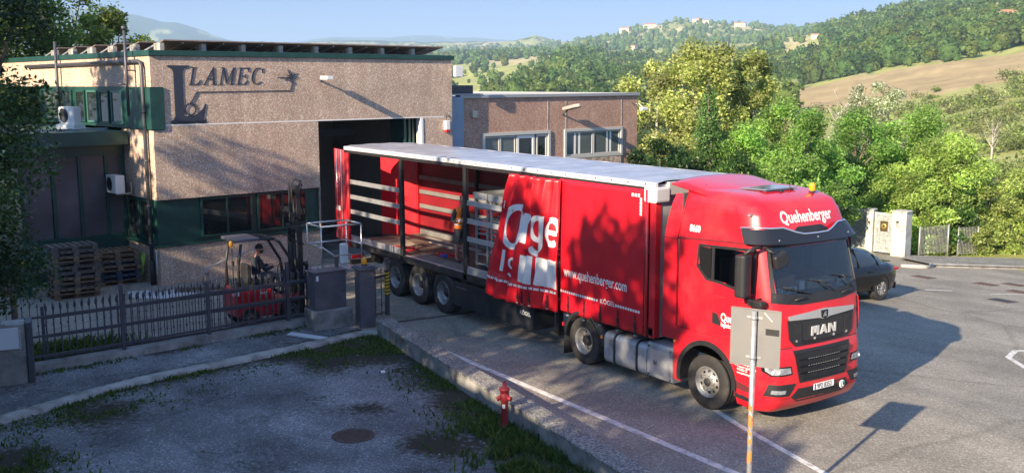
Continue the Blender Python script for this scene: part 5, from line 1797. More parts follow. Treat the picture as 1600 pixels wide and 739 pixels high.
tm = text_mesh('Quehenberger', 0.275, 0.007, 0.80)
w_ = max(v.co.x for v in tm.vertices)
put_mesh(tm, lambda a, c_: Ff(1.25 - w_ / 2 + a, 3.455 + c_, 0.006), 'roof_lettering', WHITEPR, C_, [(0, .08), (1, .08)])
for y in (0.16, 2.34):
    q = MB(); p = Ff(y, 3.60, 0.0); q.rbox(p.x - .05, p.x + .01, y - .06, y + .06, p.z - .015, p.z + .02, .012, 2, axis='z'); q.build('marker_lamp', LENS, C_)
# roof things: beacon, hatch, horn, spoiler
q = MB(); q.lathe([(.055, 0), (.055, .03)], 16, 'z', (-0.80, 1.85, 3.88)); q.build('beacon_base', BLACK, C_)
q = MB(); q.lathe([(.055, 0), (.058, .07), (.05, .12), (.03, .135), (.001, .137)], 16, 'z', (-0.80, 1.85, 3.91)); q.build('beacon', AMBER, C_)
q = MB(); T = Matrix.Translation((-1.62, 0.85, 3.935)) @ Matrix.Rotation(rad(-1.5), 4, 'Y'); q.rbox(0, .62, 0, 0.85, 0, .02, .05, 3, T=T); q.box(0.05, .57, .05, .8, -.03, -.002, T); q.build('roof_hatch', mat('hatch_glass', (.16, .19, .25), .12, coat=.6), C_)
q = MB()
rows = []
for i in range(9):
    x = -1.55 - 1.05 * i / 8
    zz = 3.90 + 0.20 * (i / 8) ** 0.8
    rows.append([(x, YC + (1.08 + .05 * i / 8) * s_, zz - 0.10 * abs(s_) ** 3) for s_ in np.linspace(-1, 1, 13)])
q.grid(rows); o = q.build('roof_spoiler', RED, C_); md = o.modifiers.new('thickness', 'SOLIDIFY'); md.thickness = 0.035
for y in (0.5, 2.0):
    q = MB(); q.bar((-1.9, y, 3.85), (-2.1, y, 3.98), .03); q.build('spoiler_strut', BLACK, C_)
q = MB(); q.tube([(-0.95, 1.45, 3.92), (-0.98, 1.45, 4.05)], .008, 6); q.lathe([(.04, 0), (.02, .04), (.001, .045)], 10, 'z', (-0.95, 1.2, 3.915)); q.build('aerial', BLACK, C_)
# side deflectors behind the cab
for fn, s_ in ((Sf, 1), (Sl, -1)):
    conform('side_deflector', [(-2.66, 1.12), (-2.30, 1.12), (-2.30, 3.02), (-2.12, 3.82), (-2.50, 3.82), (-2.64, 3.0)], fn, 0.008, 0.03, RED, C_, 0.15)
    conform('deflector_joint', [(-2.66, 3.0), (-2.30, 3.0), (-2.30, 3.012), (-2.66, 3.012)], fn, 0.0095, 0.004, BLACK, C_, 0.4)
# lower cab sides with the wheel arch cut out
def arch(cx, cz, r, a0, a1, n=16): return [(cx + r * math.cos(rad(a0 + (a1 - a0) * k / n)), cz + r * math.sin(rad(a0 + (a1 - a0) * k / n))) for k in range(n + 1)]
ax_ = -1.475
low = [(-2.34, 1.38), (-2.34, 0.36), (-2.16, 0.36)] + arch(ax_, .52, .71, 185, 5)[0:] + [(-0.74, 0.30), (-0.52, 0.28), (-0.52, 1.38)]
for fn in (Sf, Sl):
    conform('lower_side_panel', low, fn, 0.004, 0.03, RED, C_, 0.12)
    ring_o = arch(ax_, .52, .745, 190, 0, 22); ring_i = arch(ax_, .52, .655, 190, 0, 22)
    for k in range(22):
        pass
    q = MB()
    rows = []
    for (o1, i1) in zip(ring_o, ring_i):
        rows.append([tuple(fn(o1[0], o1[1], 0.006)), tuple(fn(o1[0], o1[1], 0.035)), tuple(fn(i1[0], i1[1], 0.035)), tuple(fn(i1[0], i1[1], -0.35))])
    q.grid(rows, False); q.build('wheel_arch_trim', BLACK, C_)
    conform('side_step', [(-0.80, .42), (-0.40, .40), (-0.40, .66), (-0.78, .72)], fn, 0.006, 0.006, mat('dark_step', (0.10, 0.015, 0.018), .6), C_, .3)
    conform('step_tread', [(-0.76, .42), (-0.42, .40), (-0.42, .47), (-0.76, .49)], fn, 0.014, 0.006, BLACK, C_, .3)
    conform('indicator', [(-0.83, 1.05), (-0.78, 0.98), (-.70, 1.0), (-.74, 1.10)], fn, 0.012, 0.012, LENS, C_, .3)
    q = MB(); p = fn(-2.30, 1.10, .02); q.box(p.x - .03, p.x + .03, min(p.y, p.y + .02), max(p.y, p.y + .02), p.z - .02, p.z + .02); q.build('side_marker', ORANGE, C_)
q = MB(); q.box(-2.2, -.4, .3, 2.2, 1.18, 1.384); q.build('cab_underside', BLACK, C_)
# bumper
zb = [0.25, 0.28, 0.32, 0.38, 0.45, 0.55, 0.62, 0.8, 1.0, 1.2, 1.3, 1.384]
q = MB()
def bplan(z, n=30):
    h = hw(z) + .004
    L_ = []
    for k in range(n + 1):
        t = -1 + 2 * k / n
        t = math.copysign(abs(t) ** 0.72, t)
        L_.append((front_x(YC + t * hw(z), z), YC + t * h))
    return [(-0.516, YC - h)] + L_ + [(-0.516, YC + h)]
q.grid([[(x, y, z) for x, y in bplan(z)] for z in zb])
q.build('bumper', RED, C_)
q = MB(); q.box(-.6, -.12, .25, 2.25, .3, 1.3); q.build('bumper_core', BLACK, C_)
# front ornament: upper black panel with chrome wing, lettering, slots
GU = [(0.40, 1.86), (0.75, 1.885), (1.25, 1.90), (1.75, 1.885), (2.10, 1.86), (2.06, 1.52), (1.93, 1.40), (0.57, 1.40), (0.44, 1.52)]
conform('upper_grille', GU, Ff, 0.020, 0.03, mat('satin_black', (0.02, 0.02, 0.022), .35), C_, .1)
CW = [(0.40, 1.93), (1.25, 1.985), (2.10, 1.93), (2.08, 1.86), (1.40, 1.835), (1.25, 1.80), (1.10, 1.835), (0.42, 1.86)]
conform('chrome_wing', CW, Ff, 0.040, 0.03, mat('bright_wing', (.7,.7,.7), .22, .75), C_, .1)
LI = [(1.16, 1.955), (1.34, 1.955), (1.33, 1.84), (1.25, 1.80), (1.17, 1.84)]
conform('emblem_shield', LI, Ff, 0.046, 0.008, BLKGL, C_, .2)
conform('emblem', [(1.20, 1.84), (1.235, 1.85), (1.25, 1.885), (1.275, 1.85), (1.30, 1.845), (1.28, 1.90), (1.29, 1.935), (1.26, 1.925), (1.235, 1.91), (1.215, 1.88)], Ff, 0.050, 0.003, CHROME, C_, .3)
q = MB()
def ml(polys, ox):
    for i, p_ in enumerate(polys):
        q.prism([(ox + a * .19, 1.545 + c_ * .16) for a, c_ in p_], front_x(1.25, 1.6) + 0.018, front_x(1.25, 1.6) + 0.034 + .001 * i, 'x')
ml([[(0, 0), (.24, 0), (.24, 1), (0, 1)], [(.76, 0), (1, 0), (1, 1), (.76, 1)], [(.18, 1), (.44, 1), (.60, .25), (.40, .25)], [(.56, 1), (.82, 1), (.60, .25), (.40, .25)]], 0.93)
ml([[(0, 0), (.26, 0), (.60, 1), (.38, 1)], [(.74, 0), (1, 0), (.62, 1), (.40, 1)], [(.25, .2), (.75, .2), (.70, .40), (.30, .40)]], 1.155)
ml([[(0, 0), (.24, 0), (.24, 1), (0, 1)], [(.76, 0), (1, 0), (1, 1), (.76, 1)], [(.04, 1), (.30, 1), (.96, 0), (.70, 0)]], 1.375)
q.build('maker_lettering', mat('bright_letters', (.62,.62,.62), .3, .3), C_)
for (a0, a1, z0, z1) in ((0.52, 0.70, 1.46, 1.80), (1.83, 1.98, 1.50, 1.82)):
    conform('grille_plate', [(a0, z0), (a1, z0), (a1, z1), (a0, z1)], Ff, 0.034, .012, BLACK, C_, .3)
for a in (0.56, 1.86, 1.0, 1.5):
    q = MB(); p = Ff(a, 1.475, .022); q.box(p.x, p.x + .02, a, a + .03, p.z, p.z + .04); q.build('grille_clip', ALU, C_)
conform('grille_slot', [(0.75, 1.41), (1.75, 1.41), (1.80, 1.49), (1.3, 1.46), (.72, 1.49)], Ff, 0.024, .01, BLKGL, C_, .2)
# lower grille with slats
GL = [(0.52, 1.33), (1.98, 1.33), (1.84, 0.76), (0.66, 0.76)]
conform('lower_grille', GL, Ff, 0.010, .04, BLACK, C_, .12)
for i, z in enumerate((0.82, 0.94, 1.06, 1.18)):
    i0 = .66 - (z - .76) * .22 + .03
    conform('grille_slat', [(i0, z), (2.5 - i0, z), (2.5 - i0 + .02, z + .085), (i0 - .02, z + .085)], lambda a, c_, off, z=z: Ff(a, c_, off + 0.02 + .25 * (c_ - z)), 0.02, .03, SKIRT, C_, .12)
    if i:
        for k in range(14):
            yy = 0.84 + .06 * k
            q = MB() if k == 0 else q
            p = Ff(yy, z - .012, .022); q.box(p.x, p.x + .012, yy, yy + .025, p.z - .008, p.z + .008)
        q.build('grille_teeth', GALV, C_)
conform('lower_intake', [(0.62, 0.66), (1.88, 0.66), (2.0, 0.52), (1.85, 0.42), (0.65, 0.42), (0.50, 0.52)], Ff, 0.006, .03, BLACK, C_, .12)
# number plate and environmental badge
conform('number_plate', [(0.99, .585), (1.51, .585), (1.51, .695), (0.99, .695)], lambda a, c_, off: Vector((front_x(1.25, .64) + off + .02, a, c_)), .006, .012, WHITEPR, C_, .3)
conform('plate_band', [(0.995, .589), (1.03, .589), (1.03, .691), (0.995, .691)], lambda a, c_, off: Vector((front_x(1.25, .64) + off + .02, a, c_)), .008, .002, mat('blue_band', (0.02, .06, .4), .4), C_, .3)
put_mesh(text_mesh('9P2 8352', .125, .0005, .82), lambda a, c_: (front_x(1.25, .64) + .030, 1.06 + a, .60 + c_), 'plate_number', BLACK, C_)
q = MB(); p = Ff(1.78, .56, .02); q.lathe([(0.001, .012), (.068, .012), (.072, 0)], 28, 'x', p); q.build('round_badge', WHITEPR, C_)
q = MB(); q.lathe([(0.001, .016), (.056, .016), (.056, .011)], 28, 'x', p); q.build('badge_disc', mat('badge_green', (0.03, .28, .07), .4), C_)
put_mesh(text_mesh('L', .10, .008, 1), lambda a, c_: (p.x + .019, 1.752 + a, .524 + c_), 'badge_letter', WHITEPR, C_)
# lamps, both sides
def mir(poly, s_): return [((a if s_ > 0 else 2.5 - a), c_) for a, c_ in poly]
for s_ in (1, -1):
    H = [(0.04, 1.10), (0.46, 1.075), (0.49, .93), (0.12, .92), (0.05, .99)]
    o = conform('headlight', mir(H, s_), Ff, 0.010, .04, BLKGL, C_, .06)
    conform('headlight_glass', mir(shrink(H, .025), s_), Ff, 0.014, .006, LENS, o, .06)
    for a in (0.14, 0.21):
        q = MB(); p = Ff(a if s_ > 0 else 2.5 - a, .99, .012); q.ball(p, .028, 8); q.build('projector', WHITE, o)
    FG = [(0.10, .78), (0.58, .76), (0.44, .56), (0.06, .57)]
    o = conform('fog_lamp', mir(FG, s_), Ff, 0.008, .03, BLACK, C_, .06)
    conform('fog_glass', mir([(0.13, .68), (0.36, .67), (0.34, .61), (0.12, .615)], s_), Ff, 0.012, .006, LENS, o, .06)
    conform('bumper_crease', mir([(0.04, .535), (.45, .525), (.62, .68), (.64, .67), (.47, .505), (.04, .515)], s_), Ff, .006, .01, REDDK, C_, .08)
    # corner air deflector
    CD = [(0.16, 2.0), (0.02, 2.02), (-0.0, 1.45), (0.12, 1.40)]
    conform('corner_deflector', mir([(0.24, 2.04), (0.27, 2.03), (0.19, 1.50), (0.165, 1.50)], s_), Ff, .002, .006, BLACK, C_, .1)
    conform('corner_wing', mir([(0.03, 2.06), (0.22, 2.06), (0.15, 1.45), (0.03, 1.42)], s_), Ff, .025, .012, RED, C_, .08)
    conform('front_joint', mir([(0.02, 1.375), (.50, 1.375), (.50, 1.39), (.02, 1.39)], s_), Ff, .003, .006, BLACK, C_, .1)
    if s_ < 0: continue
    # mirror
    yb = (lambda y: y) if s_ > 0 else (lambda y: 2.5 - y)
    y0, y1 = sorted((yb(-0.40), yb(-0.17)))
    q = MB(); T = Matrix.Translation((-0.42, (y0 + y1) / 2, 2.66)) @ Matrix.Rotation(rad(12) * s_, 4, 'Z')
    q.rbox(-.10, .12, -.13, .13, -.38, .34, .07, 4, T=T); q.build('mirror', BLACK, C_, .03)
    q = MB(); q.tube([(-0.32, yb(0.06), 3.10), (-0.36, yb(-0.1), 3.10), (-0.42, yb(-0.26), 3.0)], .03, 8); q.tube([(-0.30, yb(0.04), 2.22), (-0.34, yb(-0.12), 2.18), (-0.40, yb(-0.28), 2.30)], .035, 8); q.build('mirror_arm', BLACK, C_)
    q = MB(); q.rbox(-.46, -.14, *sorted((yb(.03), yb(-.12))), 2.10, 2.22, .05, 3, axis='y'); q.build('mirror_foot', BLACK, C_, .02)
q = MB(); q.tube([Ff(.16, 3.12, .03), Ff(.20, 3.02, .14), Ff(.24, 2.97, .18)], .025, 8); q.build('front_mirror_arm', BLACK, C_)
q = MB(); p = Ff(.27, 2.86, .20); T = Matrix.Translation(p) @ Matrix.Rotation(rad(20), 4, 'X'); q.rbox(-.05, .05, -.15, .15, -.13, .12, .05, 4, T=T, axis='x'); q.build('front_mirror', BLACK, C_, .03)
# lettering on the side
sm = lambda x0, z0: (lambda a, c_: Sf(x0 + a, z0 + c_, 0.005))
put_mesh(text_mesh('8660', .17, .006, .78), sm(-2.0, 3.19), 'fleet_number', WHITEPR, C_, [(1, .05)])
put_mesh(text_mesh('Quehenberger', .20, .005, .80), sm(-1.16, 1.70), 'door_lettering', WHITEPR, C_)
put_mesh(text_mesh('logistics', .105, .003, .80), sm(-1.15, 1.60), 'door_lettering', WHITEPR, C_)
for k in range(3): conform('door_logo_block', [(-.80 + .07 * k, 1.60), (-.74 + .07 * k, 1.60), (-.74 + .07 * k, 1.66), (-.80 + .07 * k, 1.66)], Sf, .005, .002, WHITEPR, C_, .3)
put_mesh(text_mesh('TGX 18.510', .055, .0, .9), sm(-1.32, 2.10), 'model_lettering', mat('dull_print', (.25, .05, .05), .4), C_)
conform('warning_sticker', [(-.56, 1.08), (-.40, 1.08), (-.40, 1.26), (-.56, 1.26)], Sf, .007, .002, YELLOW, C_, .3)
conform('sticker_mark', [(-.54, 1.17), (-.42, 1.13), (-.42, 1.15), (-.47, 1.2)], Sf, .0085, .001, BLACK, C_, .3)
for i, (t_, sx_) in enumerate((('Quehenberger', .9), ('Transport Logistik GmbH', .75), ('9P2 8352 CZ', .8), ('www.quehenberger.com', .7))):
    put_mesh(text_mesh(t_, .055, .001, sx_), sm(-.74, 1.02 - .055 * i), 'small_print', WHITEPR, C_)
# chassis, tank, tool box, batteries
tc = lambda name, m, *bx, bevel=0: tb(name, m, *bx, parent=C_, bevel=bevel)
tc('frame_rail', DARK, (-6.0, -.5, .80, .88, .72, .97), (-6.0, -.5, 1.62, 1.70, .72, .97))
tc('rear_cross_member', DARK, (-6.0, -5.9, .882, 1.618, .72, .97))
tc('coupling_plate', DARK, (-5.1, -4.1, .8, 1.7, .972, .99))
q = MB(); q.rbox(-4.40, -3.12, 0.03, .66, .20, .84, .13, 5, axis='x'); q.build('fuel_tank', ALUD, C_)
for x in (-4.08, -3.40):
    q = MB(); q.rbox(x - .03, x + .03, 0.022, .668, .192, .848, .135, 5, axis='x'); q.build('tank_strap', DARK, C_)
q = MB(); q.lathe([(.055, 0), (.055, .04), (.001, .045)], 14, 'z', (-3.78, .22, .838)); q.build('filler_cap', BLACK, C_)
q = MB(); q.rbox(-3.08, -2.37, 0.01, .60, .24, .92, .05, 3, axis='x'); q.build('silencer_box', ALUD, C_, .012)
q = MB(); q.rbox(-3.0, -2.45, -0.001, .0095, .34, .80, .03, 3, axis='y'); q.build('box_recess', ALU, C_, .004)
put_mesh(text_mesh('MAN', .15, .004, 1.1), lambda a, c_: (-2.90 + a, -.0025, .50 + c_), 'box_lettering', ALUD, C_)
q = MB()
for a in (-3.03, -2.42):
    for z in (.30, .85): q.lathe([(0.001, -.012), (.016, -.01), (.018, 0)], 8, 'y', (a, .008, z))
q.build('box_bolts', BLACK, C_)
tc('catwalk', ALUD, (-4.4, -2.75, .35, 2.15, .985, 1.01))
q = MB(); q.tube([(-2.75, 1.25, 1.5), (-3.0, .9, 1.2), (-2.86, 1.0, 1.7)], .02, 6); q.tube([(-2.4, .9, 1.9), (-2.8, 1.0, 1.35), (-2.9, 1.1, 1.8)], .018, 6); q.build('air_hoses', BLACK, C_)
wheel(C_, ax_, .17, .50, .33, 'front', steer=rad(2)); wheel(C_, ax_, 2.33, .50, .33, 'front', True, steer=rad(2))
for y, fl in ((.17, False), (.50, False), (2.0, True), (2.33, True)): wheel(C_, -5.075, y, .50, .30, 'drive', fl)
q = MB(); q.tube([(-5.075, .3, .5), (-5.075, 2.2, .5)], .09, 10); q.lathe([(.1, -.2), (.22, -.08), (.22, .08), (.1, .2)], 16, 'y', (-5.075, 1.25, .5)); q.tube([(ax_, .3, .5), (ax_, 2.2, .5)], .07, 10); q.build('axles', DARK, C_)
for y0, y1 in ((-.01, .68), (1.82, 2.51)):
    q = MB(); rows = []
    for p in arch(-5.075, .50, .62, 178, 8, 22) : rows.append([(p[0], y0, p[1]), (p[0], y1, p[1])])
    rows.insert(0, [(-5.72, y0, .10), (-5.72, y1, .10)]); rows.append([(-4.45, y0, .38), (-4.45, y1, .38)])
    q.grid(rows)
    o = q.build('rear_mudguard', BLACK, C_); md = o.modifiers.new('thickness', 'SOLIDIFY'); md.thickness = 0.02
    q = MB(); rows = []
    for p, p2 in zip(arch(-5.075, .50, .635, 178, 8, 22), arch(-5.075, .50, .56, 178, 8, 22)):
        yy = y0 if y0 < 1 else y1
        e_ = -.004 if y0 < 1 else .004
        rows.append([(p[0], yy + e_, p[1]), (p2[0], yy + e_, p2[1])])
    q.grid(rows); o = q.build('mudguard_lip', BLACK, C_); md = o.modifiers.new('thickness', 'SOLIDIFY'); md.thickness = 0.01
q = MB(); q.box(-4.46, -4.42, -.02, .0, .70, .76); q.build('side_reflector', ORANGE, C_)
q = MB(); q.box(-5.77, -5.73, -.01, .02, .70, .78); q.build('side_reflector', REDDK, C_)

# things lying behind the windscreen: each a thing of its own
def dash(name, label, cat, m, *boxes, rot=0.0, loc=(0, 0, 0), bevel=0.004):
    q = MB()
    for bx in boxes: q.box(*bx)
    o = q.build(name, m, None, bevel, loc)
    o.rotation_euler = (0, 0, rot)
    return props(o, label, cat)
dash('cardboard_box', 'brown cardboard box standing on the lorry dashboard behind the windscreen', 'box', CARD, (-.13, .13, -.30, .30, 0, .30), loc=(-.50, .72, 2.22), rot=.2)
dash('paper_bag', 'pale brown paper bundle on the lorry dashboard towards the driver side', 'bundle', mat('pale_card', (.42, .30, .18), .8), (-.1, .1, -.33, .33, 0, .15), loc=(-.50, 1.72, 2.22), rot=-.1)
dash('white_cup', 'small white carton between the two brown bundles on the dashboard', 'carton', PAPER, (-.05, .05, -.07, .07, 0, .16), loc=(-.45, 1.20, 2.235))
dash('paper_sheet', 'white sheet lying on the brown bundle behind the windscreen', 'paper', PAPER, (-.08, .08, -.12, .12, 0, .004), loc=(-.48, 1.75, 2.365))
def nameplate(txt, y, w, label):
    t = thing('name_plate', label, 'name plate', (-.235, y, 2.255), 0, 'name plates behind the windscreen')
    q = MB(); q.box(0, .008, 0, w, 0, .12); q.build('plate', PAPER, t)
    me = text_mesh(txt, .115, .004, .82); ww = max(v.co.x for v in me.vertices)
    put_mesh(me, lambda a, c_: (.0105, w / 2 - ww / 2 + a, .02 + c_), 'plate_lettering', BLACK, t)
nameplate('RU  NADEK', .30, .56, 'white name plate reading RU NADEK behind the windscreen')
nameplate('MAREK', 1.95, .36, 'white name plate reading MAREK behind the windscreen')

# ------------------------------------------------------------------ people: one skinned body each, clothes as inflated pieces of it
def skin_body(name, J, E_, parent, mats, pick):
    """J: name -> (x, y, z, radius); E_: bones; pick(bone midpoint name) -> material index"""
    me = bpy.data.meshes.new(name)
    keys = list(J)
    me.from_pydata([J[k][:3] for k in keys], [(keys.index(a), keys.index(b)) for a, b in E_], [])
    o = bpy.data.objects.new(name, me)
    col.objects.link(o)
    md = o.modifiers.new('skin', 'SKIN')
    md.use_smooth_shade = True
    sv_ = me.skin_vertices[0].data
    for i, k in enumerate(keys):
        r = J[k][3]
        sv_[i].radius = (r, J[k][4] if len(J[k]) > 4 else r)
        sv_[i].use_root = (k == 'pelvis')
    sb = o.modifiers.new('sub', 'SUBSURF'); sb.levels = 2; sb.render_levels = 2
    bpy.context.view_layer.update()
    dg = bpy.context.evaluated_depsgraph_get()
    m2 = bpy.data.meshes.new_from_object(o.evaluated_get(dg))
    bpy.data.objects.remove(o)
    m2.materials.clear()
    m2.materials.append(mats[0])
    b = link(name, m2, parent)
    return b
def garment(name, body, parent, m, test, off):
    """copy the faces of the body that pass test(centre), pushed out along the normals"""
    bm = bmesh.new(); bm.from_mesh(body.data)
    bmesh.ops.delete(bm, geom=[f for f in bm.faces if not test(f.calc_center_median())], context='FACES')
    bm.normal_update()
    for v in bm.verts: v.co += v.normal * off
    bmesh.ops.solidify(bm, geom=list(bm.faces), thickness=0.004)
    me = bpy.data.meshes.new(name); bm.to_mesh(me); bm.free()
    for p in me.polygons: p.use_smooth = True
    me.materials.append(m)
    return link(name, me, parent)
def hand(J, E_, wrist, base, dirv, up, side):
    """palm and five separate fingers"""
    d = Vector(dirv).normalized(); u = Vector(up).normalized(); s_ = d.cross(u).normalized() * side
    b = Vector(base)
    J[wrist + '_palm'] = (*(b + d * .05), .024, .014); E_.append((wrist, wrist + '_palm'))
    J[wrist + '_knuckle'] = (*(b + d * .085), .028, .012); E_.append((wrist + '_palm', wrist + '_knuckle'))
    for i, (o_, L_) in enumerate(((-.027, .060), (-.009, .072), (.009, .068), (.027, .052))):
        k = wrist + '_finger%d' % i
        p0 = b + d * .092 + s_ * o_; p1 = p0 + d * L_ * .5 - u * .008; p2 = p1 + d * L_ * .4 - u * .024
        J[k + 'a'] = (*p0, .009); J[k + 'b'] = (*p1, .0085); J[k + 'c'] = (*p2, .007)
        E_ += [(wrist + '_knuckle', k + 'a'), (k + 'a', k + 'b'), (k + 'b', k + 'c')]
    k = wrist + '_thumb'
    p0 = b + d * .035 + s_ * -.032; p1 = p0 + d * .03 - s_ * .018 - u * .008; p2 = p1 + d * .028 - u * .008
    J[k + 'a'] = (*p0, .011); J[k + 'b'] = (*p1, .010); J[k + 'c'] = (*p2, .008)
    E_ += [(wrist + '_palm', k + 'a'), (k + 'a', k + 'b'), (k + 'b', k + 'c')]
def head(parent, c, yaw, pitch, hair, beard=False):
    T = Matrix.Translation(c) @ Matrix.Rotation(yaw, 4, 'Z') @ Matrix.Rotation(pitch, 4, 'Y')
    b = MB(); n = 20; rows = []
    # faces +x
    for i in range(n + 1):
        ph = PI * i / n; z = -.118 * math.cos(ph); r = math.sin(ph) ** .82
        row = []
        for j in range(25):
            a = 2 * PI * j / 24
            x = .098 * r * math.cos(a) * (1.0 if z > -.03 else 1.0); y = .076 * r * math.sin(a) * (1 + .15 * z / .118 if z < 0 else 1)
            if math.cos(a) > .55 and -.035 < z < .02: x += .020 * (math.cos(a) - .55) / .45 * max(0, 1 - abs(math.sin(a)) * 4.5) * (1 - (z - .02) / -.055 * .0)
            if z < -.04 and math.cos(a) > 0: x += .014 * math.cos(a)
            if abs(z - .02) < .02 and .75 < math.cos(a) < .97: x -= .006
            row.append(T @ Vector((x, y, z)))
        rows.append(row)
    b.grid(rows)
    for s_ in (-1, 1): b.ball(T @ Vector((0.0, s_ * .078, -.005)), .022, 6)
    h = b.build('head', SKIN, parent)
    e = MB()
    for s_ in (-1, 1): e.ball(T @ Vector((.083, s_ * .030, .018)), .009, 6)
    e.build('eyes', BLACK, h)
    e = MB(); e.grid([[T @ Vector((.104, y, -.055 + k * .010)) for y in (-.022, 0, .022)] for k in range(2)]); e.build('mouth', mat('lips', (.30, .09, .08), .5), h)
    if hair:
        e = MB(); rows = []
        for i in range(9):
            ph = PI * (.5 + .5 * i / 8) ; z = -.126 * math.cos(ph); r = math.sin(ph)
            rows.append([T @ Vector((.102 * r * math.cos(a) - .006 - (.03 if i == 0 and math.cos(a) > 0.3 else 0), .083 * r * math.sin(a), z + .006)) for a in [2 * PI * j / 24 for j in range(25)]])
        e.grid(rows); e.build('hair', HAIR, h)
        if beard:
            e = MB(); rows = []
            for i in range(5):
                z = -.03 - .085 * i / 4
                rr = (1 - (i / 4) ** 2 * .45)
                rows.append([T @ Vector(((.106 if z > -.10 else .09) * rr * math.cos(a) + (.014 if z < -.04 else 0), .082 * rr * math.sin(a), z)) for a in [rad(-95 + 190 * j / 12) for j in range(13)]])
            e.grid(rows); e.build('beard', HAIR, h)
    return h
def man_standing(loc, rz):
    t = thing('person', 'standing man in an orange vest and dark shorts with a shaved head inside the trailer', 'person', loc, rz)
    J = dict(pelvis=(0, 0, .92, .135, .10), waist=(.01, 0, 1.05, .13, .10), chest=(.02, 0, 1.25, .155, .11), neck0=(.03, 0, 1.42, .075, .07), neck=(.06, 0, 1.49, .05), skull=(.085, 0, 1.56, .05))
    E_ = [('pelvis', 'waist'), ('waist', 'chest'), ('chest', 'neck0'), ('neck0', 'neck'), ('neck', 'skull')]
    for s_, n in ((-1, 'r'), (1, 'l')):
        J[n + 'sh'] = (.02, s_ * .19, 1.38, .06); J[n + 'el'] = (-.02 if s_ < 0 else .04, s_ * .25, 1.10, .042); J[n + 'wr'] = (.22, s_ * .12, 1.10, .028)
        J[n + 'hip'] = (0, s_ * .10, .86, .095); J[n + 'kn'] = (.02, s_ * .12, .48, .060); J[n + 'calf'] = (-.01, s_ * .12, .32, .056); J[n + 'an'] = (-.02, s_ * .125, .09, .035); J[n + 'toe'] = (.14, s_ * .14, .035, .034)
        E_ += [('chest', n + 'sh'), (n + 'sh', n + 'el'), (n + 'el', n + 'wr'), ('pelvis', n + 'hip'), (n + 'hip', n + 'kn'), (n + 'kn', n + 'calf'), (n + 'calf', n + 'an'), (n + 'an', n + 'toe')]
        hand(J, E_, n + 'wr', J[n + 'wr'][:3], (.9, -s_ * .35, .1), (0, 0, 1), s_)
    b = skin_body('body', J, E_, t, [SKIN], None)
    garment('shirt', b, t, CLOTHG, lambda c: .93 < c.z < 1.43 and not (c.z < 1.2 and (c.x > .10 or abs(c.y) > .3)), .010)
    garment('vest', b, t, ORVEST, lambda c: .90 < c.z < 1.44 and abs(c.y) < .185 and not (c.x > .05 and abs(c.y) < .03) and c.x < .2, .024)
    for z in (1.0, 1.12): garment('reflective_band', b, t, WHITEPR, lambda c, z=z: abs(c.z - z) < .022 and abs(c.y) < .185 and c.x < .2, .029)
    garment('shorts', b, t, CLOTHG, lambda c: .50 < c.z < .97 and abs(c.y) < .21 and c.x < .16, .016)
    garment('shoes', b, t, BLACK, lambda c: c.z < .085, .010)
    head(t, Vector((.115, 0, 1.635)), 0, rad(28), False)
    return t
def man_sitting(loc, rz):
    t = thing('person', 'bearded man in dark clothes sitting at the wheel of the red forklift', 'person', loc, rz)
    J = dict(pelvis=(0, 0, .10, .13, .11), waist=(-.02, 0, .24, .125, .10), chest=(.0, 0, .44, .15, .105), neck0=(.02, 0, .60, .07), neck=(.04, 0, .67, .05), skull=(.06, 0, .73, .05))
    E_ = [('pelvis', 'waist'), ('waist', 'chest'), ('chest', 'neck0'), ('neck0', 'neck'), ('neck', 'skull')]
    for s_, n in ((-1, 'r'), (1, 'l')):
        J[n + 'sh'] = (.0, s_ * .18, .56, .06); J[n + 'el'] = (.12, s_ * .24, .31, .044); J[n + 'wr'] = (.37, s_ * .15, .36, .028)
        J[n + 'hip'] = (.06, s_ * .10, .10, .095); J[n + 'kn'] = (.46, s_ * .13, .14, .062); J[n + 'calf'] = (.47, s_ * .13, -.04, .056); J[n + 'an'] = (.48, s_ * .13, -.29, .036); J[n + 'toe'] = (.62, s_ * .13, -.34, .034)
        E_ += [('chest', n + 'sh'), (n + 'sh', n + 'el'), (n + 'el', n + 'wr'), ('pelvis', n + 'hip'), (n + 'hip', n + 'kn'), (n + 'kn', n + 'calf'), (n + 'calf', n + 'an'), (n + 'an', n + 'toe')]
        hand(J, E_, n + 'wr', J[n + 'wr'][:3], (.95, -s_ * .1, .15), (0, 0, 1), s_)
    b = skin_body('body', J, E_, t, [SKIN], None)
    garment('jacket', b, t, CLOTHB, lambda c: c.z > .08 and c.z < .625 and c.x < .36, .012)
    garment('trousers', b, t, CLOTHG, lambda c: (c.z < .22 and c.x < .6) and c.z > -.27, .014)
    garment('shoes', b, t, BLACK, lambda c: c.z < -.27, .010)
    head(t, Vector((.09, 0, .805)), 0, rad(8), True, True)
    return t

man_standing((-11.22, 0.78, 1.2), rad(8))
q = MB(); q.box(-.11, .11, -.15, .15, 0, .006); o = q.build('clipboard', PAPER); o.location = (-10.87, 0.84, 2.335); o.rotation_euler = (0, rad(12), rad(8))
props(o, 'pale sheet held by the man in the orange vest', 'paper')

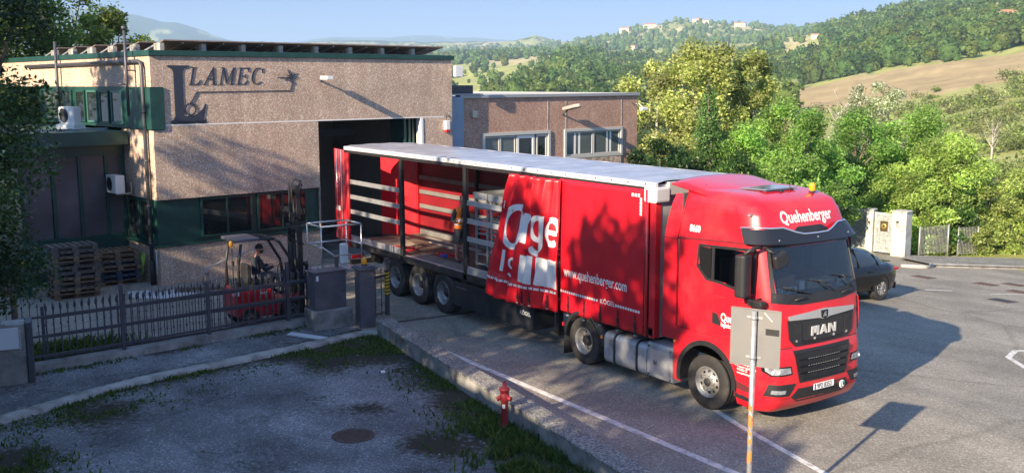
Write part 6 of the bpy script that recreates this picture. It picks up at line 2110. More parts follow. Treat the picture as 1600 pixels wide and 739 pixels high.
# ------------------------------------------------------------------ inside the trailer
ZINC = mat('bright_zinc', (.46, .47, .49), .35, .4, var=.15)
def rack(x, y, lab):
    t = thing('steel_rack', lab, 'rack', (x, y, 1.2), 0, 'steel racks loaded in the trailer')
    for a in (0, .50):
        for b_ in (0, .95):
            q = MB(); q.box(a, a + .045, b_, b_ + .045, 0, 2.02); q.build('post', ZINC, t)
    for z in (.25, .50, .78, 1.0, 1.12, 1.24, 1.36, 1.62):
        q = MB()
        for b_ in (.05, .35, .65, .95): q.box(.02, .53, b_, b_ + .03, z, z + .03)
        q.box(.0, .03, .02, .97, z - .032, z - .002); q.build('shelf', ZINC, t)
    q = MB(); q.box(-.04, .59, -.04, 1.03, 1.86, 1.88); q.box(-.04, .59, -.04, -.02, 1.88, 2.02); q.box(-.04, .59, 1.01, 1.03, 1.88, 2.02); q.box(-.04, -.02, -.02, 1.01, 1.88, 2.02); q.box(.57, .59, -.02, 1.01, 1.88, 2.02); q.build('top_tray', GALV, t)
    q = MB(); q.box(-.03, .58, -.02, 1.0, .05, .07); q.box(-.03, .58, -.02, 0, .07, .24); q.box(-.03, -.01, 0, 1.0, .07, .24); q.box(.56, .58, 0, 1.0, .07, .24); q.build('bottom_tray', DARK, t)
    return t
rack(-9.60, .22, 'steel rack with top tray standing right behind the trailer post')
rack(-8.92, .22, 'steel rack with top tray nearest the gathered red curtain')
def flat(name, label, cat, m, pts, z, th=.012, grp=None):
    q = MB(); q.prism(pts, 0, th, 'z'); o = q.build(name, m, None); o.location = (0, 0, z)
    return props(o, label, cat, grp)
flat('paper_sheet', 'pale sheet on the trailer floor at the feet of the man in the vest', 'paper', PAPER, [(-11.15, .25), (-10.7, .2), (-10.65, .55), (-11.1, .62)], 1.203, .004)
flat('wooden_batten', 'long pale batten on the trailer floor along the far red curtain', 'batten', mat('pale_batten', (.34, .31, .28), .8, var=.2), [(-15.2, 2.0), (-12.3, 2.02), (-12.3, 2.14), (-15.2, 2.12)], 1.203, .05)
flat('wooden_batten', 'short pale batten on the trailer floor beside the longer one', 'batten', mat('pale_batten', (.34, .31, .28), .8, var=.2), [(-14.6, 1.75), (-12.4, 1.65), (-12.4, 1.76), (-14.6, 1.86)], 1.203, .04)
flat('anti_slip_mat', 'greyish strip mat along the open edge of the trailer floor', 'mat', mat('worn_grey_mat', (.19, .165, .15), .8, var=.3, vs=2), [(-12.9, .2), (-9.9, .2), (-9.9, .6), (-12.9, .66)], 1.203, .006)
flat('cardboard_sheet', 'flat brown cardboard on the trailer floor near the rear', 'cardboard', mat('flat_card', (.36, .29, .21), .8), [(-15.9, .5), (-14.6, .4), (-14.3, 1.2), (-15.6, 1.5)], 1.203, .008)
def straps(cx, cy, n, R_, lab, mt):
    q = MB(); random.seed(int(cx * 100))
    for k in range(n):
        a0 = random.uniform(0, 6); r_ = random.uniform(R_ * .5, R_)
        q.tube([(cx + random.uniform(-.08, .08) + r_ * 1.4 * math.cos(a0 + i * .5), cy + r_ * math.sin(a0 + i * .5 + .2), 1.225 + .02 * math.sin(i + k)) for i in range(12)], .014, 5)
    return props(q.build('lashing_strap', mt), lab, 'strap', 'lashing straps on the trailer floor')
straps(-12.3, 1.0, 5, .22, 'small tangle of red lashing strap in the middle of the open trailer floor', RED)
straps(-13.9, .55, 6, .35, 'larger dark red tangle of lashing straps beside the rear trailer post', REDDK)
q = MB(); q.rbox(-.09, .09, -.05, .05, 0, .07, .02, 2); o = q.build('blue_cloth', mat('blue_cloth', (.03, .09, .5), .7), None, .01, (-12.15, .82, 1.205)); props(o, 'small blue cloth beside the red strap on the trailer floor', 'cloth')

# ------------------------------------------------------------------ fence, pillars, cabinets
FX = thing('yard_fence', 'grey steel picket fence on a low base between the yard and the old car park', 'fence', (0, 0, 0))
fl = [(-10.98, -10.4), (-11.2, -7.76), (-11.47, -5.81), (-11.72, -3.8)]
pm = MB(); pm.box(-.008, .008, -.008, .008, 0, 1.12)
for z in (.28, .74): pm.lathe([(.011, -.03), (.024, 0), (.011, .03)], 8, 'z', (0, 0, z))
pm.lathe([(.011, 0), (.02, .03), (.008, .07), (.001, .12)], 8, 'z', (0, 0, 1.12))
picket_me = pm.mesh('picket', FENCEP)
def panel(p, q_, parent, n, z0=.20, posts=True, hh=1.0):
    d = Vector((q_[0] - p[0], q_[1] - p[1], 0)); L_ = d.length; d.normalize()
    for z in (z0 + .10, z0 + .92 if hh == 1 else z0 + .6):
        q = MB(); q.bar((p[0], p[1], z), (q_[0], q_[1], z), .03, .045); q.build('rail', FENCEP, parent)
    q = MB(); q.bar((p[0], p[1], z0 + .52), (q_[0], q_[1], z0 + .52), .03, .045); q.build('rail', FENCEP, parent)
    for i in range(n):
        t_ = (i + .5) / n
        link('picket', picket_me, parent, (p[0] + d.x * L_ * t_, p[1] + d.y * L_ * t_, z0))
def post(x, y, h, parent, w=.075):
    q = MB(); q.box(x - w / 2, x + w / 2, y - w / 2, y + w / 2, .1, h); q.prism([(x - w * .6, y - w * .6), (x + w * .6, y - w * .6), (x + w * .6, y + w * .6), (x - w * .6, y + w * .6)], h, h + .015); return q.build('post', FENCEP, parent, .004)
for a, c_, n in zip(fl[:-1], fl[1:], (18, 13, 13)): panel(a, c_, FX, n)
panel(fl[-1], (-11.6, -2.62), FX, 7)
for p in fl: post(p[0], p[1], 1.58, FX)
post(-11.55, -2.58, 1.62, FX)
q = MB()
rows = []
for i, p in enumerate([(-10.9, -10.9)] + fl[1:] + [(-11.78, -3.35)]):
    rows.append([(p[0] - .14, p[1], -.02), (p[0] - .14, p[1], .17), (p[0] + .13, p[1], .16), (p[0] + .16, p[1], -.02)])
q.grid(rows, False); q.add(rows[-1], [(0, 1, 2, 3)])
q.build('base_wall', CONC, FX)
# sliding gate, pushed open behind the fence
SG = thing('sliding_gate', 'grey steel sliding gate standing open close behind the picket fence', 'gate', (0, 0, 0))
g0, g1 = (-11.42, -9.3), (-11.95, -3.2)
for z in (.16, .62, 1.02):
    q = MB(); q.bar((*g0, z), (*g1, z), .05, .06); q.build('gate_rail', FENCEP, SG)
sp = MB(); sp.box(-.009, .009, -.009, .009, 0, 1.02); sp.lathe([(.012, 0), (.030, .05), (.030, .10), (.001, .18)], 4, 'z', (0, 0, 1.02)); 
sp.lathe([(.001, -.12), (.028, -.05), (.012, 0)], 4, 'z', (0, 0, 0.02))
sp_me = sp.mesh('gate_picket', FENCEP)
for i in range(42):
    t_ = (i + .5) / 42
    link('gate_picket', sp_me, SG, (g0[0] + (g1[0] - g0[0]) * t_, g0[1] + (g1[1] - g0[1]) * t_, .12))
for p in (g0, g1): post(p[0], p[1], 1.25, SG, .06)
for t_ in (.1, .75):
    q = MB(); q.lathe([(.03, -.02), (.05, -.02), (.05, .02), (.03, .02)], 14, 'x', (g0[0] + (g1[0] - g0[0]) * t_, g0[1] + (g1[1] - g0[1]) * t_, .05)); q.build('gate_roller', DARK, SG)
# striped gate stop beyond the pillar
GS = thing('gate_stop', 'slim steel gate stop with black and yellow tape beside the beacon pillar', 'gate post', (0, 0, 0))
post(-11.15, -1.42, 1.52, GS, .09)
q = MB(); q.bar((-11.15, -1.42, 1.12), (-10.85, -2.05, 1.12), .04, .06); q.bar((-11.15, -1.42, .2), (-10.85, -2.05, .2), .03, .04); q.build('rail', FENCEP, GS)
for k in (1, 2): link('picket', picket_me, GS, (-11.15 + .1 * k, -1.42 - .21 * k, .12))
for k in range(7):
    q = MB(); z = .62 + .085 * k; q.prism([(-1.47, z), (-1.37, z + .04), (-1.37, z + .082), (-1.47, z + .042)] if 0 else [(-11.197, z + .0), (-11.103, z + .03), (-11.103, z + .072), (-11.197, z + .042)], -1.4705, -1.4675, 'y'); q.build('hazard_tape', YELLOW, GS)
    q = MB(); q.prism([(-1.467, z + .0), (-1.373, z + .03), (-1.373, z + .072), (-1.467, z + .042)], -11.1025, -11.0995, 'x'); q.build('hazard_tape', YELLOW, GS)
q = MB(); q.box(-11.199, -11.1, -1.4695, -1.371, .6, 1.24); q.build('tape_backing', BLACK, GS)
# beacon pillar
PL = thing('gate_pillar', 'dark grey gate pillar with a capped top and orange beacon', 'pillar', (-10.75, -2.22, 0), rad(-7))
q = MB(); q.box(-.19, .19, -.19, .19, -.02, 1.42); q.build('shaft', CABG, PL, .01)
q = MB(); q.box(-.25, .25, -.25, .25, 1.421, 1.47); q.box(-.20, .20, -.20, .20, 1.471, 1.50); q.build('cap', CABG, PL, .01)
q = MB(); q.lathe([(.07, 1.501), (.075, 1.53), (.05, 1.54)], 16, 'z'); q.build('beacon_base', BLACK, PL)
q = MB(); q.lathe([(.062, 1.535), (.066, 1.60), (.055, 1.67), (.03, 1.70), (.001, 1.705)], 16, 'z'); q.build('beacon', AMBER, PL)
# cabinet on its concrete plinth
q = MB(); q.box(-11.58, -10.98, -3.45, -2.44, -.02, .46); o = q.build('concrete_plinth', CONC, None, .02); props(o, 'stained concrete plinth under the grey utility cabinet', 'plinth')
CB = thing('utility_cabinet', 'dark grey steel utility cabinet standing on the concrete plinth', 'cabinet', (-11.28, -2.98, .462), rad(4))
q = MB(); q.box(-.2, .2, -.42, .42, 0, .90); q.build('casing', CABG, CB, .008)
q = MB(); q.box(-.23, .23, -.45, .45, .901, .935); q.build('lid', CABG, CB, .006)
q = MB(); q.box(.201, .208, -.38, .38, .05, .86); q.build('door', CABG, CB, .003)
q = MB(); q.box(.2085, .213, -.38, -.32, .72, .84); q.build('label_plate', PAPER, CB)
q = MB(); q.tube([(.209, .30, .42), (.23, .30, .42)], .02, 8); q.build('lock', BLACK, CB)
# pillar at the left with a white board on it
LP = thing('letterbox_pillar', 'concrete pillar with a white board at the left end of the fence', 'pillar', (-10.55, -10.15, 0), rad(-10))
q = MB(); q.box(-.25, .25, -.6, .38, -.02, 1.20); q.build('shaft', CONC, LP, .02)
q = MB(); q.box(.251, .285, -.6, .26, .72, 1.14); q.build('white_board', mat('white_board', (.62, .66, .72), .4), LP, .006)
q = MB(); q.box(.27, .30, .262, .285, .80, .84); q.box(.27, .30, .262, .285, 1.04, 1.08); q.box(.252, .27, .262, .30, .7, 1.16); q.build('board_hinge', GALV, LP)
q = MB(); q.box(-.28, .28, .39, .50, -.02, 1.22); q.build('side_post', FENCEP, LP, .01)
# brown shed roof edge in the yard at the far left
SH = thing('wooden_shelter', 'low brown wooden shelter behind the left end of the fence', 'shelter', (-13.6, -10.6, 0), rad(14))
q = MB(); T = Matrix.Translation((0, 0, 1.25)) @ Matrix.Rotation(rad(14), 4, 'X'); q.box(-1.1, 1.1, -1.6, .95, 0, .05, T); q.build('roof', mat('brown_boards', (.09, .05, .035), .8, var=.3, vs=4), SH)
for a in (-1, 1):
    q = MB(); q.box(a - .05, a + .05, .7, .8, 0, 1.36); q.build('post', WOOD, SH)

# ------------------------------------------------------------------ red hydrant, sign, manhole, gullies
HY = thing('fire_hydrant', 'faded red fire hydrant standing in grass against the low concrete wall', 'hydrant', (-2.68, -3.565, 0))
HY.scale = (.78, .78, .84)
q = MB(); q.lathe([(.13, -.02), (.13, .05), (.10, .07), (.085, .10), (.08, .12)], 20, 'z'); q.build('base_flange', HYD, HY)
q = MB(); q.lathe([(.078, .12), (.075, .55), (.085, .57), (.095, .60), (.11, .66), (.10, .72), (.085, .74)], 20, 'z'); q.build('barrel', HYD, HY)
q = MB(); q.lathe([(.085, .74), (.10, .75), (.10, .80), (.12, .81), (.12, .83), (.09, .86), (.05, .88), (.045, .94), (.03, .96), (.001, .965)], 20, 'z'); q.build('bonnet', HYD, HY)
q = MB(); q.lathe([(.026, .965), (.026, 1.0), (.001, 1.003)], 5, 'z'); q.build('spindle', HYD, HY)
for a in (20, 140, 260):
    d = Vector((math.cos(rad(a)), math.sin(rad(a)), -.25)); q = MB(); q.tube([d * .08 + Vector((0, 0, .68)), d * .15 + Vector((0, 0, .68))], .045, 12); q.tube([d * .15 + Vector((0, 0, .68)), d * .175 + Vector((0, 0, .68))], .052, 6); q.build('outlet_cap', HYD, HY)
q = MB(); q.grid([[(.0785 * math.cos(a), .0785 * math.sin(a), z) for z in (.44, .52)] for a in [rad(-75 + 10 * k) for k in range(6)]]); q.build('white_label', PAPER, HY)

SP = thing('road_sign', 'grey back of a square road sign on a galvanised post with orange paint marks', 'road sign', (2.68, -3.38, 0))
q = MB(); q.tube([(0, 0, -.05), (0, 0, 3.02)], .034, 16); q.build('post', GALV, SP)
for k, (z, h_, a) in enumerate(((1.72, .09, 0), (1.52, .11, 1), (1.30, .07, 0), (1.05, .14, 1), (.8, .1, 0), (.5, .12, 1), (1.62, .05, 1), (1.42, .05, 0))):
    q = MB(); q.grid([[(.0345 * math.cos(b_), .0345 * math.sin(b_), z + hh + .02 * math.sin(3 * b_ + k)) for hh in (0, h_)] for b_ in [rad(-150 + 18 * a + 14 * j) for j in range(10)]]); q.build('orange_paint', mat('orange_spray', (.62, .19, .05), .7), SP)
# the plate faces the other way, turned a little
T = Matrix.Rotation(rad(26), 4, 'Z')
q = MB(); q.rbox(-.31, .33, .040, .046, 2.30, 3.04, .03, 3, T=T, axis='y'); q.build('plate', SIGNBACK, SP)
q = MB(); q.box(-.31, .33, .030, .0395, 2.30, 2.315, T); q.build('plate_rim', SIGNBACK, SP); q = MB(); q.box(-.31, .33, .030, .0395, 3.025, 3.04, T); q.build('plate_rim', SIGNBACK, SP)
for z in (2.42, 2.93):
    q = MB(); q.lathe([(.035, -.02), (.041, -.02), (.041, .02), (.035, .02)], 16, 'z', (0, 0, z)); q.box(-.10, .10, .030, .0395, z - .012, z + .012, T); q.build('clamp', GALV, SP)
q = MB(); q.box(.14, .31, .034, .0395, 2.72, 2.80, T); q.build('black_sticker', BLACK, SP)
q = MB(); q.bar(T @ Vector((.12, .036, 3.0)), T @ Vector((.22, .036, 2.90)), .008, .008); q.build('scratch', PAPER, SP)

MH = thing('manhole_cover', 'round rusty brown manhole cover in the old car park', 'manhole cover', (-3.79, -5.87, .0))
q = MB(); q.lathe([(.33, .004), (.33, .012), (.31, .014), (.305, .010), (.001, .010)], 40, 'z'); q.build('cover', RUST, MH)
q = MB(); q.lathe([(.36, .004), (.36, .013), (.335, .013), (.335, .006)], 40, 'z'); q.build('frame', RUST, MH)
q = MB()
for i in range(-5, 6):
    for j in range(-5, 6):
        if math.hypot(i, j) < 5.2: q.box(i * .052 - .014, i * .052 + .014, j * .052 - .014, j * .052 + .014, .0103, .0165)
q.build('raised_studs', RUST, MH)
for k, (x, y, lab) in enumerate(((-10.46, 19.86, 'rusty gully grate nearest the far kerb corner'), (-8.62, 20.8, 'brown iron cover left of the far pair of covers on the road'), (-8.2, 21.9, 'brown iron cover farthest out on the right of the road'), (-7.1, 20.3, 'wide rusty cover in the road at the right edge of the photo'), (-6.2, 17.7, 'dark oblong iron cover nearest in the sunlit road'))):
    z = sz(y)
    o = thing('road_cover', lab, 'drain cover', (x, y, z), rad(20), 'iron covers in the far road')
    q = MB(); q.box(-.36, .36, -.3, .3, .003, .012); q.build('frame', RUST, o)
    q = MB(); q.box(-.31, .31, -.25, .25, .0125, .016); q.build('plate', RUST if k != 4 else DARK, o)
    o.rotation_euler = (math.atan(-.07) , 0, rad(0))
flat('white_plank', 'white plank lying on the gravel in front of the cabinet plinth', 'plank', mat('pale_plank', (.55, .57, .60), .6), [(-11.05, -4.0), (-10.9, -4.18), (-10.0, -3.72), (-10.1, -3.5)], .02, .03)
flat('white_sheet', 'torn white sheet lying on the yard by the factory corner', 'sheet', mat('pale_sheet', (.5, .5, .52), .7, var=.2), [(-18.3, -5.95), (-17.4, -6.1), (-16.6, -5.2), (-17.0, -4.3), (-17.4, -4.9), (-17.9, -4.7), (-17.6, -5.4), (-18.1, -5.3)], .012, .008)
q = MB(); q.bar((-17.6, -4.75, .08), (-16.3, -2.9, .10), .09, .07); props(q.build('timber_beam', WOOD), 'brown timber beam lying along the factory base wall', 'beam')
q = MB(); q.tube([(-18.0, -3.9, .02), (-18.05, -3.85, .35), (-18.1, -3.7, .5), (-18.45, -2.6, .75), (-18.7, -1.6, .95)], .022, 8); props(q.build('bent_pipe', GALV), 'bent white metal pipe leaning by the factory base wall', 'pipe')
flat('litter_scrap', 'small white scrap lying in the grass by the low wall', 'litter', PAPER, [(-7.0, -3.75), (-6.85, -3.82), (-6.8, -3.72), (-6.95, -3.66)], .02, .01)

# ------------------------------------------------------------------ pallets
dk = MB()
for i in range(7): dk.box(i * .1835, i * .1835 + .10, 0, .80, .122, .144)
for y in (0, .35, .70): dk.box(0, 1.2, y, y + .10, .10, .1215)
pk_d = {k: dk.mesh('deck', m_) for k, m_ in (('w', WOOD), ('g', WOODG), ('d', mat('dark_pallet_wood', (.05, .055, .08), .85, var=.3)))}
blk = MB(); blk.box(0, .145, 0, .10, .022, .0995)
bs = MB(); bs.box(0, 1.2, 0, .10, 0, .0215)
def pallet(i, x, y, z, rz, kind, lab, grp):
    t = thing('pallet', lab, 'pallet', (x, y, z), rz, grp)
    m_ = pk_d[kind].materials[0]
    link('deck', pk_d[kind], t)
    key = kind
    for a in (0, .527, 1.055):
        for b_ in (0, .35, .70):
            link('block', BLK[key], t, (a, b_, 0))
    for b_ in (0, .35, .70): link('base_board', BSB[key], t, (0, b_, 0))
BLK = {k: blk.mesh('block', pk_d[k].materials[0]) for k in pk_d}
BSB = {k: bs.mesh('base_board', pk_d[k].materials[0]) for k in pk_d}
def nth(i, n, what):
    if i == 0: return 'bottom pallet of the ' + what
    if i == n - 1: return 'top pallet of the ' + what
    return '%s pallet from the bottom of the %s' % (['', 'second', 'third', 'fourth', 'fifth', 'sixth', 'seventh', 'eighth', 'ninth'][i], what)
kinds = 'wwgwgggwgg'
for i in range(10):
    p = bt(-3.0 + random.uniform(-.04, .04), -.05 + random.uniform(-.04, .04), .003 + .146 * i)
    pallet(i, p.x, p.y, p.z, BA + rad(-4 + random.uniform(-4, 4)), kinds[i], nth(i, 10, 'taller wooden pallet stack') if i < 9 else 'top pallet of the taller wooden pallet stack', 'pallets in the taller stack')
kinds = 'wddwgwww'
for i in range(7):
    p = bt(-1.42 + random.uniform(-.03, .03), 1.05 + random.uniform(-.03, .03), .003 + .146 * i)
    pallet(i, p.x, p.y, p.z, BA + rad(-6 + random.uniform(-3, 3)), kinds[i], nth(i, 7, 'shorter pallet stack by the factory wall'), 'pallets in the shorter stack')
# green pump cabinet with a warning triangle
p = bt(-3.5, 1.3, 0)
GC = thing('green_cabinet', 'narrow dark green cabinet with a yellow warning triangle left of the pallets', 'cabinet', p, BA)
q = MB(); q.box(-.28, .28, -.2, .25, 0, 1.12); q.build('casing', GREENP, GC, .02)
q = MB(); q.prism([(-.16, .86), (.16, .86), (0, 1.14)], -.212, -.2015, 'y'); q.build('warning_triangle', YELLOW, GC)
q = MB(); q.prism([(-.02, .89), (.05, .98), (.0, .98), (.03, 1.05), (-.03, .96), (.01, .96)], -.2145, -.2125, 'y'); q.build('bolt_symbol', BLACK, GC)
q = MB(); q.tube([(0, 0, 1.12), (0, 0, 1.24)], .05, 10); q.build('top_vent', GALV, GC)
q = MB()
for k in range(5): q.prism([(-.28, .1 + .15 * k), (-.22, .14 + .15 * k), (-.22, .2 + .15 * k), (-.28, .16 + .15 * k)], -.203, -.2005, 'y')
q.build('hazard_tape', YELLOW, GC)

# ------------------------------------------------------------------ forklift: x forward
FK = thing('forklift', 'red forklift truck with a raised black mast behind the picket fence', 'forklift', (-12.62, -4.95, 0), rad(91))
FKR = mat('forklift_red', (.50, .012, .02), .35, coat=.3, var=.1, dirt=(.30, .02, .03), dscale=2)
q = MB(); q.prism([(0, .34), (.06, .26), (.45, .26), (.45, .55), (.50, .92), (.30, .98), (.06, .93), (0, .80)], -.46, .46, 'y'); q.build('counterweight', FKR, FK, .05)
q = MB(); q.prism([(.451, .24), (1.55, .24), (1.66, .36), (1.66, .75), (1.50, .62), (1.05, .52), (1.0, .80), (.92, .90), (.52, .93), (.451, .6)], -.45, .45, 'y'); q.build('body', FKR, FK, .03)
q = MB(); q.prism([(.10, .935), (.90, .91), (.86, .97), (.15, 1.0)], -.34, .34, 'y'); q.build('engine_cover', DARK, FK, .02)
q = MB(); q.rbox(.52, .98, -.24, .24, .97, 1.09, .06, 3); q.rbox(.40, .52, -.22, .22, 1.03, 1.50, .05, 3, axis='y'); q.build('seat', BLACK, FK, .03)
q = MB(); q.box(1.0, 1.5, -.40, .40, .50, .54); q.build('footboard', BLACK, FK)
q = MB(); q.prism([(1.48, .54), (1.66, .60), (1.60, 1.18), (1.50, 1.22)], -.36, .36, 'y'); q.build('dash_panel', BLACK, FK, .02)
q = MB(); q.tube([(1.35 + .04 * math.cos(a), .15 * math.sin(a), 1.30 + .14 * math.cos(a)) for a in [2 * PI * k / 20 for k in range(21)]], .012, 6, False); q.tube([(1.36, 0, 1.3), (1.52, 0, 1.15)], .02, 8); q.build('steering_wheel', BLACK, FK)
for s_ in (-1, 1):
    q = MB(); q.tube([(.14, s_ * .42, .92), (.12, s_ * .42, 1.5), (.22, s_ * .40, 2.05)], .038, 8); q.build('guard_pillar', BLACK, FK); q = MB(); q.tube([(1.60, s_ * .42, .75), (1.52, s_ * .42, 1.45), (1.18, s_ * .40, 2.02), (1.05, s_ * .40, 2.10)], .036, 8); q.build('guard_pillar', BLACK, FK)
q = MB(); q.tube([(1.05, -.4, 2.10), (1.05, .4, 2.10)], .035, 8); q.tube([(.62, -.42, 2.14), (1.05, -.40, 2.10)], .03, 8); q.tube([(.62, .42, 2.14), (1.05, .40, 2.10)], .03, 8)
for k in range(3): q.bar((.6, -.2 + .2 * k, 2.13), (1.05, -.2 + .2 * k, 2.11), .03, .04)
q.build('guard_bars', BLACK, FK)
q = MB(); q.rbox(.02, .68, -.46, .46, 2.10, 2.17, .06, 3); q.build('guard_roof', mat('grey_guard_roof', (.09, .09, .105), .4), FK, .02)
q = MB(); q.lathe([(.05, 0), (.05, .08), (.03, .11), (.001, .115)], 12, 'z', (.0, -.34, 2.03)); q.box(-.03, .05, -.38, -.3, 2.0, 2.03); q.build('beacon', AMBER, FK)
q = MB(); q.tube([(.0, -.38, 1.95), (.0, -.40, 1.1)], .012, 6); q.box(-.02, .02, -.46, -.38, 1.55, 1.66); q.build('exhaust_rod', BLACK, FK)
for x, r_ in ((.36, .24), (1.42, .30)):
    wheel(FK, x, -.40, r_, .20, 'front'); wheel(FK, x, .40, r_, .20, 'front', True)
tmm = lambda s_, x0, z0, sz_, m_, nm, sh=.3: put_mesh(text_mesh(s_, sz_, .003, 1.0, sh), lambda a, c_: (x0 + a, -.454, z0 + c_), nm, m_, FK)
# the side facing the camera is the lorry-side of the machine (local -y)
tmm('MANITOU', .52, .52, .13, WHITEPR, 'maker_lettering')
q = MB(); q.rbox(1.13, 1.48, -.458, -.4515, .40, .49, .02, 2, axis='y'); q.build('round_label', BLACK, FK)
tmm('G series', 1.15, .42, .075, YELLOW, 'model_lettering', .1)
tmm('MI 25', .62, .80, .07, WHITEPR, 'model_lettering')
q = MB(); q.box(.02, .10, -.475, -.462, .82, .95); q.build('white_label', PAPER, FK)
# mast
for s_ in (-1, 1):
    q = MB(); q.box(1.70, 1.82, s_ * .30 - .035, s_ * .30 + .035, .12, 2.35); q.build('outer_mast_rail', BLACK, FK, .005)
    q = MB(); q.box(1.73, 1.83, s_ * .22 - .03, s_ * .22 + .03, .9, 3.35); q.build('inner_mast_rail', BLACK, FK, .005)
    q = MB(); q.tube([(1.70, s_ * .13, .3), (1.70, s_ * .13, 1.9)], .035, 10); q.tube([(1.70, s_ * .13, 1.9), (1.70, s_ * .13, 3.0)], .02, 10); q.build('lift_cylinder', DARK, FK)
for z in (.2, 1.2, 2.25):
    q = MB(); q.box(1.68, 1.72, -.36, .36, z, z + .09); q.build('mast_crossbar', BLACK, FK, .005)
for z in (2.4, 3.26):
    q = MB(); q.box(1.72, 1.76, -.24, .24, z, z + .07); q.build('mast_crossbar', BLACK, FK, .005)
q = MB()
for z0_, dx in ((2.62, 0), (2.0, .1)): q.tube([(1.72 + dx, -.40, z0_ - .1), (1.6, -.44, z0_), (1.5, -.3, z0_ + .1), (1.5, 0, z0_ + .12), (1.6, .35, z0_ + .05)], .018, 6)
q.tube([(1.85, -.1, 3.3), (1.95, -.05, 3.42), (1.85, .08, 3.48), (1.75, .1, 3.35), (1.8, .1, 2.6)], .022, 6); q.tube([(1.85, .05, 3.2), (2.05, .1, 3.35), (2.0, .2, 3.1), (2.1, .2, 2.6)], .015, 6)
q.build('hydraulic_hoses', BLACK, FK)
q = MB(); q.box(1.84, 1.90, -.45, .45, 1.35, 1.43); q.box(1.84, 1.90, -.45, .45, 1.02, 1.10)
for y in (-.42, -.15, .12, .38): q.box(1.845, 1.895, y, y + .04, 1.101, 1.349)
q.build('fork_carriage', BLACK, FK)
for y in (-.33, .23):
    q = MB(); q.box(1.901, 1.94, y, y + .10, 1.0, 1.45); q.box(1.941, 3.0, y, y + .10, 1.0, 1.04); q.build('fork', DARK, FK)
q = MB(); q.box(1.83, 1.835, -.25, -.19, 2.0, 2.12); q.box(1.83, 1.835, -.25, -.19, 1.55, 1.67); q.build('mast_label', PAPER, FK)
man_sitting((-12.60, -4.23, 1.03), rad(93))
# work platform carried on the forks
CG = thing('work_platform', 'light metal work platform cage with handrails carried on the forklift forks', 'platform', (-12.82, -2.62, 1.045), rad(91))
def cgb(name, *segs, r=.018, m_=ALU):
    q = MB()
    for s_ in segs: q.tube(s_, r, 8)
    return q.build(name, m_, CG)
q = MB(); q.box(0, 1.15, -.45, .45, 0, .06); q.build('base_tray', GALV, CG, .008)
q = MB()
for k in range(9): q.box(.08 + .11 * k, .14 + .11 * k, -.40, .40, .0605, .085)
q.build('floor_slats', ALU, CG)
for a, b_ in ((.02, -.43), (1.13, -.43), (.02, .43), (1.13, .43)): cgb('upright', [(a, b_, .06), (a, b_, 1.22)])
for a, b_ in (((.02, -.43), (1.13, -.43)), ((.02, .43), (1.13, .43)), ((.02, -.43), (.02, .43)), ((1.13, -.43), (1.13, .43))): cgb('top_rail', [(*a, 1.22), (*b_, 1.22)], r=.022)
for a, b_ in (((.02, .43), (1.13, .43)), ((.02, -.43), (.02, .43)), ((1.13, -.43), (1.13, .43))): cgb('middle_rail', [(*a, .70), (*b_, .70)])
cgb('middle_rail', [(.02, -.43, .72), (.35, -.43, .46), (1.13, -.43, .44)])
q = MB(); q.box(.9, 1.12, .30, .42, .09, .62); q.build('white_canister', WHITE, CG, .03)

# ------------------------------------------------------------------ black car, x towards its nose
CX, CY = -8.45, 11.9
car = thing('parked_car', 'black sport utility car parked beyond the lorry cab with its tail towards the road', 'car', (CX, CY, sz(CY) - .0), rad(-90))
car.rotation_euler = (0, -math.atan(.068), rad(-88))
def car_body():
    # stations along x (rear -2.4 .. nose 2.4): bottom z, belt z, half width
    b = MB()
    xs_ = np.linspace(-2.42, 2.42, 45)
    def belt(x): return float(np.interp(x, [-2.42, -2.3, -2.0, -1.2, .6, 1.3, 2.1, 2.42], [.86, 1.02, 1.10, 1.10, 1.04, 1.02, .86, .62]))
    def half(x): return float(np.interp(x, [-2.42, -2.3, -1.9, -1.3, .8, 1.7, 2.2, 2.42], [.72, .86, .95, .98, .97, .94, .84, .62]))
    def low(x):
        z = float(np.interp(x, [-2.42, -2.2, -1.8, 1.9, 2.3, 2.42], [.46, .30, .26, .26, .28, .36]))
        return z
    rows = []
    for x in xs_:
        h, zb_, zt = half(x), low(x), belt(x)
        prof = [(0, zb_), (h * .80, zb_), (h * .97, zb_ + .08), (h, zb_ + .30), (h * 1.0, (zb_ + zt) / 2 + .06), (h * .975, zt - .12), (h * .90, zt - .02), (h * .75, zt + .02), (0, zt + .045)]
        rows.append([(x, -y, z) for y, z in prof] + [(x, y, z) for y, z in prof[::-1]])
    b.grid(rows)
    b.add(rows[0], [tuple(range(len(rows[0])))]); b.add(rows[-1], [tuple(range(len(rows[0])))])
    return b
car_body().build('body', CARB, car)
def cabin(gs, pad, m_, name):
    b = MB(); rows = []
    for x in np.linspace(-2.05, 1.15, 24):
        zt = float(np.interp(x, [-2.05, -1.7, -1.1, -.3, .3, .75, 1.15], [1.10, 1.30, 1.50, 1.62, 1.60, 1.36, 1.06])) - pad
        hb = float(np.interp(x, [-2.05, -1.5, .4, 1.15], [.72, .86, .88, .80])) - pad
        ht = hb * .74
        rows.append([(x, -hb, 1.02), (x, -hb * .93, 1.02 + (zt - 1.02) * .45), (x, -ht, zt - .05), (x, -ht * .8, zt), (x, 0, zt + .015), (x, ht * .8, zt), (x, ht, zt - .05), (x, hb * .93, 1.02 + (zt - 1.02) * .45), (x, hb, 1.02)])
    b.grid(rows); b.build(name, m_, car)
    return rows
cabin(0, .0, PANE, 'greenhouse')
b = MB(); rows = []
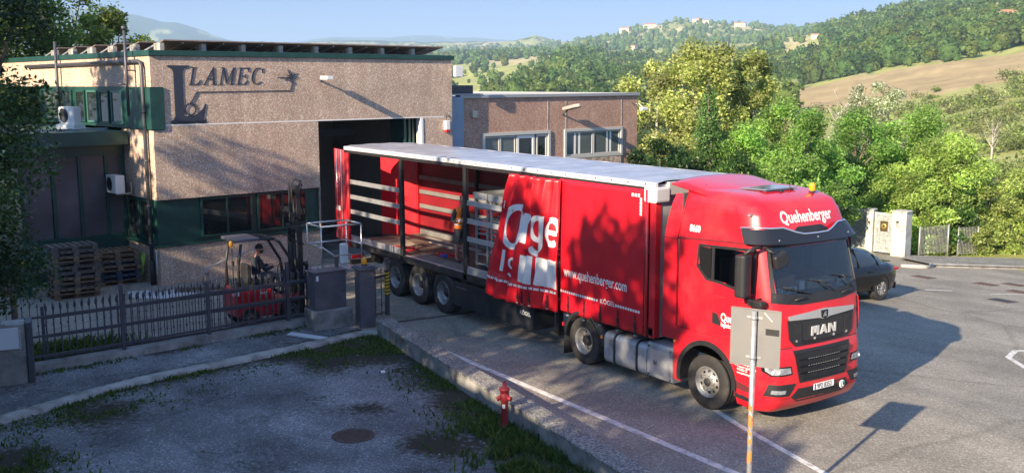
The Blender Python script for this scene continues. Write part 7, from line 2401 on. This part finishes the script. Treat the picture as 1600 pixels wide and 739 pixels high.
for x in np.linspace(-1.75, .55, 18):
    zt = float(np.interp(x, [-2.05, -1.7, -1.1, -.3, .3, .75], [1.10, 1.30, 1.50, 1.62, 1.60, 1.36])) + .012
    hb = float(np.interp(x, [-2.05, -1.5, .4, 1.15], [.72, .86, .88, .80])); ht = hb * .74 + .012
    rows.append([(x, -ht, zt - .07), (x, -ht * .8, zt + .002), (x, 0, zt + .018), (x, ht * .8, zt + .002), (x, ht, zt - .07)])
b.grid(rows); b.build('roof', CARB, car)
for s_ in (-1, 1):
    for x in (-1.35, -.35, .55):
        q = MB(); zt = float(np.interp(x, [-2.05, -1.7, -1.1, -.3, .3, .75], [1.10, 1.30, 1.50, 1.62, 1.60, 1.36])); hb = .885
        q.bar((x, s_ * hb, 1.05), (x + .12 * (-1 if x > 0 else 1), s_ * hb * .76, zt - .03), .06, .03); q.build('pillar', CARB, car)
    q = MB(); q.rbox(.48, .66, *sorted((s_ * .92, s_ * 1.10)), 1.06, 1.20, .04, 3, axis='y'); q.build('mirror', CARB, car, .02)
    for x in (-.9, .15): 
        q = MB(); q.rbox(x, x + .2, *sorted((s_ * .975, s_ * 1.0)), .88, .91, .01, 2, axis='y'); q.build('door_handle', CARB, car)
    q = MB(); q.box(-2.40, -2.05, *sorted((s_ * .45, s_ * .88)), .90, .97); q.build('tail_light', REDDK, car, .02)
    for x in (-1.45, 1.45):
        wheel(car, x, s_ * .84, .375, .27, 'car', s_ > 0)
        q = MB()
        for k in range(10):
            a = 2 * PI * k / 10
            for da in (-.09, .09): q.bar((x, s_ * .975, .375), (x + .20 * math.cos(a + da), s_ * .972, .375 + .20 * math.sin(a + da)), .012, .012)
        q.lathe([(.001, 0), (.04, .0), (.05, -.02 * s_)], 12, 'y', (x, s_ * .985, .375)); q.build('wheel_spokes', GALV, car)
        q = MB(); q.grid([[(x + r_ * math.cos(a), s_ * yy, .375 + r_ * math.sin(a)) for r_, yy in ((.40, .93), (.43, .985), (.47, .975))] for a in [rad(-10 + 200 * k / 20) for k in range(21)]]); q.build('arch_trim', BLACK, car)
q = MB(); q.box(-2.20, -1.95, -.70, .70, 1.13, 1.155); q.build('tail_spoiler', CARB, car, .01)
q = MB(); q.box(-2.435, -2.40, -.8, .8, .30, .50); q.build('rear_diffuser', BLACK, car, .02)
q = MB(); q.box(-2.425, -2.415, -.26, .26, .62, .73); q.build('rear_plate', WHITEPR, car)

# ------------------------------------------------------------------ gateway and wire fence at the far side
GW = mat('old_white_gate_paint', (.50, .50, .47), .6, var=.15, vs=3, dirt=(.28, .25, .2), dscale=2.5)
GPN = mat('patterned_gate_metal', (.36, .40, .40), .35, .3, var=.3, vs=9)
def gp(name, label, x, y, w, h, rz, cat='pillar'):
    t = thing(name, label, cat, (x, y, sz(y) - .05), rz, 'pillars of the far gateway')
    q = MB(); q.box(-w / 2, w / 2, -w / 2, w / 2, 0, h); q.build('shaft', GW, t, .015)
    q = MB(); q.box(-w / 2 - .03, w / 2 + .03, -w / 2 - .03, w / 2 + .03, h + .001, h + .05); q.build('cap', GW, t, .01)
    return t
gp('gate_pillar', 'slim white gate pillar between the two far gate leaves', -16.35, 24.72, .30, 1.9, rad(10))
t3 = gp('gate_pillar', 'broad white gate pillar with an intercom right of the far gates', -14.95, 24.9, .62, 1.95, rad(12))
q = MB(); q.box(-.12, .02, -.345, -.312, 1.30, 1.62); q.box(.08, .24, -.335, -.312, 1.15, 1.24); q.build('intercom', GALV, t3, .005)
q = MB(); q.box(-.10, 0, -.349, -.346, 1.5, 1.58); q.build('intercom_grille', BLACK, t3)
def leaf(label, x0, y0, x1, y1, h, emb):
    t = thing('gate_leaf', label, 'gate', (0, 0, 0), 0, 'leaves of the far gateway')
    z = sz((y0 + y1) / 2) + .02
    d = Vector((x1 - x0, y1 - y0, 0)); L_ = d.length; d.normalize()
    T = Matrix(((d.x, -d.y, 0, x0), (d.y, d.x, 0, y0), (0, 0, 1, z), (0, 0, 0, 1)))
    q = MB(); q.box(0, L_, -.03, .03, .05, .13, T); q.box(0, L_, -.03, .03, h - .08, h, T); q.box(0, .08, -.03, .03, .131, h - .081, T); q.box(L_ - .08, L_, -.03, .03, .131, h - .081, T); q.build('frame', GW, t)
    q = MB(); q.box(.081, L_ - .081, -.012, .012, .131, h - .081, T); q.build('infill_panel', GPN, t)
    q = MB()
    for k in range(int((L_ + h) / .16)):
        a = k * .16
        p0 = (max(.09, a - h), min(h - .1, a)); p1 = (min(a, L_ - .09), max(.14, a - L_ + .1))
        q.bar(T @ Vector((p0[0], -.02, p0[1] if p0[1] > .14 else .14)), T @ Vector((p1[0], -.02, p1[1])), .012, .012)
    q.build('diagonal_bars', GALV, t)
    if emb:
        q = MB(); q.box(L_ / 2 - .17, L_ / 2 + .17, -.045, -.03, h * .55, h * .80, T); q.build('plaque', mat('dark_bronze', (.12, .09, .04), .4, .5), t)
        q = MB(); q.lathe([(.06, -.052), (.12, -.052), (.12, -.046), (.06, -.046)], 20, 'y', (L_ / 2, 0, h * .675), T); q.build('plaque_ring', mat('gold_ring', (.5, .38, .12), .4, .6), t)
leaf('wide patterned gate leaf left of the slim white pillar', -18.9, 24.9, -16.55, 24.75, 1.8, False)
leaf('narrow patterned gate leaf with a dark bronze plaque', -16.17, 24.75, -15.30, 24.85, 1.75, True)
WFN = thing('wire_fence', 'rusty wire mesh fence panel almost lost in the far hedge', 'fence', (0, 0, 0))
for (x0, y0, x1, y1, dens) in ((-14.75, 25.9, -14.5, 27.6, 0), (-14.4, 28.2, -14.15, 29.3, 1)):
    z = sz(y0)
    for (x, y) in ((x0, y0), (x1, y1)):
        q = MB(); q.tube([(x, y, z - .2), (x, y, z + 1.3)], .035, 8); q.build('post', GALV, WFN)
    q = MB()
    for k in range(14): q.tube([(x0, y0, z + .1 + .085 * k), (x1, y1, z + .1 + .085 * k)], .008, 4, False)
    n_ = int(math.dist((x0, y0), (x1, y1)) / .085)
    for k in range(n_):
        t_ = k / n_; q.tube([(x0 + (x1 - x0) * t_, y0 + (y1 - y0) * t_, z + .05), (x0 + (x1 - x0) * t_, y0 + (y1 - y0) * t_, z + 1.25)], .008, 4, False)
    q.build('wire_mesh', GALV, WFN)

# ------------------------------------------------------------------ trees and shrubs
def gpos(u, dist):
    az = YAW + math.atan((u - 800) / 1602)
    r = dist / math.cos(math.atan((u - 800) / 1602))
    x, y = CAM.x + r * math.sin(az), CAM.y + r * math.cos(az)
    return x, y, float(land_z(np.array([float(u)]), np.array([r]))[0])
def ztop(v, dist): return CAM.z + dist * (127 - v) / 1602
G1, G2, G3, G4 = (.23, .39, .09), (.165, .31, .07), (.28, .32, .10), (.31, .42, .11)
def placed(name, label, cat, u, dist, vtop, rx, lobes, n, size, base, seed, **k):
    if 1280 < u < 1425 and dist < 49: dist = 48.8 + rx * .8
    elif u > 1280 and dist < 45: dist = 44.6 + rx * .8
    x, y, z = gpos(u, dist)
    return tree(name, label, cat, (x, y, z), ztop(vtop, dist) - z, rx, lobes, n, size, base, seed, **k)
GR = 'trees beyond the far road'
# the tall yellowish tree with pale limbs
placed('tall_tree', 'tall loose yellow green tree with pale limbs right of the annex', 'tree', 1095, 53, 62, 4.3, 60, 52000, .19, (.33, .37, .13), 11, group=GR, bark=PALEBARK, tip=(.25, (.30, .30, .13)), trunk_r=.2, nl=16, base_z=.05, shell=.7, lobe_r=.27)
placed('tall_tree', 'yellow green tree with pale limbs just left of the taller one', 'tree', 1022, 55, 92, 3.1, 32, 26000, .20, (.32, .36, .13), 12, group=GR, bark=PALEBARK, tip=(.25, (.30, .29, .13)), base_z=.1, shell=.8, lobe_r=.32)
placed('tall_tree', 'yellow green tree with pale limbs standing right of the cypress', 'tree', 1172, 54, 76, 2.6, 36, 30000, .20, (.30, .35, .12), 13, group=GR, bark=PALEBARK, tip=(.2, (.28, .29, .12)), base_z=.15, shell=.8, lobe_r=.30)
placed('cypress', 'slender green cypress in front of the tall yellow tree', 'cypress', 1106, 42.5, 114, .85, 16, 15000, .12, (.075, .15, .04), 14, shape='column', base_z=.12, m=LEAFD, group=GR)
placed('far_cypress', 'small pointed green conifer top rising behind the annex roof', 'conifer', 831, 75, 112, 1.0, 10, 3500, .22, (.06, .12, .025), 15, shape='column', base_z=.1)
placed('far_cypress', 'pointed conifer top beside the dark roof box', 'conifer', 762, 75, 119, .9, 8, 2500, .22, (.08, .14, .03), 16, shape='column', base_z=.1)
placed('dark_shrub', 'dark bush between the annex end and the cypress', 'bush', 1040, 42, 212, 2.4, 16, 15000, .16, (.03, .075, .02), 17, base_z=.05, group=GR)
placed('dark_shrub', 'dark bush at the foot of the annex end wall', 'bush', 1000, 40, 228, 1.6, 10, 8000, .15, (.028, .065, .02), 18, base_z=.05, group=GR)
AC_ = [ # u, dist, vtop, rx, colour, words
 (1155, 43, 189, 2.3, G1, 'bright green acacia just right of the cypress'),
 (1215, 47, 149, 2.6, G1, 'green acacia crown behind the middle of the tree row'),
 (1262, 44, 169, 2.3, G2, 'mid green acacia above the cab beacon'),
 (1330, 49, 166, 2.9, G2, 'darker green acacia in the middle of the tree row'),
 (1385, 45, 189, 2.6, G1, 'bright acacia behind the far gateway'),
 (1440, 49, 162, 2.9, G1, 'largest bright acacia right of the far gateway'),
 (1490, 46, 206, 2.4, G4, 'yellow green acacia near the right end of the tree row'),
 (1300, 41, 246, 2.2, (.085, .175, .03), 'low bright leafy bush behind the cab roof'),
 (1362, 41, 269, 2.0, G1, 'low leafy bush over the far white gate'),
 (1435, 40.5, 246, 2.1, G4, 'leafy bush hanging over the far wire fence'),
 (1225, 41, 246, 2.2, G1, 'low green bush behind the lorry roof spoiler'),
 (1150, 40, 239, 2.0, (.05, .12, .025), 'low green bush behind the trailer roof corner'),
 (1495, 41, 284, 1.9, (.06, .13, .03), 'dark leafy bush left of the pale hedge'),
]
for i, (u, d, vt, rx, c_, lab) in enumerate(AC_):
    placed('acacia_tree' if d > 42 else 'leafy_bush', lab, 'tree' if d > 42 else 'bush', u, d, vt, rx, 28, 30000, .14, c_, 30 + i, base_z=.04, shell=.5, group=GR, tip=(.15, (.26, .38, .10)), vary=.3)
for i, (u, d, vt, rx, lab) in enumerate(((1545, 42, 275, 1.9, 'pale yellow green hedge bush beside the road at the right'), (1600, 41, 262, 2.1, 'pale yellow green hedge bush at the right edge'), (1530, 39, 335, 1.3, 'low pale hedge bush at the far pavement'), (1585, 38, 335, 1.4, 'low pale hedge bush nearest the right edge'), (1655, 40, 280, 2.2, 'hedge bush beyond the right edge'), (1478, 38.8, 350, .9, 'small pale bush at the wire fence'))):
    placed('hedge_bush', lab, 'bush', u, d, vt, rx, 18, 16000, .14, (.27, .35, .10), 60 + i, base_z=.02, group='pale hedge by the far pavement', tip=(.3, (.32, .36, .12)))
placed('silver_tree', 'silvery white leaved tree above the green acacias', 'tree', 1358, 56, 126, 2.9, 40, 22000, .15, (.26, .30, .19), 80, bark=PALEBARK, tip=(.4, (.55, .58, .48)), base_z=.05, shell=.9, lobe_r=.26, trunk_r=.09)
placed('silver_tree', 'smaller silvery tree left of the bigger one', 'tree', 1318, 57, 165, 1.7, 18, 8000, .15, (.24, .28, .17), 81, bark=PALEBARK, tip=(.4, (.5, .52, .44)), base_z=.1, shell=.9, trunk_r=.08)
# bare pale tree
def bare(u, dist, vtop, label, seed):
    r = random.Random(seed); x, y, z = gpos(u, dist); h = ztop(vtop, dist) - z
    t = thing('bare_tree', label, 'tree', (x, y, z))
    b = MB(); b.tube([(0, 0, 0), (.1, 0, h * .5), (.0, .1, h * .78)], [.12, .08, .05], 6); b.build('trunk', PALEBARK, t)
    b = MB()
    for k in range(16):
        a = r.uniform(0, 6.28); z0 = h * r.uniform(.5, .8); L_ = r.uniform(.5, 1.1)
        e = Vector((L_ * math.cos(a) * .8, L_ * math.sin(a) * .8, z0 + L_ * 1.3))
        b.tube([(0.05, .03, z0), Vector((0.05, .03, z0)).lerp(e, .5) + Vector((0, 0, -.1)), e], [.03, .02, .006], 5)
        for _ in range(3):
            s_ = Vector((0.05, .03, z0)).lerp(e, r.uniform(.4, .9)); b.tube([s_, s_ + Vector((r.uniform(-.3, .3), r.uniform(-.3, .3), r.uniform(.2, .5)))], [.012, .004], 4)
    b.build('branches', PALEBARK, t)
bare(1311, 59, 108, 'bare whitish tree standing before the brown field', 3)
bare(1548, 85, 190, 'thin bare stem in the scrub on the right slope', 4)
# the tree at the left edge of the photo, and the ones behind the factory
def free_tree(name, label, cat, x, y, z0, h, rx, lobes, n, size, base, seed, **k):
    return tree(name, label, cat, (x, y, z0), h, rx, lobes, n, size, base, seed, **k)
_gx, _gy, _ = gpos(-82, 15.5)
free_tree('garden_tree', 'dark leafy tree in shade at the left edge in front of the factory', 'tree', _gx, _gy, 0, 8.2, 2.1, 30, 42000, .085, (.035, .075, .022), 91, base_z=.38, m=LEAFD, shell=.5)
TB = 'trees behind the factory'
for i, (u, d, vt, rx, c_, lab) in enumerate(((25, 44, -60, 4.3, (.07, .13, .03), 'big tree behind the factory roof at the far left'), (110, 47, -45, 4.0, (.09, .15, .03), 'big sunlit tree behind the factory roof, second from the left'), (183, 46, 14, 2.3, (.16, .22, .05), 'lower yellow green tree at the right end of the trees behind the roof'), (-60, 40, -80, 4.5, (.06, .11, .03), 'big tree behind the factory beyond the left edge'))):
    x, y, z = gpos(u, d)
    tree('broad_tree', lab, 'tree', (x, y, 0), ztop(vt, d), rx, 30, 26000, .20, c_, 100 + i, base_z=.2, group=TB, tip=(.2, (.22, .28, .07)))
# ragged trees behind the camera that shade the yard and dapple the lorry
SHD = [(-16, -20, 14.0, 4.2), (-10.5, -21, 13.4, 4.0), (-5.5, -19, 12.6, 3.8), (-1.2, -21, 13.2, 3.8), (3.4, -20.5, 12.8, 3.6), (-20, -26, 15, 4.6), (-25, -22, 13, 4.4), (7.3, -23, 10.6, 2.7)]
for i, (x, y, h, rx) in enumerate(SHD):
    tree('street_tree', 'tall tree on the near side of the old car park, number %s along the row' % ['one', 'two', 'three', 'four', 'five', 'six', 'seven', 'eight'][i], 'tree', (x, y, 0), h, rx, 26, 8500, .36, (.05, .10, .025), 130 + i, base_z=.25, group='trees behind the viewpoint', shell=.6)
HS = thing('shade_house', 'unseen plain house added on the near side to shade the car park', 'house', (-7, -22.5, 0))  # out-of-view block added to cast shade over the car park
q = MB(); q.box(-10, 11.5, -5, 5, 0, 6.6); q.build('wall', BEIGE, HS)
q = MB(); q.prism([(-5.4, 6.6), (5.4, 6.6), (0, 8.4)], -10.4, 11.9, 'x'); q.build('roof', mat('roof_tiles', (.25, .10, .06), .8, var=.2), HS)

# scrub on the right-hand slope: one mass
def scrub():
    Vs, Fs, Cs = [], [], []
    base = 0
    n = 900
    u = rng.uniform(1150, 1720, n); r = np.exp(rng.uniform(np.log(60), np.log(285), n))
    keep = fbm(u / 30, np.log(r) * 8, 3) > .46
    u, r = u[keep], r[keep]
    z = land_z(u, r); x, y = polar(u, r)
    for i in range(len(u)):
        s = rng.uniform(.5, 1.7) * (1 + r[i] / 300)
        V, F, c = crown([(x[i] + rng.normal(0, s * .5), y[i] + rng.normal(0, s * .5), z[i] + s * .35, s * rng.uniform(.5, .8)) for _ in range(4)], int(130), .30 * (1 + r[i] / 250), (.20, .25, .08) if rng.random() > .25 else (.16, .17, .07), seed=i)
        Vs.append(V); Fs.append(F + base); Cs.append(c); base += len(V)
    o = npmesh('hillside_scrub', np.concatenate(Vs), np.concatenate(Fs), LEAF, np.concatenate(Cs))
    props(o, 'low bushes and rough growth on the grassy slope at the right', kind='stuff')
scrub()

# ------------------------------------------------------------------ houses on the hills
TILE = mat('far_roof_tiles', (.42, .20, .12), .85, var=.15)
PLAST = mat('far_plaster', (.62, .50, .38), .9)
def house(u, dist, w, dpt, h, label, extra=0, rz=.3):
    x, y, z = gpos(u, dist)
    t = thing('farmhouse', label, 'house', (x, y, z - 1), rz)
    q = MB(); q.box(-w / 2, w / 2, -dpt / 2, dpt / 2, 0, h + 1); q.build('wall', PLAST, t)
    q = MB(); q.prism([(-dpt / 2 - .4, h + 1), (dpt / 2 + .4, h + 1), (0, h + 1 + dpt * .22)], -w / 2 - .4, w / 2 + .4, 'x'); q.build('roof', TILE, t)
    if extra:
        q = MB(); q.box(-w / 2 - 6, -w / 2 - .1, -dpt / 2 + 1, dpt / 2 - 1, 0, h * .55 + 1); q.build('wing', WHITE, t)
        for k in (-.3, .05, .3):
            q = MB(); q.box(w * k, w * k + 1.1, -dpt / 2 - .06, -dpt / 2 - .01, h * .5 + 1, h * .5 + 2.3); q.build('window', DARK, t)
house(1583, 520, 14, 9, 6.5, 'cream farmhouse with a tiled roof on the wooded hill at the right', 1, .35)
house(1556, 540, 7, 6, 7, 'small farm building left of the cream farmhouse', 0, .2)
house(922, 640, 14, 9, 5, 'pale house among the woods behind the annex roof', 0, .6)
hs = [(975, 2150, 22, 'white house high on the central hill'), (1000, 2180, 16, 'cream house right of the white one on the central hill'), (1012, 2120, 24, 'long pale house on the central hill'), (1085, 2190, 18, 'pale house near the top of the central hill'), (1098, 2150, 14, 'small house right of the hilltop'), (1150, 2100, 20, 'pale house on the right shoulder of the central hill'),
      (985, 1500, 14, 'tiny pale house at the left foot of the central hill'), (728, 1500, 18, 'pale house in the valley left of the pale field'), (738, 1540, 14, 'second small house in the valley'), (815, 1700, 14, 'small house below the round wooded hill'), (1268, 930, 9, 'small house on the ridge by the pale field'), (1285, 950, 7, 'tiny house beside it on the ridge'), (760, 2300, 20, 'far pale house on the ridge left of the round hill')]
for i, (u, d, w, lab) in enumerate(hs): house(u, d, w, w * .55, w * .38, lab, 0, .3 + .4 * (i % 3))

# ------------------------------------------------------------------ the air of the valley
hz = MB(); hz.box(-11500, 2500, -2500, 11500, -180, 420)
hm = bpy.data.materials.new('valley_air'); hm.use_nodes = True
hn = hm.node_tree; hn.nodes.clear()
ho = hn.nodes.new('ShaderNodeOutputMaterial'); hp = hn.nodes.new('ShaderNodeVolumePrincipled')
hp.inputs['Color'].default_value = (.50, .72, 1.0, 1)
hp.inputs['Density'].default_value = 0.00020
hp.inputs['Anisotropy'].default_value = 0.0
hn.links.new(hp.outputs[0], ho.inputs['Volume'])
o = hz.build('haze', hm); o['kind'] = 'stuff'; o['label'] = 'thin blue summer haze over the valley'
